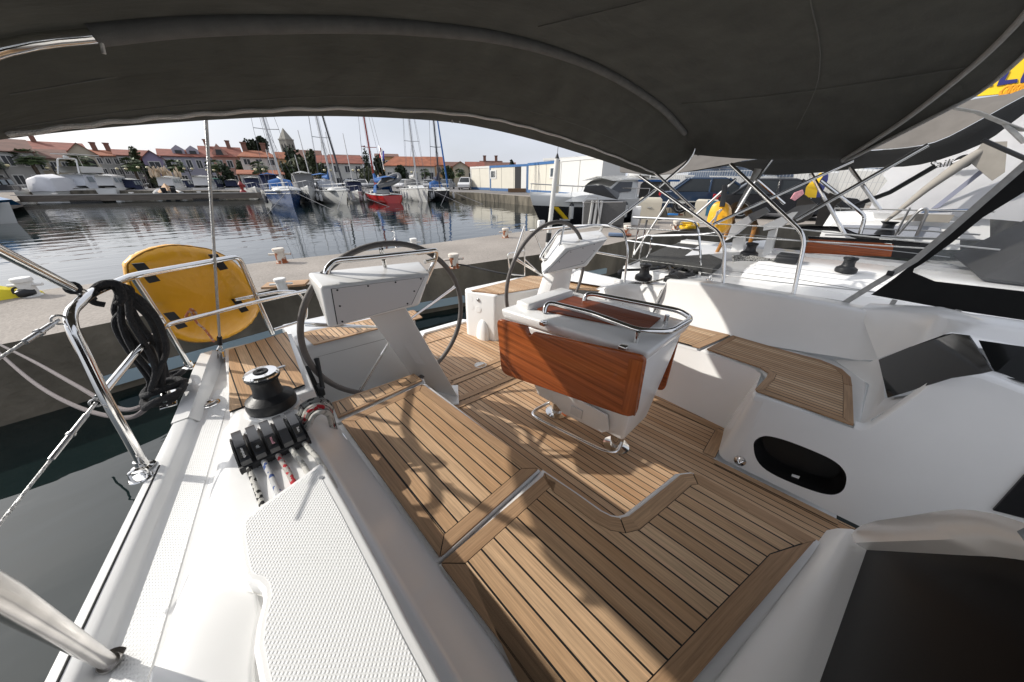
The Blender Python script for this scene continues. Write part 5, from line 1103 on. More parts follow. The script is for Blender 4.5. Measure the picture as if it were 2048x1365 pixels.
# helm consoles of the neighbour
def nbconsole(px_leg, px_box, px_dark, X):
    o = panel('helm_pedestal', nb, px_leg, X, gel2, .15); panel('console', o, px_box, X - .15, gel, .2); panel('console_dark_panel', o, px_dark, X - .1, mat('console_dark_grey', (.16, .16, .16), .5), .12); return o  # white console box with a dark grey panel set against it
nbconsole([(1466, 478), (1487, 472), (1486, 512), (1460, 514)], [(1446, 461), (1496, 432), (1503, 443), (1470, 470), (1450, 482)], [(1496, 430), (1530, 415), (1538, 424), (1500, 446)], 6.0)
nbconsole([(1537, 463), (1553, 458), (1541, 512), (1523, 514)], [(1526, 462), (1528, 450), (1584, 425), (1596, 424), (1582, 440), (1560, 456)], [(1562, 432), (1594, 412), (1634, 408), (1600, 440)], 6.0)
panel('console_cover', nb, [(1594, 402), (1608, 390), (1634, 412), (1620, 436), (1606, 445), (1585, 450)], 6.6, canvas_n, .2); panel('console_cover', nb, [(1642, 398), (1660, 386), (1690, 398), (1672, 410), (1645, 452), (1630, 450)], 7.2, canvas_n, .2)
b = B(mat('brown_leather', (.10, .055, .02), .6)); c = ax(1487, 455, 6.5); 
b.tube([ax(1487 + 22 * math.cos(t) + 12 * math.sin(t) * -1, 452 - 42 * math.sin(t), 6.5) for t in [math.pi * i / 14 for i in range(-2, 17)]], .05, 8); b.end('steering_wheel', nb)
for pts, lab in (([(1466, 432), (1452, 470), (1430, 512)], 1), ([(1511, 450), (1505, 470), (1500, 486)], 2)):
    b = B(mat('varnished_pole', (.32, .14, .03), .3)); b.tube([ax(x, y, 5.6) for x, y in pts], .026, 8); b.end('wooden_pole', nb)
# horseshoe bag
hb = thing('horseshoe_buoy', 'yellow horseshoe buoy in a bag hanging on the neighbouring yacht\'s stern rail', 'life buoy', ax(1436, 468, 5.0), boat=True)
b = B(yellow); rows = []
oc = [(1417, 455), (1414, 448), (1418, 430), (1425, 412), (1435, 404), (1446, 404), (1455, 411), (1459, 423), (1459, 450), (1445, 468), (1434, 467), (1428, 460)]
c = V((0, 0, 0)); O = smoothpath([ax(x, y, 5.0) for x, y in oc], 4, True); c = sum(O, V()) / len(O)
for k, h in ((.98, .12), (1.0, .05), (1.0, -.02), (.9, -.07), (.6, -.09), (.1, -.095)): rows.append([c + (p - c) * k + V((h, 0, 0)) for p in O])
b.loft(rows, close=True); b.poly(rows[-1]); b.end('bag_cover', hb)
b = B(black); b.tube([ax(1450, 370, 4.9), ax(1447, 395, 4.9), ax(1444, 414, 4.88)], .03, 6); b.end('strap', hb); b = B(wire); b.tube([ax(1444, 419, 4.85), ax(1435, 424, 4.85), ax(1428, 452, 4.85)], .012, 6); b.tube([ax(1444, 419, 4.85), ax(1418, 450, 4.85)], .01, 6); b.end('lashing', hb)
# rails and lifelines
rails = [[(1266, 435), (1375, 440), (1393, 446), (1398, 470), (1402, 520), (1398, 556)], [(1255, 482), (1400, 501)], [(1281, 438), (1265, 515)], [(1294, 440), (1278, 520)], [(1291, 520), (1300, 505), (1303, 474), (1297, 470), (1275, 478)], [(1302, 472), (1400, 470), (1430, 466)], [(1339, 400), (1310, 445), (1268, 510)]]
b = B(steel)
for L in rails: b.tube(bend([ax(x, y, 4.3) for x, y in L], .06), .013, 8)
b.end('pushpit_rail', nb)
b = B(wire)
for L in ([(1395, 446), (1560, 455), (1800, 480), (2000, 500)], [(1400, 470), (1600, 482), (1850, 497)], [(1400, 545), (1560, 565), (1800, 590)], [(1250, 456), (1360, 462)]): b.tube([ax(x, y, 4.25) for x, y in L], .006, 6)
b.end('lifeline', nb)
p = az(1419, 561, -.82); b = B(steel); b.lathe([(.04, 0), (.038, .01), (.012, .014)], p, seg=16); b.tube(bend([p + V((-.025, 0, 0)), p + V((-.02, 0, .05)), p + V((.02, 0, .05)), p + V((.025, 0, 0))], .02), .008, 8); b.end('pad_eye', nb)
# struts of the neighbour's bimini
st_ = [[(1472, 358), (1390, 432)], [(1622, 347), (1690, 470)], [(1700, 335), (1760, 420)], [(1642, 362), (1725, 427), (1730, 436), (1720, 468)], [(1515, 360), (1570, 408)], [(1545, 318), (1505, 372), (1470, 430)]]
b = B(steel)
for L in st_: b.tube(bend([ax(x, y, 5.4) for x, y in L], .1), .018, 8)
b.end('bimini_strut', nb)
b = B(mat('pole_sleeve', (.42, .42, .41), .5)); b.tube([ax(1516, 338, 5.8), ax(1500, 375, 5.8), ax(1478, 415, 5.8)], [.045, .04, .035], 10); b.end('sleeved_pole', nb)
# its bimini: lit grey valance and black underside
near = [(1240, 345), (1306, 349), (1341, 348), (1400, 339), (1459, 328), (1505, 319), (1640, 306), (1780, 298), (1870, 284), (1960, 240), (2048, 192), (2140, 150)]
topp = [(1240, 318), (1306, 318), (1341, 316), (1400, 308), (1459, 300), (1505, 294), (1640, 268), (1780, 245), (1870, 222), (1950, 198), (2048, 184), (2140, 140)]
far = [(1330, 346), (1380, 344), (1420, 338), (1459, 332), (1490, 336), (1530, 350), (1620, 347), (1740, 336), (1840, 330), (1960, 290), (2048, 228), (2140, 170)]
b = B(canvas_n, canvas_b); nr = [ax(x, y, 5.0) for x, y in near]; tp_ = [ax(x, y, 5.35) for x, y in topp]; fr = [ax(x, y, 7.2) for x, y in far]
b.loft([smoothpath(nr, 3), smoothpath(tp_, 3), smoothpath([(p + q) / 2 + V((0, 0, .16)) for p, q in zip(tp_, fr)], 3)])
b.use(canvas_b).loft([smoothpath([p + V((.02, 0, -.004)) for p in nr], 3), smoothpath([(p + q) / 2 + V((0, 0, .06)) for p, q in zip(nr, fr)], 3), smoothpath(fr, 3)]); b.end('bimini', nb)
b = B(canvas_l); b.tube([ax(1900, 215, 4.6), ax(1955, 225, 4.7), ax(2010, 248, 4.8), ax(2048, 262, 4.9)], .03, 6, flat=(0, 0, 1)); b.tube([ax(2010, 248, 4.8), ax(2048, 285, 4.9)], .015, 6); b.end('strap', nb)
# ---- second neighbour: white tarpaulin tent with lettering
tp2 = thing('covered_yacht', 'yacht under a white tarpaulin tent with black lettering, beyond the black bimini', 'sailing yacht', (9.5, -1, -2.2), boat=True)
tarp = mat('white_tarpaulin', (.62, .62, .63), .55, noise=(1.2, .05), bump=(2.5, .8))
def rowx(L, X): return smoothpath([ax(x, y, X) for x, y in L], 4)
b = B(tarp)
b.loft([rowx([(1735, 425), (1800, 428), (1900, 434), (2000, 440), (2100, 450)], 8.6), rowx([(1752, 390), (1820, 385), (1900, 380), (2000, 375), (2100, 370)], 8.8), rowx([(1775, 362), (1850, 352), (1930, 345), (2020, 330), (2110, 320)], 9.1), rowx([(1765, 350), (1840, 330), (1930, 318), (2020, 300), (2110, 290)], 9.3), rowx([(1790, 330), (1850, 318), (1930, 300), (2000, 250), (2110, 190)], 9.6)])
bmesh.ops.solidify(b.bm, geom=b.bm.faces[:], thickness=.02); b.end('tarpaulin', tp2)
b = B(gel); b.poly([ax(x, y, 8.7) for x, y in ((1655, 427), (1760, 424), (1980, 430), (1980, 480), (1880, 480), (1640, 478), (1645, 455))], (1.5, 0, 0)); b.poly([ax(x, y, 8.4) for x, y in ((1640, 470), (1665, 446), (1760, 440), (1920, 444), (1920, 500), (1640, 500))], (.3, 0, 0)); b.end('hull', tp2)
b = B(mat('grey_stripe', (.35, .37, .42), .4)); b.poly([ax(x, y, 8.38) for x, y in ((1685, 450), (1860, 453), (1880, 455), (1880, 478), (1690, 474))], (.02, 0, 0)); b.use(mat('blue_stripe', (.12, .16, .24), .4)).poly([ax(x, y, 8.5) for x, y in ((1850, 420), (1940, 418), (1930, 424), (1840, 427))], (.02, 0, 0)); b.end('hull_stripe', tp2)
blk = mat('black_lettering', (.01, .01, .01), .5)
B_ = ax(1880, 331, 8.9); A_ = ax(1936, 325, 8.9); exv = (A_ - B_).normalized(); upv = V((0, 0, 1))
b = B(tarp); c = ax(1912, 326, 8.95); b.poly([ax(x, y, 8.95) for x, y in ((1865, 336), (1950, 326), (1950, 316), (1870, 318))], (.02, 0, 0)); b.end('banner', tp2, smooth=0)
text('lettering', 'Sailing', .155, blk, tp2, ax(1897, 327, 8.93), exv, upv)
b = B(blk); c = ax(1926, 324, 8.93); b.lathe([(.10, 0), (.10, .004)], c, (-1, 0, .0), 24); b.use(tarp).tube(smoothpath([c + exv * -.10 + V((-.006, 0, 0)), c + exv * -.03 + V((-.006, 0, .03)), c + exv * .03 + V((-.006, 0, -.02)), c + exv * .1 + V((-.006, 0, .01))], 5), .014, 6); b.end('logo_disc', tp2)
text('lettering', 'r', .155, blk, tp2, ax(1939, 322, 8.93), exv, upv)
b = B(mat('taupe_canvas', (.27, .25, .22), .8, noise=(8, .1))); b.tube([ax(1768, 446, 8.0), ax(1850, 380, 8.2), ax(1920, 330, 8.4), ax(1962, 302, 8.5)], [.02, .05, .07, .05], 10)
b.poly([ax(x, y, 8.45) for x, y in ((1955, 300), (1965, 285), (2015, 283), (2010, 345), (1985, 362), (1940, 325))], (.02, 0, 0)); b.poly([ax(x, y, 8.3) for x, y in ((1785, 440), (1830, 428), (1910, 430), (1898, 446))], (.02, 0, 0)); b.end('furled_canvas', tp2)
b = B(mat('blue_grey_strip', (.25, .26, .33), .6)); b.poly([ax(x, y, 8.65) for x, y in ((1862, 418), (1960, 340), (1968, 345), (1878, 416))], (.01, 0, 0)); b.end('tarp_strip', tp2)  # blue-grey diagonal strip in front of the tarpaulin
b = B(steel_d); b.tube(bend([ax(x, y, 7.9) for x, y in ((1795, 470), (1840, 418), (1855, 417), (1852, 430), (1833, 472))], .1), .02, 8); b.tube([ax(1820, 416, 7.9), ax(1790, 472, 7.9)], .014, 6); b.end('hoop', tp2)
b = B(black); p = ax(1768, 470, 8.0); b.lathe([(.12, 0), (.1, .06), (.07, .1), (.07, .16), (.11, .2)], p, seg=16); b.end('winch', tp2)
b = B(wire)
for L in ([(1655, 417), (1800, 420), (1990, 424)], [(1660, 455), (1850, 462), (1960, 470)], [(1650, 470), (1960, 480)]): b.tube([ax(x, y, 7.9) for x, y in L], .012, 6)
b.end('lifeline', tp2)
b = B(mat('dark_boom', (.05, .05, .05), .4)); b.tube([ax(1700, 415, 7.0), ax(1780, 385, 7.0), ax(1870, 333, 7.0)], .03, 8); b.end('rigging_strut', tp2); b = B(MATS['dark_boom']); b.tube([ax(1965, 280, 6.5), ax(2060, 322, 6.5)], .02, 8); b.end('rigging_strut', tp2)
# ---- yellow banner with blue letters high at the right edge
yb_ = mat('banner_yellow', (.80, .55, .02), .5, noise=(2, .05)); blu = mat('banner_blue', (.02, .025, .16), .5)
bn = panel('banner', None, [(1800, 205), (1800, 60), (2250, -10), (2250, 160), (2048, 184), (1950, 193)], 9.8, yb_, .05, boat=True, label='yellow banner with dark blue letters at the right edge above the grey canvas', cat='banner')
b = B(blu)
for L in ([(2003, 150), (2020, 142), (2010, 161), (2035, 158), (2035, 165), (1994, 172)], [(1976, 174), (1985, 167), (1985, 172)], [(2042, 158), (2060, 120), (2072, 118), (2056, 164), (2041, 166)]): b.poly([ax(x, y, 9.78) for x, y in L], (.02, 0, 0))
b.end('letter', bn, smooth=0)
b = B(tarp); b.poly([ax(x, y, 9.7) for x, y in ((1935, 200), (2048, 186), (2200, 166), (2200, 172), (2048, 191), (1937, 205))], (.05, 0, 0)); b.end('hem', bn, smooth=0)
b = B(mat('orange_rope', (.7, .32, .02), .8)); c = ax(2034, 180, 9.6)
for k in range(5): b.tube([c + V((0, .05 * k - .1 + .04 * math.cos(t), .06 * math.sin(t))) for t in [i * .7 for i in range(10)]], .02, 6)
b.tube([c, ax(2060, 165, 9.6)], .02, 6); b.end('lashing', bn)
# ================================================================== BOATS ACROSS THE BASIN
glassd = mat('dark_glass', (.015, .018, .02), .08); teakd = mat('boat_teak', (.30, .19, .1), .6); greyf = mat('fender_grey', (.5, .5, .5), .5)
def paint(name, c, r=.25): return mat(name, c, r, coat=.3)
bblue = paint('hull_blue', (.018, .055, .16)); bred = paint('hull_red', (.45, .02, .02)); bwhite = paint('hull_white', (.62, .62, .60)); bblack = paint('hull_black', (.015, .015, .018)); clothb = mat('blue_cloth', (.02, .10, .30), .8, noise=(6, .15)); clothn = mat('navy_cloth', (.012, .018, .05), .8); clothg = mat('grey_cloth', (.16, .16, .16), .85)
alu = mat('mast_aluminium', (.55, .55, .55), .4, metal=.5); wired = mat('rigging', (.16, .16, .17), .5)
class Fr:
    """boat frame: origin at the bow on the water, u aft, v to one side, w up"""
    def __init__(s, bow, ang): s.o = V((bow.x, bow.y, 0)); s.u = V((math.cos(ang), math.sin(ang), 0)); s.v = V((-s.u.y, s.u.x, 0))
    def __call__(s, u, v, w): return s.o + s.u * u + s.v * v + V((0, 0, w))
def hullmesh(b, T, L, Bm, fb, rake=.9, n=12, tr=.75):
    rows = []
    for i in range(n + 1):
        t = i / n; hb = Bm / 2 * min(1, (1 - (1 - t) ** 2.2) * 1.04) * (1 if t < .6 else 1 - (1 - tr) * ((t - .6) / .4) ** 2); sh = fb * (1.22 - .42 * t + .2 * t * t); x = t * L
        bo = -rake * (1 - t) ** 3
        rows.append([T(x + bo, -hb, sh), T(x + bo * .5, -hb * .97, sh * .5), T(x, -hb * .80, .02), T(x + .2, -hb * .3, -.35), T(x + .2, hb * .3, -.35), T(x, hb * .80, .02), T(x + bo * .5, hb * .97, sh * .5), T(x + bo, hb, sh)])
    b.loft(rows); b.poly(rows[-1]); return [[r[0], r[-1]] for r in rows]
def sailboat(label, bow, ang, L, Bm, fb, hm, mast_u, mast_h, mm=alu, stay=None, sail=None, spray=clothb, group='sailing yachts moored across the basin', dink=None, stripe=None, fend=3, cabin=bwhite, rakem=.0, spreaders=2, top=None):
    T = Fr(bow, ang); root = thing('sailing_yacht', label, 'sailing yacht', T(L / 2, 0, 0), group=group)
    b = B(hm); sheer = hullmesh(b, T, L, Bm, fb); b.end('hull', root, smooth=50)
    b = B(bwhite); b.loft([[a + V((0, 0, .005)), (a + c) / 2 + V((0, 0, .10)), c + V((0, 0, .005))] for a, c in sheer])
    for k in (0, 1): b.tube([s[k] + V((0, 0, .04)) for s in sheer], .05, 6)
    b.end('deck', root, smooth=50)
    z0 = fb * 1.03
    if stripe:
        b = B(stripe)
        for k in (1, -1): b.tube([T(L * t - .9 * (1 - t) ** 3 * .8, k * (Bm / 2 * min(1, (1 - (1 - t) ** 2.2) * 1.04) * 1.0 + .01), fb * (1.22 - .42 * t + .2 * t * t) * .84) for t in [i / 10 for i in range(0, 8)]], .03, 6)
        b.end('hull_stripe', root)
    b = B(cabin); b.loft([[T(L * a, -w, z0 - .05), T(L * a + .15, -w * .85, z0 + h), T(L * a + .15, w * .85, z0 + h), T(L * a, w, z0 - .05)] for a, w, h in ((.25, .25, .02), (.30, Bm * .24, .26), (.45, Bm * .32, .40), (.64, Bm * .33, .46), (.645, Bm * .33, .1))]); cb = b.end('cabin', root, smooth=30)
    for s in (-1, 1): b = B(glassd); b.poly([T(L * .34, s * (Bm * .255), z0 + .12), T(L * .60, s * (Bm * .325), z0 + .14), T(L * .60, s * (Bm * .305), z0 + .32), T(L * .36, s * (Bm * .235), z0 + .26)], T.v * s * .02); b.end('cabin_window', cb, smooth=0)
    b = B(spray); b.loft([[T(L * a, -Bm * .33, z0 + .2), T(L * a, -Bm * .30, z0 + h * .8), T(L * a, 0, z0 + h), T(L * a, Bm * .30, z0 + h * .8), T(L * a, Bm * .33, z0 + .2)] for a, h in ((.60, .45), (.64, 1.0), (.70, 1.2), (.74, 1.15))]); sp = b.end('sprayhood', root, smooth=40)
    if top: b = B(top); b.loft([[T(L * a, -Bm * .4, z0 + 1.55), T(L * a, 0, z0 + h), T(L * a, Bm * .4, z0 + 1.55)] for a, h in ((.76, 1.7), (.85, 1.8), (.95, 1.7))]); b.end('bimini', root)
    # mast with spreaders, rigging
    mb, mt = T(L * mast_u, 0, z0 + .3), T(L * mast_u + rakem, 0, z0 + mast_h); b = B(mm); b.tube([mb, mt], [.095, .06], 10); ms = b.end('mast', root)
    b = B(mm)
    for k in range(spreaders):
        q = mb.lerp(mt, (k + 1) / (spreaders + 1.15)); w = Bm * (.30 - .06 * k); b.tube([q - T.v * w + V((0, 0, .05)), q, q + T.v * w + V((0, 0, .05))], .03, 6)
    b.end('spreader', ms)
    b = B(wired); q1 = mb.lerp(mt, 1 / (spreaders + 1.15))
    for s in (-1, 1):
        q = q1 + T.v * s * Bm * .30; b.tube([T(L * mast_u + .2, s * Bm * .42, z0), q, mt.lerp(mb, .1)], .014, 5); b.tube([T(L * mast_u + .4, s * Bm * .40, z0), q1], .012, 5)
    b.tube([T(L - .1, 0, z0), mt], .014, 5); b.tube([T(L * .02 - .5, 0, fb * 1.22), mt.lerp(mb, .05)], .016, 5); b.tube([mb + T.v * .15, mt + T.v * .1], .012, 5); b.tube([mb - T.v * .18, mt - T.v * .1], .012, 5); b.end('rigging', root)
    if stay: b = B(stay); f0, f1 = T(L * .02 - .45, 0, fb * 1.22 + .25), mt.lerp(mb, .08); b.tube([f0, f0.lerp(f1, .02), f0.lerp(f1, .5), f1], [.05, .10, .075, .04], 8); b.end('furled_jib', root)
    b = B(mm); b.tube([mb + V((0, 0, .75)), T(L * .80, 0, z0 + 1.25)], .07, 8); bo = b.end('boom', root)
    if sail: b = B(sail); b.tube([mb + V((0, 0, 1.7)) + T.u * .1, mb + V((0, 0, 1.05)) + T.u * .5, T(L * .6, 0, z0 + 1.35), T(L * .79, 0, z0 + 1.4)], [.12, .26, .20, .10], 8); b.end('sail_cover', bo)
    # pulpit, stanchions and wires
    b = B(steel_d)
    for s in (-1, 1):
        tops = []
        for t in (.0, .06, .2, .36, .52, .68, .84, .99):
            i = t * (len(sheer) - 1); k = int(i); fr = i - k; k2 = min(k + 1, len(sheer) - 1); a = sheer[k][0 if s < 0 else 1].lerp(sheer[k2][0 if s < 0 else 1], fr); b.tube([a, a + V((0, 0, .62))], .016, 5); tops.append(a)
        b.tube([a + V((0, 0, .62)) for a in tops], .012, 5); b.tube([a + V((0, 0, .33)) for a in tops], .010, 5)
    b.end('guard_rail', root)
    for k in range(fend):
        for s in (-1, 1):
            t = .30 + .17 * k; a = T(L * t, s * (Bm / 2 * 1.04 + .10), fb * .55); b = B(greyf if hm is not bblue else bblack); b.lathe([(.03, -.36), (.12, -.28), (.13, .2), (.05, .32), (.02, .40)], a, seg=10); b.tube([a + V((0, 0, .36)), a - T.v * s * .1 + V((0, 0, fb * .6))], .012, 5); b.end('fender', root)
    if dink: b = B(dink); b.blob(T(L * .20, 0, z0 + .22), (Bm * .36, L * .10, .26), 2, .05, 2, Matrix.Rotation(ang + math.pi / 2, 3, 'Z')); b.tube([T(L * .20 + L * .10 * math.cos(t), Bm * .34 * math.sin(t), z0 + .18) for t in [i * .52 for i in range(12)]], .10, 8, close=True); b.end('upturned_dinghy', root)
    b = B(wired); 
    for s in (-1, 1): b.tube([T(-.6, s * .2, fb * 1.15), T(-6, s * 2.5, -.2)], .02, 5)
    b.end('mooring_line', root)
    return root, T
A_away = math.atan2(15, 4)
def ang_to(px, dep_extra, bow): p = wdep(px, 400, 1); return 0
b1 = wz(588, 416, 0); sailboat('blue hulled sailing yacht with a white dinghy on its foredeck', b1, math.atan2(.99, .13), 9.5, 3.1, 1.15, bblue, .40, 15, dink=bwhite, stripe=bwhite, spray=clothb, fend=3, sail=None)
b2 = wz(694, 410, 0); sailboat('white sailing yacht with a black furled jib beside the blue one', b2, math.atan2(.98, .08), 9.5, 2.8, 1.05, bwhite, .40, 14.5, stay=bblack, dink=mat('pale_dinghy', (.5, .5, .48), .5), spray=mat('pale_hood', (.35, .37, .4), .6), sail=clothb, top=clothb, fend=3)
b3 = wz(788, 407, 0); r3, T3 = sailboat('red hulled sailing yacht with a red mast and a blue sail cover', b3 + V((.06, 1.0, 0)) * 7.5, math.atan2(-1, -.06), 7.5, 2.7, .75, bred, .42, 13.5, mm=paint('mast_red', (.30, .03, .02)), sail=clothb, spray=clothb, top=clothb, rakem=.4, fend=2)
b4 = wz(855, 405, 0); sailboat('white sailing yacht with a grey spray hood right of the red one', b4, math.atan2(.96, .30), 9.5, 2.8, 1.15, bwhite, .42, 14.5, spray=clothg, sail=bwhite, fend=3)
b5 = wz(897, 404, 0); sailboat('black hulled sailing yacht with a blue furled jib', b5, math.atan2(.94, .34), 8, 2.3, .95, bblack, .42, 13.5, mm=mat('mast_dark', (.05, .05, .06), .4), stay=clothb, spray=clothb, sail=clothn, fend=1)
# folded grey dinghy on the red yacht
b = B(mat('grey_rubber', (.20, .20, .20), .6))
c0_ = wdep(792, 366, 33.2)
for s in (0, .5): b.tube(smoothpath([wdep(x, y, 33.0 + s) for x, y in ((757, 372), (766, 362), (785, 352), (796, 350), (798, 358), (786, 366), (768, 370), (757, 372))], 4), .22, 8)
b.end('inflatable_dinghy', label='grey inflatable dinghy hung over the stern of the red yacht', cat='dinghy')
# flag on the red yacht
fl = thing('flag', 'red white and blue flag hanging from a staff above the red yacht', 'flag', wdep(763, 330, 34)); b = B(steel_d); b.tube([wdep(758, 292, 34), wdep(768, 340, 34)], .03, 6); b.end('staff', fl)
for k, m_ in enumerate((mat('flag_red', (.45, .03, .03), .8), mat('flag_white', (.7, .7, .7), .8), mat('flag_blue', (.05, .05, .3), .8))):
    b = B(m_); b.loft([[wdep(759 + 3 * k + .25 * j * 0 + x, 296 + 5 * j + 3 * k, 34 + .1 * math.sin(j + k)) for x in (0, 3.2)] for j in range(5)]); b.end('stripe', fl, smooth=0)
# ---- motor boats
def motorboat(label, px, py, d, L, Bm, fb, ang, hm=bwhite, roof=bwhite, tint=clothn, fly=False, h=1.3, group='motor boats moored across the basin', openb=False):
    p = wd_(px, py, d); T = Fr(V((p.x, p.y, 0)), ang); root = thing('motor_boat', label, 'motor boat', T(L / 2, 0, 0), group=group)
    b = B(hm); sh = hullmesh(b, T, L, Bm, fb, .7, 9, .92); b.end('hull', root, smooth=45); b = B(bwhite); b.loft([[a, (a + c) / 2 + V((0, 0, .14)), c] for a, c in sh]); b.end('deck', root, smooth=40)
    z = fb * 1.0
    b = B(tint); b.loft([[T(L * a, -Bm * w, z), T(L * (a + .02), -Bm * w * .9, z + h * k), T(L * (a + .02), Bm * w * .9, z + h * k), T(L * a, Bm * w, z)] for a, w, k in ((.28, .30, .05), (.42, .40, .92), (.85, .42, .95), (.90, .42, .2))]); cb = b.end('cabin', root, smooth=25)
    b = B(roof); b.loft([[T(L * a, -Bm * .40, z + h * .93), T(L * a, 0, z + h * k), T(L * a, Bm * .40, z + h * .93)] for a, k in ((.38, .99), (.5, 1.08), (.75, 1.1), (.93, 1.0))]); bmesh.ops.solidify(b.bm, geom=b.bm.faces[:], thickness=.07); b.end('roof', cb, smooth=40)
    for s in (-1, 1):
        for k in range(3): b = B(mat('pale_glass', (.22, .25, .27), .15)); a0 = .46 + .14 * k; b.poly([T(L * a0, s * Bm * .416, z + h * .45), T(L * (a0 + .10), s * Bm * .418, z + h * .45), T(L * (a0 + .10), s * Bm * .398, z + h * .82), T(L * (a0 + .01), s * Bm * .396, z + h * .82)], T.v * s * .02); b.end('cabin_window', cb, smooth=0)
    b = B(steel_d)
    for s in (0, 1): b.tube([q[s] + V((0, 0, .55)) for q in sh[:7]], .018, 5); [b.tube([q[s], q[s] + V((0, 0, .55))], .014, 5) for q in sh[1:7:2]]
    b.end('guard_rail', root)
    if fly:
        b = B(bwhite); b.loft([[T(L * a, -Bm * .34, z + h * 1.08), T(L * a, -Bm * .36, z + h * 1.5), T(L * a, Bm * .36, z + h * 1.5), T(L * a, Bm * .34, z + h * 1.08)] for a in (.45, .85)]); b.tube(bend([T(L * .9, -Bm * .34, z + h), T(L * .80, -Bm * .30, z + h * 2.0), T(L * .80, Bm * .30, z + h * 2.0), T(L * .9, Bm * .34, z + h)], .3), .09, 8); b.tube([T(L * .45, -Bm * .3, z + h * 1.5), T(L * .45, -Bm * .3, z + h * 2.3)], .03, 6); b.tube([T(L * .45, Bm * .3, z + h * 1.5), T(L * .45, Bm * .3, z + h * 2.3)], .03, 6); b.box(T(L * .62, 0, z + h * 2.3), (Bm * .8, L * .4, .08), Matrix.Rotation(ang + math.pi / 2, 3, 'Z')); b.lathe([(.30, 0), (.32, .25), (.2, .4)], T(L * .80, 0, z + h * 2.0), seg=12); b.end('flybridge', root)
    return root
side = math.atan2(-.2, 1)
motorboat('white motor cruiser with a flybridge and navy canvas on the left pontoon', 250, 374, 92, 10, 3.6, 1.0, math.atan2(-.85, -.50), fly=True, h=2.0, tint=mat('cruiser_side', (.50, .52, .56), .3))
motorboat('white cuddy boat with a navy canopy beside the twin outboards', 290, 374, 84, 5.0, 2.2, .8, math.atan2(-.93, -.40), h=1.5)
motorboat('small dark boat with a black windscreen at the far left', 60, 378, 86, 6, 2.4, .9, math.atan2(-.85, -.5), h=1.6, tint=bblack, roof=bblack)
motorboat('small white boat with a navy cover between the pontoon and the green roof', 396, 374, 84, 5.5, 2.2, 1.0, math.atan2(-.9, -.45), h=1.2)
motorboat('small cream boat with a cabin behind the backstay', 448, 375, 82, 5.5, 2.2, 1.0, math.atan2(-.9, -.4), h=1.4, roof=mat('green_cloth', (.02, .12, .09), .8))
motorboat('little white open boat beside the red pump', 480, 375, 80, 5, 2.0, 1.0, math.atan2(-.92, -.35), h=1.2)
motorboat('white cabin cruiser with a blue stripe left of the blue yacht', 512, 382, 56, 7, 2.3, 1.1, math.atan2(.97, .12), h=1.4)
motorboat('white cruiser with a navy bimini just behind the blue yacht', 548, 378, 46, 7, 2.4, 1.1, math.atan2(.97, .14), h=1.7, roof=clothb)
motorboat('white trawler with a grey front cover between the blue and white yachts', 618, 388, 40, 7, 2.3, 1.3, math.atan2(.97, .2), h=1.6, tint=clothg)
motorboat('low white motor boat just left of the red yacht', 716, 388, 42, 6, 2.0, .9, math.atan2(.96, .28), h=1.2)
wt_ = mat('cabin_white', (.50, .50, .50), .3)
motorboat('white day boat with a pale cabin right of the pampas grass', 372, 374, 80, 6, 2.4, 1.1, math.atan2(-.9, -.42), h=1.5, tint=wt_)
motorboat('white cabin boat with pale sides moored right of the backstay', 432, 375, 78, 6, 2.3, 1.1, math.atan2(-.92, -.38), h=1.6, tint=wt_)
motorboat('white cabin boat between the flybridge cruiser and the cuddy boat', 268, 374, 84, 6.5, 2.4, 1.1, math.atan2(-.9, -.42), h=1.7, tint=wt_)
# white wrapped boat
T = Fr(wd_(172, 374, 88), math.atan2(-.86, -.5)); cv = thing('covered_boat', 'boat wrapped in a white cover on the left pontoon', 'covered boat', T(4, 0, 0)); b = B(bwhite); sh = hullmesh(b, T, 7, 2.9, .8, .3, 8, .9); b.end('hull', cv)
b = B(mat('white_wrap', (.58, .58, .60), .7, noise=(1, .04), bump=(2, .5))); b.loft([[T(7 * a, -1.5, .75), T(7 * a + k, -1.25, h * .85), T(7 * a + k, 0, h), T(7 * a + k, 1.25, h * .85), T(7 * a, 1.5, .75)] for a, h, k in ((.02, 1.0, 0), (.35, 2.5, 0), (.6, 2.95, 0), (.92, 2.8, 0), (.98, 2.5, .0), (1.0, .8, .1))]); b.end('cover', cv, smooth=60)
# blue covered boat at the left frame edge
T = Fr(wd_(4, 400, 34), math.atan2(.35, -.95)); cv = thing('covered_boat', 'small boat with a bright blue cover at the left edge', 'covered boat', T(2, 0, 0)); b = B(bwhite); hullmesh(b, T, 3.6, 2, .9, .2, 8, .9); b.end('hull', cv); b = B(paint('cover_blue', (.02, .14, .32))); b.loft([[T(3.6 * a, -1.0, .9), T(3.6 * a, -.6, h), T(3.6 * a, .6, h), T(3.6 * a, 1.0, .9)] for a, h in ((.0, 1.2), (.3, 1.6), (.8, 1.55), (.97, 1.2))]); b.end('cover', cv)
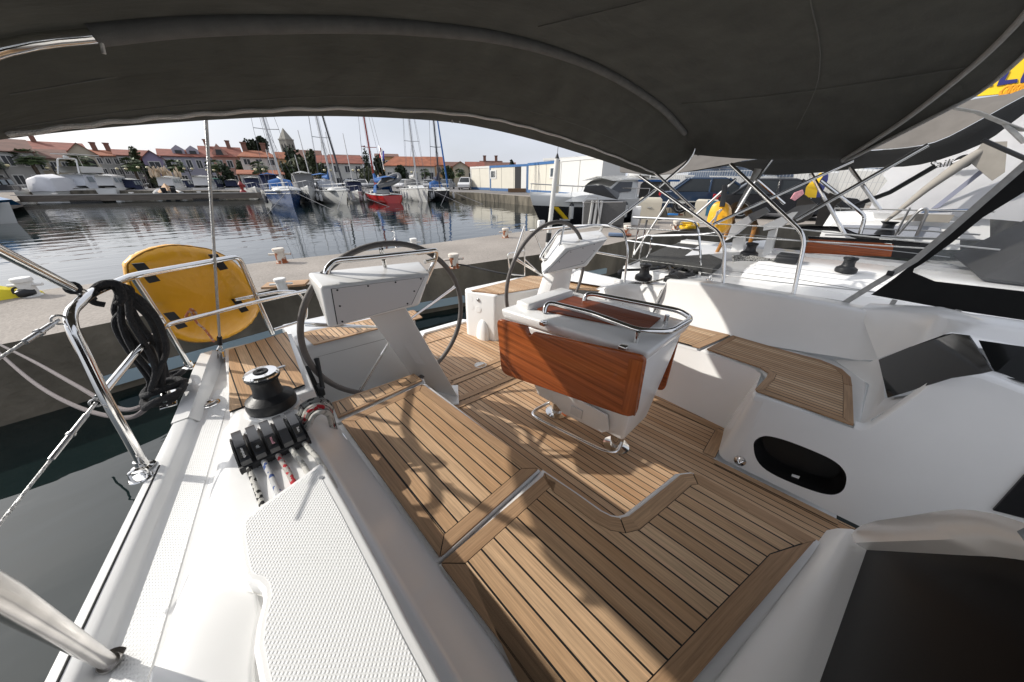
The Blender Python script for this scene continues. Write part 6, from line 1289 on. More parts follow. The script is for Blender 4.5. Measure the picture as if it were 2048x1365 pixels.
# RIB with twin outboards
T = Fr(wd_(340, 389, 66), math.atan2(.99, -.05)); cv = thing('inflatable_boat', 'inflatable boat with two black outboard engines between the pontoons', 'inflatable boat', T(2, 0, 0)); b = B(bwhite); b.tube(smoothpath([T(0, -1.2, .5), T(3, -1.2, .55), T(5.2, -.5, .8), T(5.2, .5, .8), T(3, 1.2, .55), T(0, 1.2, .5)], 4), .28, 8); b.end('tube', cv); b = B(mat('tan_cover', (.42, .27, .16), .8)); b.loft([[T(u, -1.0, .6), T(u, 0, h), T(u, 1.0, .6)] for u, h in ((.6, .9), (1.5, 1.8), (3.2, 1.6), (4.6, .8))]); b.end('cover', cv)
for s in (-.45, .45): b = B(bblack); b.hexa([T(-.5, s - .22, .0), T(.0, s - .22, .0), T(0, s + .22, .0), T(-.5, s + .22, .0), T(-.65, s - .28, 1.3), T(.1, s - .28, 1.2), T(.1, s + .28, 1.2), T(-.65, s + .28, 1.3)], .08); b.end('outboard_motor', cv)
# pontoons
pw = mat('pontoon_wood', (.17, .145, .12), .9, noise=(.8, .25, (1, 1, 8)), bump=(8, .6))
def pontoon(pa, pb, za, w, label):
    a, c = pa, pb; a.z = c.z = 0; t = (c - a).normalized(); nn = V((-t.y, t.x, 0)); b = B(pw); L = (c - a).length
    b.poly([a + V((0, 0, za)), c + V((0, 0, za)), c + nn * w + V((0, 0, za)), a + nn * w + V((0, 0, za))], (0, 0, -.62)); root = b.end('pontoon', smooth=0, label=label, cat='pontoon')
    b = B(mat('pontoon_edge', (.42, .40, .37), .8)); b.box((a + c) / 2 + V((0, 0, za + .02)), (L, .12, .10), Matrix((t, nn, V((0, 0, 1)))).transposed()); b.end('edge_rail', root)
    for k in range(int(L / 6)): b = B(whitep); q = a + t * (3 + 6 * k) + nn * .3 + V((0, 0, za)); b.box(q + V((0, 0, .15)), (.4, .15, .12), bev=.03); b.box(q + V((0, 0, .06)), (.14, .12, .12)); b.end('cleat', root)
    for k in range(max(2, int(L / 12))): b = B(bblack); q = a + t * (L * (k + .5) / max(2, int(L / 12))) + nn * w / 2; b.box(q + V((0, 0, za - .75)), (2.5, w, .5), Matrix((t, nn, V((0, 0, 1)))).transposed()); b.end('float', root)
    return root
pontoon(wz(22, 392, .75), wz(512, 386, .75), .75, 2.4, 'nearer of the two long weathered pontoons across the basin')
pontoon(wz(42, 377.5, .75), wz(492, 377, .75), .75, 2.4, 'farther of the two long weathered pontoons, behind the first')
T = Fr(wz(-40, 385, .8), math.atan2(-.75, .66)); b = B(pw); b.poly([wz(-60, 376, .75), wz(24, 380, .75), wz(40, 402, .75), wz(-60, 420, .75)], (0, 0, -.4)); b.end('pontoon', smooth=0, label='wide wooden landing stage at the left end of the pontoons', cat='pontoon')
p = wz(487, 385, .75); b = B(mat('pump_red', (.25, .03, .03), .5)); b.lathe([(.36, 0), (.32, .18), (.16, .3), (.2, .78), (.32, .9), (.16, 1.15), (.06, 1.3)], p, seg=10); b.box(p + V((.2, 0, .75)), (.45, .2, .3), bev=.04); b.end('fuel_pump', label='red pump standing at the end of the pontoon', cat='pump')
# ---- black and white motor boat at the right
T = Fr(wz(1085, 455, 0) + V((.9, .7, 0)), math.atan2(-.30, 1))
mbt = thing('motor_boat', 'white motor cruiser with black lower hull and yellow stripe behind the port wheel', 'motor boat', T(4.5, 0, 0))
b = B(bblack); rows = []; L, Bm = 9.0, 3.0
for i in range(11):
    t = i / 10; hb = Bm / 2 * min(1, (1 - (1 - t) ** 2.4) * 1.03); bo = -.9 * (1 - t) ** 2.5; s1 = .72 + .30 * (1 - t) ** 2; s2 = s1 + .45
    rows.append((t, hb, bo, s1, s2))
b.loft([[T(t * L + bo * .8, -hb * .97, s1), T(t * L + bo * .35, -hb * .86, .3), T(t * L + .3, -hb * .5, -.3), T(t * L + .3, hb * .5, -.3), T(t * L + bo * .35, hb * .86, .3), T(t * L + bo * .8, hb * .97, s1)] for t, hb, bo, s1, s2 in rows]); b.end('hull', mbt, smooth=50)
b = B(bwhite); b.loft([[T(t * L + bo * .8, -hb * .975, s1 - .02), T(t * L + bo, -hb, s2), T(t * L + bo, -hb * .9, s2 + .05), T(t * L + bo, 0, s2 + .18), T(t * L + bo, hb * .9, s2 + .05), T(t * L + bo, hb, s2), T(t * L + bo * .8, hb * .975, s1 - .02)] for t, hb, bo, s1, s2 in rows])
b.loft([[T(u, -w, 1.15), T(u + k, -w * .9, h), T(u + k, 0, h + .12), T(u + k, w * .9, h), T(u, w, 1.15)] for u, w, h, k in ((.9, .5, 1.25, .1), (1.6, .95, 1.45, .1), (2.9, 1.2, 1.52, .1), (4.0, 1.22, 2.12, .0), (4.4, 1.25, 2.24, 0), (5.6, 1.25, 2.28, 0))]); b.loft([[T(u, -1.28, 2.20 - d), T(u, 0, 2.42 - d), T(u, 1.28, 2.20 - d)] for u, d in ((3.5, .05), (5, 0), (7.8, .02), (8.8, .12))]); bmesh.ops.solidify(b.bm, geom=[f for f in b.bm.faces if f.calc_center_median().z > 2.14], thickness=.06); b.end('superstructure', mbt, smooth=40)
b = B(mat('tinted_glass', (.05, .055, .065), .08)); b.poly([T(3.25, -1.20, 1.56), T(5.0, -1.24, 1.62), T(5.1, -1.17, 2.10), T(4.15, -1.13, 2.10)], T.v * -.03); b.poly([T(3.25, 1.2, 1.56), T(5.0, 1.24, 1.62), T(5.1, 1.17, 2.10), T(4.15, 1.13, 2.10)], T.v * .03); b.end('side_window', mbt, smooth=0)
b = B(mat('boat_interior', (.03, .028, .025), .8)); b.poly([T(5.65, -1.28, 1.15), T(8.4, -1.3, 1.2), T(8.2, -1.22, 2.1), T(6.0, -1.22, 2.16), T(5.7, -1.25, 1.95)], T.v * -.02); b.end('aft_opening', mbt, smooth=0)
b = B(mat('stripe_yellow', (.75, .5, .02), .4)); b.poly([T(.18, -.46, .95), T(.42, -.62, .92), T(1.05, -.78, .30), T(.85, -.68, .30)], T.v * -.10); b.end('yellow_stripe', mbt, smooth=0)
b = B(bwhite); b.poly([T(.62, -.66, .33), T(1.15, -.84, .30), T(1.12, -.82, .22), T(.62, -.62, .25)], T.v * -.07); b.end('name_lettering', mbt, smooth=0)
b = B(clothb); b.loft([[T(u, -1.30, 2.10), T(u, -1.31, 2.21)] for u in (5.4, 9.0)]); b.end('blue_valance', mbt)
b = B(steel_d); tops = []
for t, hb, bo, s1, s2 in rows[:8]: a = T(t * L + bo, -hb * .97, s2); b.tube([a, a + V((0, 0, .55)) + T.u * .08], .016, 6); tops.append(a + V((0, 0, .55)) + T.u * .08)
b.tube(tops, .02, 6); b.tube([T(t * L + bo, hb * .97, s2 + .55) for t, hb, bo, s1, s2 in rows[:8]], .02, 6); b.end('guard_rail', mbt)
for u in (1.35, 3.0, 4.6): b = B(bwhite); a = T(u, -Bm / 2 * min(1, (1 - (1 - u / L) ** 2.4) * 1.03) - .16, .62); b.lathe([(.03, -.38), (.13, -.32), (.14, .30), (.06, .36), (.02, .45)], a, seg=12); b.use(bblack).lathe([(.135, .28), (.10, .40), (.03, .48)], a, seg=12); b.end('fender', mbt)
b = B(mat('radar_white', (.7, .7, .7), .4)); b.lathe([(.9, 0), (1.0, .25), (.8, .5), (.3, .6)], T(7.5, .2, 2.42), seg=16); b.tube(bend([T(6.8, -.9, 2.3), T(6.9, -.8, 2.9), T(6.9, .8, 2.9), T(6.8, .9, 2.3)], .2), .03, 6); b.end('raft_canister', mbt)
# ================================================================== TOWN
def roofm(name, c): return mat(name, c, .85, noise=(.9, .3), bump=(3, .5))
rf = [roofm('roof_tile_red', (.20, .062, .040)), roofm('roof_tile_brown', (.135, .066, .048)), roofm('roof_tile_orange', (.27, .092, .045))]
frame_m = mat('window_frame', (.55, .54, .52), .6); win_m = mat('house_glass', (.025, .028, .032), .15); chim = mat('chimney', (.22, .12, .09), .9)
HN = [0]
def house(label, pl, pr, d, eave, ridge, wall, roof, kind='side', depth=10, rows=2, cols=3, dr=None, hip=0, chimneys=0, rowz=None, winw=.9, door=False, wskip=(), group='houses along the waterfront', base=365):
    HN[0] += 1; A, C_ = wd_(pl, base, d), wd_(pr, base, dr or d); A.z = C_.z = GZ
    w = mat('wall_%s' % wall[0], wall[1], .9, noise=(.5, .08), bump=(4, .2)); mid = (pl + pr) / 2; dm = (d + (dr or d)) / 2; he, hr = wd_(mid, eave, dm).z, wd_(mid, ridge, dm + (depth / 2 if kind == 'side' else 0)).z
    t = (C_ - A).normalized(); nn = V((-t.y, t.x, 0)); nn = nn if nn.dot(A) > 0 else -nn; L = (C_ - A).length; Z = V((0, 0, 1)); he -= GZ; hr -= GZ
    root = thing('town_house', label, 'house', (A + C_) / 2, group=group)
    b = B(w)
    if kind == 'side':
        prof = [(0, 0), (depth, 0), (depth, he), (depth / 2, hr if not hip else he), (0, he)]
        b.poly([A + nn * u + Z * z for u, z in prof], t * L)
    else: b.poly([A, C_, C_ + Z * he, A + t * L / 2 + Z * hr, A + Z * he], nn * depth)
    b.end('wall', root, smooth=0)
    b = B(roof); o = .35
    if kind == 'side':
        k = (hr - he) / (depth / 2)
        R = lambda u, s, dz=0: A + t * s + nn * u + Z * (he + min(u, depth - u) * k + dz)
        h_ = hip * L * .25
        q = [R(-o, -o), R(-o, L + o), R(depth / 2, L + o - h_), R(depth / 2, -o + h_)]; b.poly(q, Z * .12)
        q = [R(depth + o, -o), R(depth + o, L + o), R(depth / 2, L + o - h_), R(depth / 2, -o + h_)]; b.poly(q, Z * .12)
        if hip: b.poly([R(-o, -o), R(depth / 2, -o + h_), R(depth + o, -o)], Z * .1); b.poly([R(-o, L + o), R(depth / 2, L + o - h_), R(depth + o, L + o)], Z * .1)
    else:
        k = (hr - he) / (L / 2)
        for s in (1, -1): E_ = A + t * (L / 2 - s * (L / 2 + o)) + Z * (he - o * k); P_ = A + t * L / 2 + Z * hr; b.poly([E_ - nn * o, P_ - nn * o, P_ + nn * (depth + o), E_ + nn * (depth + o)], Z * .12)
    ro = b.end('roof', root, smooth=0)
    for k in range(chimneys): b = B(chim); p = A + t * L * (.2 + .55 * k / max(1, chimneys - 1) if chimneys > 1 else .35) + nn * depth * .45 + Z * hr; b.box(p + Z * .3, (.8, .8, 2.0), Matrix((t, nn, Z)).transposed()); b.box(p + Z * 1.35, (1.0, 1.0, .2), Matrix((t, nn, Z)).transposed()); b.end('chimney', ro, smooth=0)
    fh = he / rows if rows else 0; rt = Matrix((t, nn, Z)).transposed()
    for r in range(rows):
        for c in range(cols):
            if (r, c) in wskip: continue
            p = A + t * L * (c + .5) / cols + Z * (fh * (r + .52)); ww = min(winw, L / cols * .5); wh = min(1.35, fh * .5)
            b = B(frame_m); b.box(p - nn * .03, (ww + .25, .10, wh + .25), rt); f = b.end('window', root, smooth=0); b = B(win_m); b.box(p - nn * .07, (ww, .06, wh), rt); b.use(frame_m).box(p - nn * .085, (.06, .06, wh), rt); b.end('pane', f, smooth=0)
    return root, A, t, nn, L, he, hr
W_grey = ('grey', (.36, .35, .33)); W_beige = ('beige', (.42, .38, .30)); W_lilac = ('lilac', (.35, .34, .40)); W_purple = ('purple', (.26, .22, .32)); W_pink = ('pink', (.42, .25, .20)); W_white = ('white', (.55, .54, .50)); W_cream = ('cream', (.46, .40, .30)); W_ochre = ('ochre', (.45, .28, .14))
house('grey house with a brown tiled roof at the far left of the waterfront', -60, 100, 92, 303, 280, W_grey, rf[1], rows=2, cols=4, depth=12)
house('long red roofed building rising behind the low tiled cottage', 62, 205, 128, 302, 287, W_beige, rf[0], rows=2, cols=4, depth=14, chimneys=1)
house('low cottage with a brown tiled roof beside a palm', 94, 162, 96, 318, 302, W_cream, rf[1], rows=2, cols=3, depth=9)
r_, A, t, nn, L, he, hr = house('broad gabled building with two tall arches', 160, 226, 112, 312, 289, W_beige, rf[0], kind='front', rows=0, cols=0, depth=16)
for k in (.36, .66):
    b = B(dkin); c = A + t * L * k; rr = L * .13; b.poly([c - t * rr, c + t * rr] + [c + t * rr * math.cos(a) + V((0, 0, he * .80 + rr * math.sin(a))) for a in [i * math.pi / 8 for i in range(9)]], -nn * .12); b.end('arch', r_, smooth=0)
for i, (a, c, e, r, lab) in enumerate(((214, 262, 313, 303, 'leftmost of three flat grey terraced houses'), (258, 295, 312, 302, 'middle one of three flat grey terraced houses'), (292, 322, 314, 303, 'rightmost of three flat grey terraced houses, next to the purple gable'))):
    house(lab, a, c, 112 - 3 * i, e, r, ('terrace%d' % i, (.33, .33 - .01 * i, .31)), rf[2 if i == 0 else 0], rows=3, cols=3, depth=10, winw=1.5, chimneys=2 if i == 0 else 0)
house('purple gabled house beside the grey lilac block', 306, 346, 96, 318, 303, W_purple, rf[0], kind='front', rows=2, cols=1, depth=12, winw=1.8)
r_, A, t, nn, L, he, hr = house('long grey lilac house with a red roof and two dormers', 343, 442, 96, 314, 302, W_lilac, rf[0], rows=2, cols=5, depth=10)
for k in (.38, .66): b = B(mat('wall_lilac', (.35, .34, .40))); c = A + t * L * k + nn * 1.5; b.poly([c + V((0, 0, he - .3)) - t * .9, c + V((0, 0, he - .3)) + t * .9, c + V((0, 0, he + 1.3)) + t * .9, c + V((0, 0, he + 2.0)), c + V((0, 0, he + 1.3)) - t * .9], nn * 2.5); b.use(win_m).poly([c - nn * .05 + V((0, 0, he + .1)) - t * .5, c - nn * .05 + V((0, 0, he + .1)) + t * .5, c - nn * .05 + V((0, 0, he + 1.1)) + t * .5, c - nn * .05 + V((0, 0, he + 1.1)) - t * .5], -nn * .04); b.end('dormer', r_, smooth=0)
r_, A, t, nn, L, he, hr = house('pink house with a steep red roof and a gabled dormer', 424, 502, 108, 314, 296, W_pink, rf[0], rows=2, cols=4, depth=12, chimneys=2)
c = A + t * L * .45 + nn * .6; b = B(mat('wall_pink', (.42, .25, .2))); b.poly([c + V((0, 0, he - .2)) - t * 2, c + V((0, 0, he - .2)) + t * 2, c + V((0, 0, he + 2.6))], nn * 4); b.use(win_m).poly([c - nn * .05 + V((0, 0, he + .2)) - t * .7, c - nn * .05 + V((0, 0, he + .2)) + t * .7, c - nn * .05 + V((0, 0, he + 1.4)) + t * .5, c - nn * .05 + V((0, 0, he + 1.4)) - t * .5], -nn * .05); b.end('dormer', r_, smooth=0)
house('white house with an orange hipped roof and balconies behind the blue yacht', 496, 566, 84, 315, 304, W_white, rf[2], rows=3, cols=3, depth=9, winw=1.6, hip=1, chimneys=2)
house('single storey building with a red roof behind the motor cruisers', 484, 570, 76, 349, 342, W_white, rf[2], rows=1, cols=5, depth=6)
house('big red roofed hall behind the trees below the church tower', 606, 656, 150, 317, 302, W_beige, rf[1], rows=1, cols=3, depth=14)
house('red roofed house at the foot of the church tower', 566, 600, 140, 318, 306, W_ochre, rf[2], rows=1, cols=2, depth=10)
house('white building with a wide red roof behind the white yacht', 646, 732, 82, 327, 313, W_white, rf[0], rows=2, cols=4, depth=10)
house('brick red roofed house peeping over the white building', 670, 730, 130, 320, 311, W_pink, rf[1], rows=1, cols=3, depth=10)
house('flat ochre building behind the flag', 760, 803, 110, 314, 309, W_ochre, rf[1], rows=2, cols=3, depth=10)
house('low white house with an orange hipped roof behind the masts', 774, 872, 80, 332, 315, W_white, rf[2], rows=1, cols=6, depth=11, hip=1, winw=1.1)
house('ochre gabled house right of the hipped roof', 850, 890, 92, 330, 315, W_ochre, rf[2], kind='side', rows=2, cols=2, depth=9)
house('dark red roofed house between the ochre gable and the cream one', 884, 920, 104, 333, 325, W_ochre, rf[1], rows=1, cols=2, depth=8)
house('cream gabled house left of the site cabins', 908, 938, 84, 334, 324, W_cream, rf[2], kind='front', rows=2, cols=1, depth=10)
house('row house with a red roof just behind the first site cabin', 934, 968, 92, 335, 325, W_cream, rf[0], rows=1, cols=2, depth=9)
house('second row house behind the site cabins with two chimneys', 962, 1004, 104, 335, 323, W_pink, rf[1], rows=1, cols=2, depth=9, chimneys=2)
house('last dark roofed house before the hills, above the site cabins', 1002, 1030, 118, 334, 326, W_grey, rf[1], rows=1, cols=2, depth=9)
# church tower
d = 170; c = wd_(590, 345, d); c.z = GZ; tw = thing('church_tower', 'grey stone church tower with a pointed spire', 'church tower', c); stone = mat('tower_stone', (.26, .25, .22), .9, noise=(.6, .2), bump=(2, .4))
hB = wd_(582, 284, d).z; hT = wd_(577, 262, d).z; w = 1.75
b = B(stone); b.box(c + V((0, 0, hB / 2)), (w * 2, w * 2, hB), Matrix.Rotation(.5, 3, 'Z')); b.box(c + V((0, 0, hB - .2)), (w * 2.15, w * 2.15, .4), Matrix.Rotation(.5, 3, 'Z')); b.box(c + V((0, 0, hB - 7.0)), (w * 2.12, w * 2.12, .4), Matrix.Rotation(.5, 3, 'Z')); b.end('shaft', tw, smooth=0)
b = B(stone); b.loft([[c + V((math.cos(a + .5 + .785) * w * 1.3, math.sin(a + .5 + .785) * w * 1.3, hB)) for a in [i * math.pi / 2 for i in range(4)]], [c + V((math.cos(a + 1.285) * .05, math.sin(a + 1.285) * .05, hT)) for a in [i * math.pi / 2 for i in range(4)]]], close=True); b.end('spire', tw, smooth=0)
for k in range(4):
    dv = V((math.cos(.5 + k * math.pi / 2), math.sin(.5 + k * math.pi / 2), 0)); sv = V((-dv.y, dv.x, 0))
    for s in (-1, 1):
        for z in (hB - 4.6, hB - 11): b = B(dkin); q = c + dv * (w + .03) + sv * s * .7; b.poly([q + V((0, 0, z)) - sv * .35, q + V((0, 0, z)) + sv * .35, q + V((0, 0, z + 2.4)) + sv * .35, q + V((0, 0, z + 3.0)), q + V((0, 0, z + 2.4)) - sv * .35], dv * .04); b.end('belfry_opening', tw, smooth=0)
# ---- trees, palms, lamps
def leafm(name, c): 
    m = mat(name, c, .7); n, l, bb = N(m); g = n.new('ShaderNodeNewGeometry'); r = n.new('ShaderNodeMapRange'); r.inputs[3].default_value = .55; r.inputs[4].default_value = 1.5; l.new(g.outputs['Random Per Island'], r.inputs[0]); mu = n.new('ShaderNodeMixRGB'); mu.blend_type = 'MULTIPLY'; mu.inputs[0].default_value = 1; mu.inputs[1].default_value = (*c, 1); l.new(r.outputs[0], mu.inputs[2]); l.new(mu.outputs[0], bb.inputs['Base Color']); return m
lf_d, lf_m, lf_o, lf_p = leafm('leaf_dark', (.020, .032, .014)), leafm('leaf_mid', (.045, .062, .025)), leafm('leaf_olive', (.075, .085, .045)), leafm('palm_leaf', (.05, .075, .025)); bark = mat('bark', (.10, .075, .055), .95, bump=(6, 1))
def leaves(b, c, r, n, size, rnd, lumps=7):
    cs = [V((rnd.gauss(0, .45) * r[0], rnd.gauss(0, .45) * r[1], rnd.gauss(0, .42) * r[2])) for _ in range(lumps)]
    for i in range(n):
        q = cs[i % lumps] + V((rnd.gauss(0, .27) * r[0], rnd.gauss(0, .27) * r[1], rnd.gauss(0, .25) * r[2]))
        if (q.x / r[0]) ** 2 + (q.y / r[1]) ** 2 + (q.z / r[2]) ** 2 > 1.15: continue
        a = V((rnd.gauss(0, 1), rnd.gauss(0, 1), rnd.gauss(0, 1))).normalized(); e = a.orthogonal(); f = a.cross(e); s = size * rnd.uniform(.6, 1.4)
        b.face([c + q + e * s, c + q + f * s * .6, c + q - e * s, c + q - f * s * .6])
def tree(label, px, pyb, pyt, d, wpx, m, shape='round', n=700, name='tree', group='trees in the town'):
    rnd = random.Random(px); p = wd_(px, pyb, d); g = p.copy(); g.z = GZ; top = wd_(px, pyt, d).z; wid = (wd_(px + wpx / 2, 340, d) - wd_(px - wpx / 2, 340, d)).length / 2
    root = thing(name, label, 'tree' if name == 'tree' else 'shrub', g, group=group); low = {'round': .30, 'pine': .62, 'cypress': .10, 'bush': .02}[shape]; zb = GZ + (top - GZ) * low; c = V((g.x, g.y, (zb + top) / 2)); r = (wid, wid * .9, (top - zb) / 2 * 1.1)
    b = B(bark); tr = max(.12, wid * .08); b.tube([g, g + V((.1, 0, (zb - GZ) * .6)), c], [tr * 1.4, tr, tr * .4], 8)
    for k in range(5): a = k * 1.3; b.tube([g.lerp(c, .55), c + V((math.cos(a) * wid * .55, math.sin(a) * wid * .55, r[2] * .25 * ((k % 3) - .6)))], [tr * .5, tr * .15], 6)
    b.end('trunk', root)
    b = B(m); leaves(b, c, r, int(n * 1.6), wid * .17, rnd, 9); b.end('crown', root, smooth=0); return root
for i, (px, b_, t_, d, w_, m_, s_, lab) in enumerate(((516, 345, 281, 130, 24, lf_d, 'pine', 'small umbrella pine, leftmost of the group left of the tower'), (538, 345, 278, 132, 36, lf_d, 'pine', 'larger umbrella pine behind the mast of the blue yacht'), (597, 350, 290, 110, 34, lf_d, 'round', 'dark tree directly below the church tower'), (737, 352, 297, 84, 17, lf_d, 'cypress', 'tall dark cypress behind the red mast'), (764, 352, 312, 90, 24, lf_d, 'round', 'dark rounded tree below the flag'), (632, 356, 302, 88, 26, lf_m, 'round', 'leafy tree in front of the red roofed hall'), (606, 356, 316, 82, 44, lf_o, 'round', 'spreading olive green tree between the blue and white yachts'), (290, 352, 298, 104, 26, lf_m, 'round', 'loose leafy tree beside the purple gable'), (578, 358, 322, 78, 30, lf_m, 'round', 'mid green tree right of the white balconied house'), (455, 361, 329, 80, 32, lf_d, 'bush', 'round clipped dark bush below the pink house'), (488, 358, 324, 92, 22, lf_m, 'bush', 'green bush right of the clipped round one'), (650, 358, 330, 80, 26, lf_m, 'bush', 'bush in front of the white building'), (740, 360, 333, 74, 34, lf_o, 'bush', 'olive bush behind the red yacht\'s boom'), (802, 356, 334, 74, 30, lf_d, 'bush', 'dark bush before the hipped white house'), (896, 358, 336, 78, 26, lf_m, 'bush', 'round bush left of the cream gable'), (183, 352, 318, 100, 22, lf_d, 'bush', 'dark bush growing before the arches'), (305, 358, 336, 92, 30, lf_d, 'bush', 'dark hedge below the purple house'), (1022, 338, 322, 105, 16, lf_d, 'round', 'small dark tree above the site cabins'))):
    tree(lab, px, b_, t_, d, w_, m_, s_, n=900 if s_ != 'cypress' else 600, name='tree' if s_ != 'bush' else 'shrub')
# pampas grass clump
g = wd_(341, 366, 86); g.z = GZ; pg = thing('pampas_grass', 'wide clump of pampas grass with pale plumes on the shore', 'grass clump', g); b = B(leafm('pampas_leaf', (.11, .12, .045))); rnd = random.Random(2)
for k in range(420): a, q = rnd.uniform(0, 6.28), rnd.random() ** .6 * 2.5; r0 = V((math.cos(a), math.sin(a), 0)) * q * .35; e = V((math.cos(a), math.sin(a), 0)) * q + V((0, 0, rnd.uniform(1.0, 2.0))); s = V((-math.sin(a), math.cos(a), 0)) * .06; b.face([g + r0 - s, g + r0 + s, g + r0 * .5 + e])
b.end('leaf_tuft', pg, smooth=0); b = B(leafm('pampas_plume', (.50, .40, .29)))
for k in range(46): q = g + V((rnd.gauss(0, 1.1), rnd.gauss(0, .7), rnd.uniform(2.0, 3.0))); b.blob(q, (.16, .16, .55), 1, .2, k, Matrix.Rotation(rnd.uniform(-.3, .3), 3, 'Y'))
b.end('plume', pg)
def palm_proto(label, px, pyb, pyt, d):
    g = wd_(px, pyb, d); g.z = GZ; h = wd_(px, pyt, d).z - GZ; root = thing('palm_tree', label, 'palm tree', g, group='palms along the promenade'); hc = h * .74
    b = B(bark); b.tube([g, g + V((.05, 0, hc * .5)), g + V((0, 0, hc))], [.28, .22, .30], 8); b.end('trunk', root)
    b = B(lf_p); rnd = random.Random(3); c = g + V((0, 0, hc))
    for k in range(44):
        a = rnd.uniform(0, 6.28); el = rnd.uniform(-.7, 1.3); Lf = h * .27 * rnd.uniform(.8, 1.1); dv = V((math.cos(a) * math.cos(el), math.sin(a) * math.cos(el), math.sin(el))); sd = V((-math.sin(a), math.cos(a), 0)); tip = c + dv * Lf + V((0, 0, -Lf * .22)); mid = c + dv * Lf * .5
        b.face([mid - sd * .02, mid + sd * .02, c])
        for j in range(-4, 5): e = mid + (tip - mid) * (1 - abs(j) * .06) + sd * j * Lf * .16 + V((0, 0, -abs(j) * Lf * .03)); b.face([mid - sd * .01, e - sd * .13 - V((0, 0, .06)), e + sd * .13])
    b.end('crown', root, smooth=0); return root, g, h
pr_, g0, h0 = palm_proto('tallest palm, before the low tiled cottage at the left', 84, 362, 292, 92)
for px, t_, d, lab in ((0, 308, 91, 'palm cut by the left edge of the picture'), (182, 303, 94, 'palm between the cottage and the arched gable'), (279, 310, 95, 'palm in front of the grey terraced houses'), (364, 315, 92, 'palm before the grey lilac house'), (440, 315, 92, 'palm just right of the backstay'), (527, 318, 70, 'palm in front of the white balconied house'), (921, 334, 66, 'small palm before the cream gabled house'), (852, 334, 70, 'small palm beside the mast of the black yacht')):
    g = wd_(px, 362, d); g.z = GZ; h = wd_(px, t_, d).z - GZ; c = copy_tree(pr_); c.location = g; s = h / h0; c.scale = (s, s, s); c['label'] = lab; c.rotation_euler.z = px * .37
globe = mat('lamp_globe', (.62, .55, .33), .4); iron = mat('iron', (.03, .03, .03), .6)
def lamp_proto(label, px, py, d):
    g = wd_(px, 362, d); g.z = GZ; h = wd_(px, py, d).z - GZ; root = thing('street_lamp', label, 'street lamp', g, group='globe lamps along the promenade'); b = B(iron); b.tube([g, g + V((0, 0, h))], .07, 8); b.tube([g + V((-.55, 0, h - .5)), g + V((-.4, 0, h - .8)), g + V((.4, 0, h - .8)), g + V((.55, 0, h - .5))], .04, 6); b.end('post', root)
    for s in (-1, 1): b = B(globe); b.lathe([(.06, -.03), (.20, .06), (.25, .17), (.17, .29), (.03, .33)], g + V((s * .55, 0, h - .5)), seg=12); b.end('globe', root)
    return root, h
lp0, lh0 = lamp_proto('leftmost globe lamp, before the grey house', 22, 326, 90)
for px, py, d, lab in ((120, 332, 91, 'globe lamp in front of the low tiled cottage'), (255, 334, 92, 'globe lamp in front of the terraced houses'), (298, 331, 90, 'globe lamp before the hedge of the purple house'), (386, 334, 90, 'globe lamp in front of the grey lilac house'), (429, 337, 90, 'globe lamp just right of the backstay'), (526, 335, 60, 'globe lamp standing behind the blue yacht'), (660, 337, 66, 'globe lamp before the white building'), (716, 337, 66, 'globe lamp left of the red mast'), (830, 341, 64, 'globe lamp before the hipped white house')):
    g = wd_(px, 362, d); g.z = GZ; h = wd_(px, py, d).z - GZ; c = copy_tree(lp0); c.location = g; c.scale = (h / lh0,) * 3; c['label'] = lab
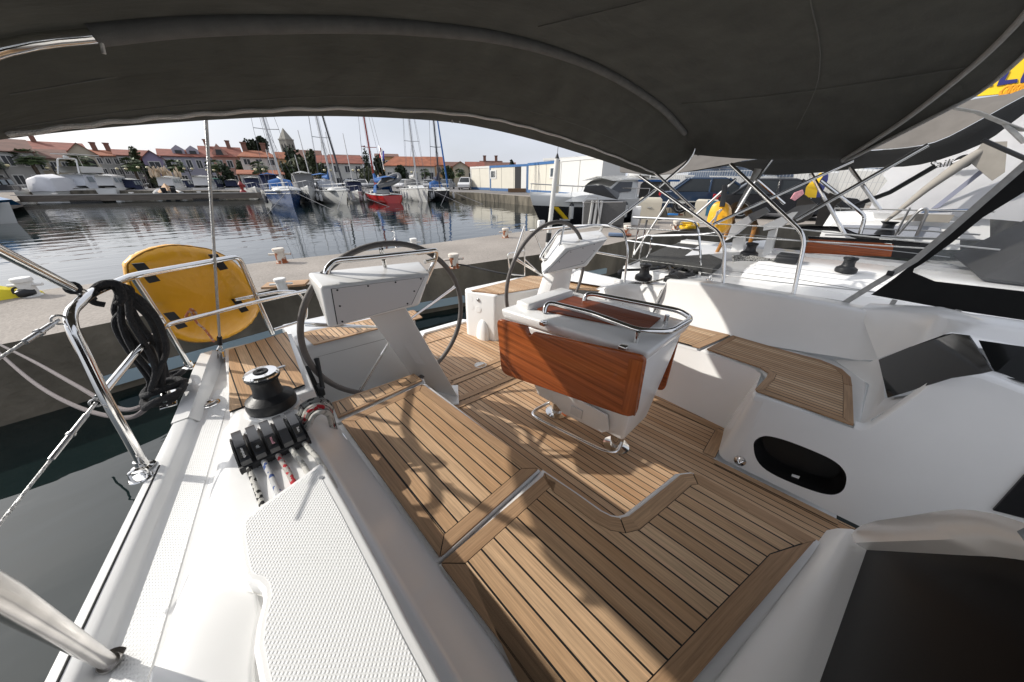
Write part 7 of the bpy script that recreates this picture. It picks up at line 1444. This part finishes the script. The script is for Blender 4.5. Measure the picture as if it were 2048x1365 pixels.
# ---- cars
tyre = mat('tyre', (.015, .015, .015), .8); rim_m = mat('wheel_rim', (.45, .45, .46), .3, metal=.8); tail = mat('tail_lamp', (.35, .01, .015), .2)
def car(label, px, pyb, d, ang, m, L=4.5, h=1.5, suv=False, group='cars parked on the quay'):
    g = wd_(px, pyb, d); g.z = GZ + .004; T = Fr(g, ang); T.o = g; root = thing('parked_car', label, 'car', g, group=group); w = .9
    h1 = h * .60
    prof = [(-L / 2, .42), (-L / 2, h1 * .9), (-L / 2 + .25, h1), (-L * .18, h1 + .02), (L * .24, h1 + .02), (L / 2 - .3, h1 * .92), (L / 2, h1 * .72), (L / 2, .40), (L / 2 - .25, .24), (-L / 2 + .2, .24)]
    b = B(m); rows = [[T(u, s * w * k, z) for u, z in prof] for s, k in ((-1, .92), (-1, 1.0), (1, 1.0), (1, .92))]
    rows = [[T(u * .985, -w, z) for u, z in prof], [T(u, -w * .86, z) for u, z in prof], [T(u, w * .86, z) for u, z in prof], [T(u * .985, w, z) for u, z in prof]]
    b.loft(rows, close=True); b.poly(rows[0]); b.poly(rows[-1]); bmesh.ops.recalc_face_normals(b.bm, faces=b.bm.faces[:]); b.end('body', root, smooth=35)
    rb, rfw = (-L * .44, -L * .36) if suv else (-L * .40, -L * .26)
    b = B(glassd); b.hexa([T(rb, -w * .93, h1), T(L * .26, -w * .93, h1), T(L * .26, w * .93, h1), T(rb, w * .93, h1), T(rfw, -w * .72, h - .05), T(L * .06, -w * .72, h - .05), T(L * .06, w * .72, h - .05), T(rfw, w * .72, h - .05)], .05); gl = b.end('windows', root)
    b = B(m); b.hexa([T(rfw - .03, -w * .74, h - .07), T(L * .07, -w * .74, h - .07), T(L * .07, w * .74, h - .07), T(rfw - .03, w * .74, h - .07), T(rfw + .1, -w * .66, h), T(L * .03, -w * .66, h), T(L * .03, w * .66, h), T(rfw + .1, w * .66, h)], .03)
    for s in (-1, 1):
        for u, u2 in ((rb, rfw), (-L * .08, -L * .08), (L * .26, L * .06)): b.tube([T(u, s * w * .94, h1), T(u2, s * w * .73, h - .05)], .045, 6)
    b.end('roof', root)
    for u in (-L * .30, L * .31):
        for s in (-1, 1):
            c = T(u, s * w * .9, .34); b = B(tyre); b.lathe([(.25, -.11), (.33, -.09), (.335, .09), (.25, .11)], c, T.v * s, 20); wh = b.end('wheel', root); b = B(rim_m); b.lathe([(.235, .0), (.24, .115), (.19, .10), (.05, .12)], c, T.v * s, 16); b.use(tyre)
            for k in range(5): a = k * 1.257; b.box(c + T.v * s * .112 + T.u * math.cos(a) * .15 + V((0, 0, math.sin(a) * .15)), (.05, .02, .05))
            b.end('rim', wh)
    for s in (-1, 1): b = B(tail); b.box(T(-L / 2 + .03, s * w * .72, h1 * .88), (.12, .36, .16), Matrix((T.u, T.v, V((0, 0, 1)))).transposed(), .02); b.end('tail_lamp', root)
    return root
navy = paint('car_navy', (.012, .03, .065)); carb = paint('car_black', (.010, .010, .012)); carw = paint('car_white', (.6, .6, .6)); carg = paint('car_grey', (.14, .15, .16)); cars = paint('car_silver', (.38, .38, .38))
car('dark blue estate car parked on the quay at the right', 1428, 397, 18.5, math.atan2(-.92, .40), navy, 4.7, 1.5)
car('black hatchback parked in front of the dark blue estate', 1560, 402, 17.5, math.atan2(-.93, .36), carb, 4.6, 1.45)
car('white sport utility car parked beside the first site cabin', 931, 371, 56, math.atan2(-.7, -.7), carw, 4.7, 1.75, True)
car('dark grey car left of the white sport utility car', 893, 371, 60, math.atan2(-.6, -.8), carg)
for px, d, m_, lab in ((857, 62, cars, 'silver car behind the mast of the black yacht'), (812, 64, carw, 'white van sized car behind the white yacht'), (752, 66, carg, 'grey car behind the red yacht'), (725, 68, cars, 'silver car left of the red mast'), (700, 68, navy, 'navy car behind the white yacht\'s stern'), (640, 70, carw, 'white car behind the trawler'), (122, 93, carg, 'grey car behind the wrapped boat'), (322, 93, carb, 'black car by the pampas grass'), (408, 92, cars, 'silver car left of the backstay'), (432, 93, carw, 'white car right of the backstay'), (234, 94, carw, 'white car between the cuddy boat and the flybridge')):
    car(lab, px, 370, d, math.atan2(-.4, -.9) + (px % 7) * .2, m_, suv=px % 2 == 0)
# fence behind the cars and white boats beyond it
b = B(mat('fence_wire', (.32, .33, .34), .5)); root = None
fa, fb2 = wd_(1335, 380, 27), wd_(1760, 380, 21); fa.z = fb2.z = GZ; t = (fb2 - fa).normalized(); Lf = (fb2 - fa).length
k = 0.
while k < Lf: b.tube([fa + t * k, fa + t * k + V((0, 0, 1.9))], .012, 4, caps=False); k += .16
for z in (.1, .7, 1.3, 1.85): b.tube([fa + V((0, 0, z)), fb2 + V((0, 0, z))], .014, 4)
b.end('mesh_fence', label='grey mesh fence running behind the parked cars', cat='fence')
for px, py, d, L, lab in ((1300, 372, 34, 9, 'white motor yacht on the hard behind the black canopy'), (1430, 368, 36, 11, 'white motor yacht with sloping windows behind the blue estate'), (1600, 372, 33, 10, 'white cabin boat behind the yellow and blue flag'), (1690, 378, 30, 9, 'white boat behind the mesh fence at the right')):
    r = motorboat(lab, px, py, d, L, 3.2, 1.5, math.atan2(-.9, .42), h=1.6, fly=False, tint=mat('blue_grey_glass', (.10, .13, .18), .1), group='boats standing beyond the fence')
    r.location.z += .9
# yellow and blue flag by the neighbour's console
fl = thing('flag', 'yellow and blue flag hanging behind the black strut at the right', 'flag', wdep(1630, 390, 9)); b = B(steel_d); b.tube([wdep(1620, 350, 9), wdep(1622, 398, 9)], .015, 6); b.end('staff', fl)
b = B(mat('flag_yellow', (.72, .45, .02), .8)); b.loft([[wdep(x0 + 2 * math.sin(y), y, 9 + .1 * math.sin(y * .7)), wdep(x1, y + 1, 9 + .1 * math.sin(y * .5 + 1))] for x0, x1, y in ((1640, 1650, 346), (1622, 1640, 360), (1614, 1636, 375), (1610, 1632, 395))]); b.end('yellow_field', fl); b = B(mat('flag_navy', (.06, .07, .25), .8)); b.loft([[wdep(x0, y, 9.02), wdep(x1, y, 9.05)] for x0, x1, y in ((1650, 1657, 345), (1640, 1656, 360), (1636, 1650, 375), (1632, 1640, 395))]); b.end('blue_field', fl)
b = B(mat('pink_cloth', (.55, .25, .28), .8, noise=(15, .3))); b.poly([wdep(x, y, 8.5) for x, y in ((1582, 398), (1590, 386), (1606, 380), (1608, 388), (1590, 402))], (.02, .02, 0)); b.end('pink_towel', label='pink towel hanging beside the yellow and blue flag', cat='towel')
# distant masts and the far hills
b = B(alu)
for px, t_, d in ((618, 262, 60), (700, 268, 62), (668, 265, 58), (548, 300, 70), (600, 310, 70)):
    g = wd_(px + 10, 385, d); tp = wd_(px, t_, d); b = B(alu); b.tube([V((g.x, g.y, .8)), V((g.x, g.y, tp.z))], [.08, .05], 6); b.end('distant_mast', label={618: 'bare grey mast rising left of the big white yacht', 700: 'thin bare mast left of the red mast', 668: 'thin mast behind the black furled jib', 548: 'short mast just right of the blue yacht\'s mast', 600: 'short thin mast by the dark tree'}[px], cat='mast', group='bare masts among the yachts')
b = B(mat('hill_blue', (.10, .12, .14), .95, noise=(.01, .2))); hl = []
for i in range(41): a = -1.2 + i * .12; hl.append((a, 20 + 28 * abs(math.sin(i * .5)) + 12 * math.sin(i * 1.3)))
b.loft([[V((math.sin(a) * 900, math.cos(a) * 900, .5)) for a, h in hl], [V((math.sin(a) * 1100, math.cos(a) * 1100, h * .35)) for a, h in hl], [V((math.sin(a) * 1500, math.cos(a) * 1500, .5)) for a, h in hl]]); b.end('hills', kind='structure')
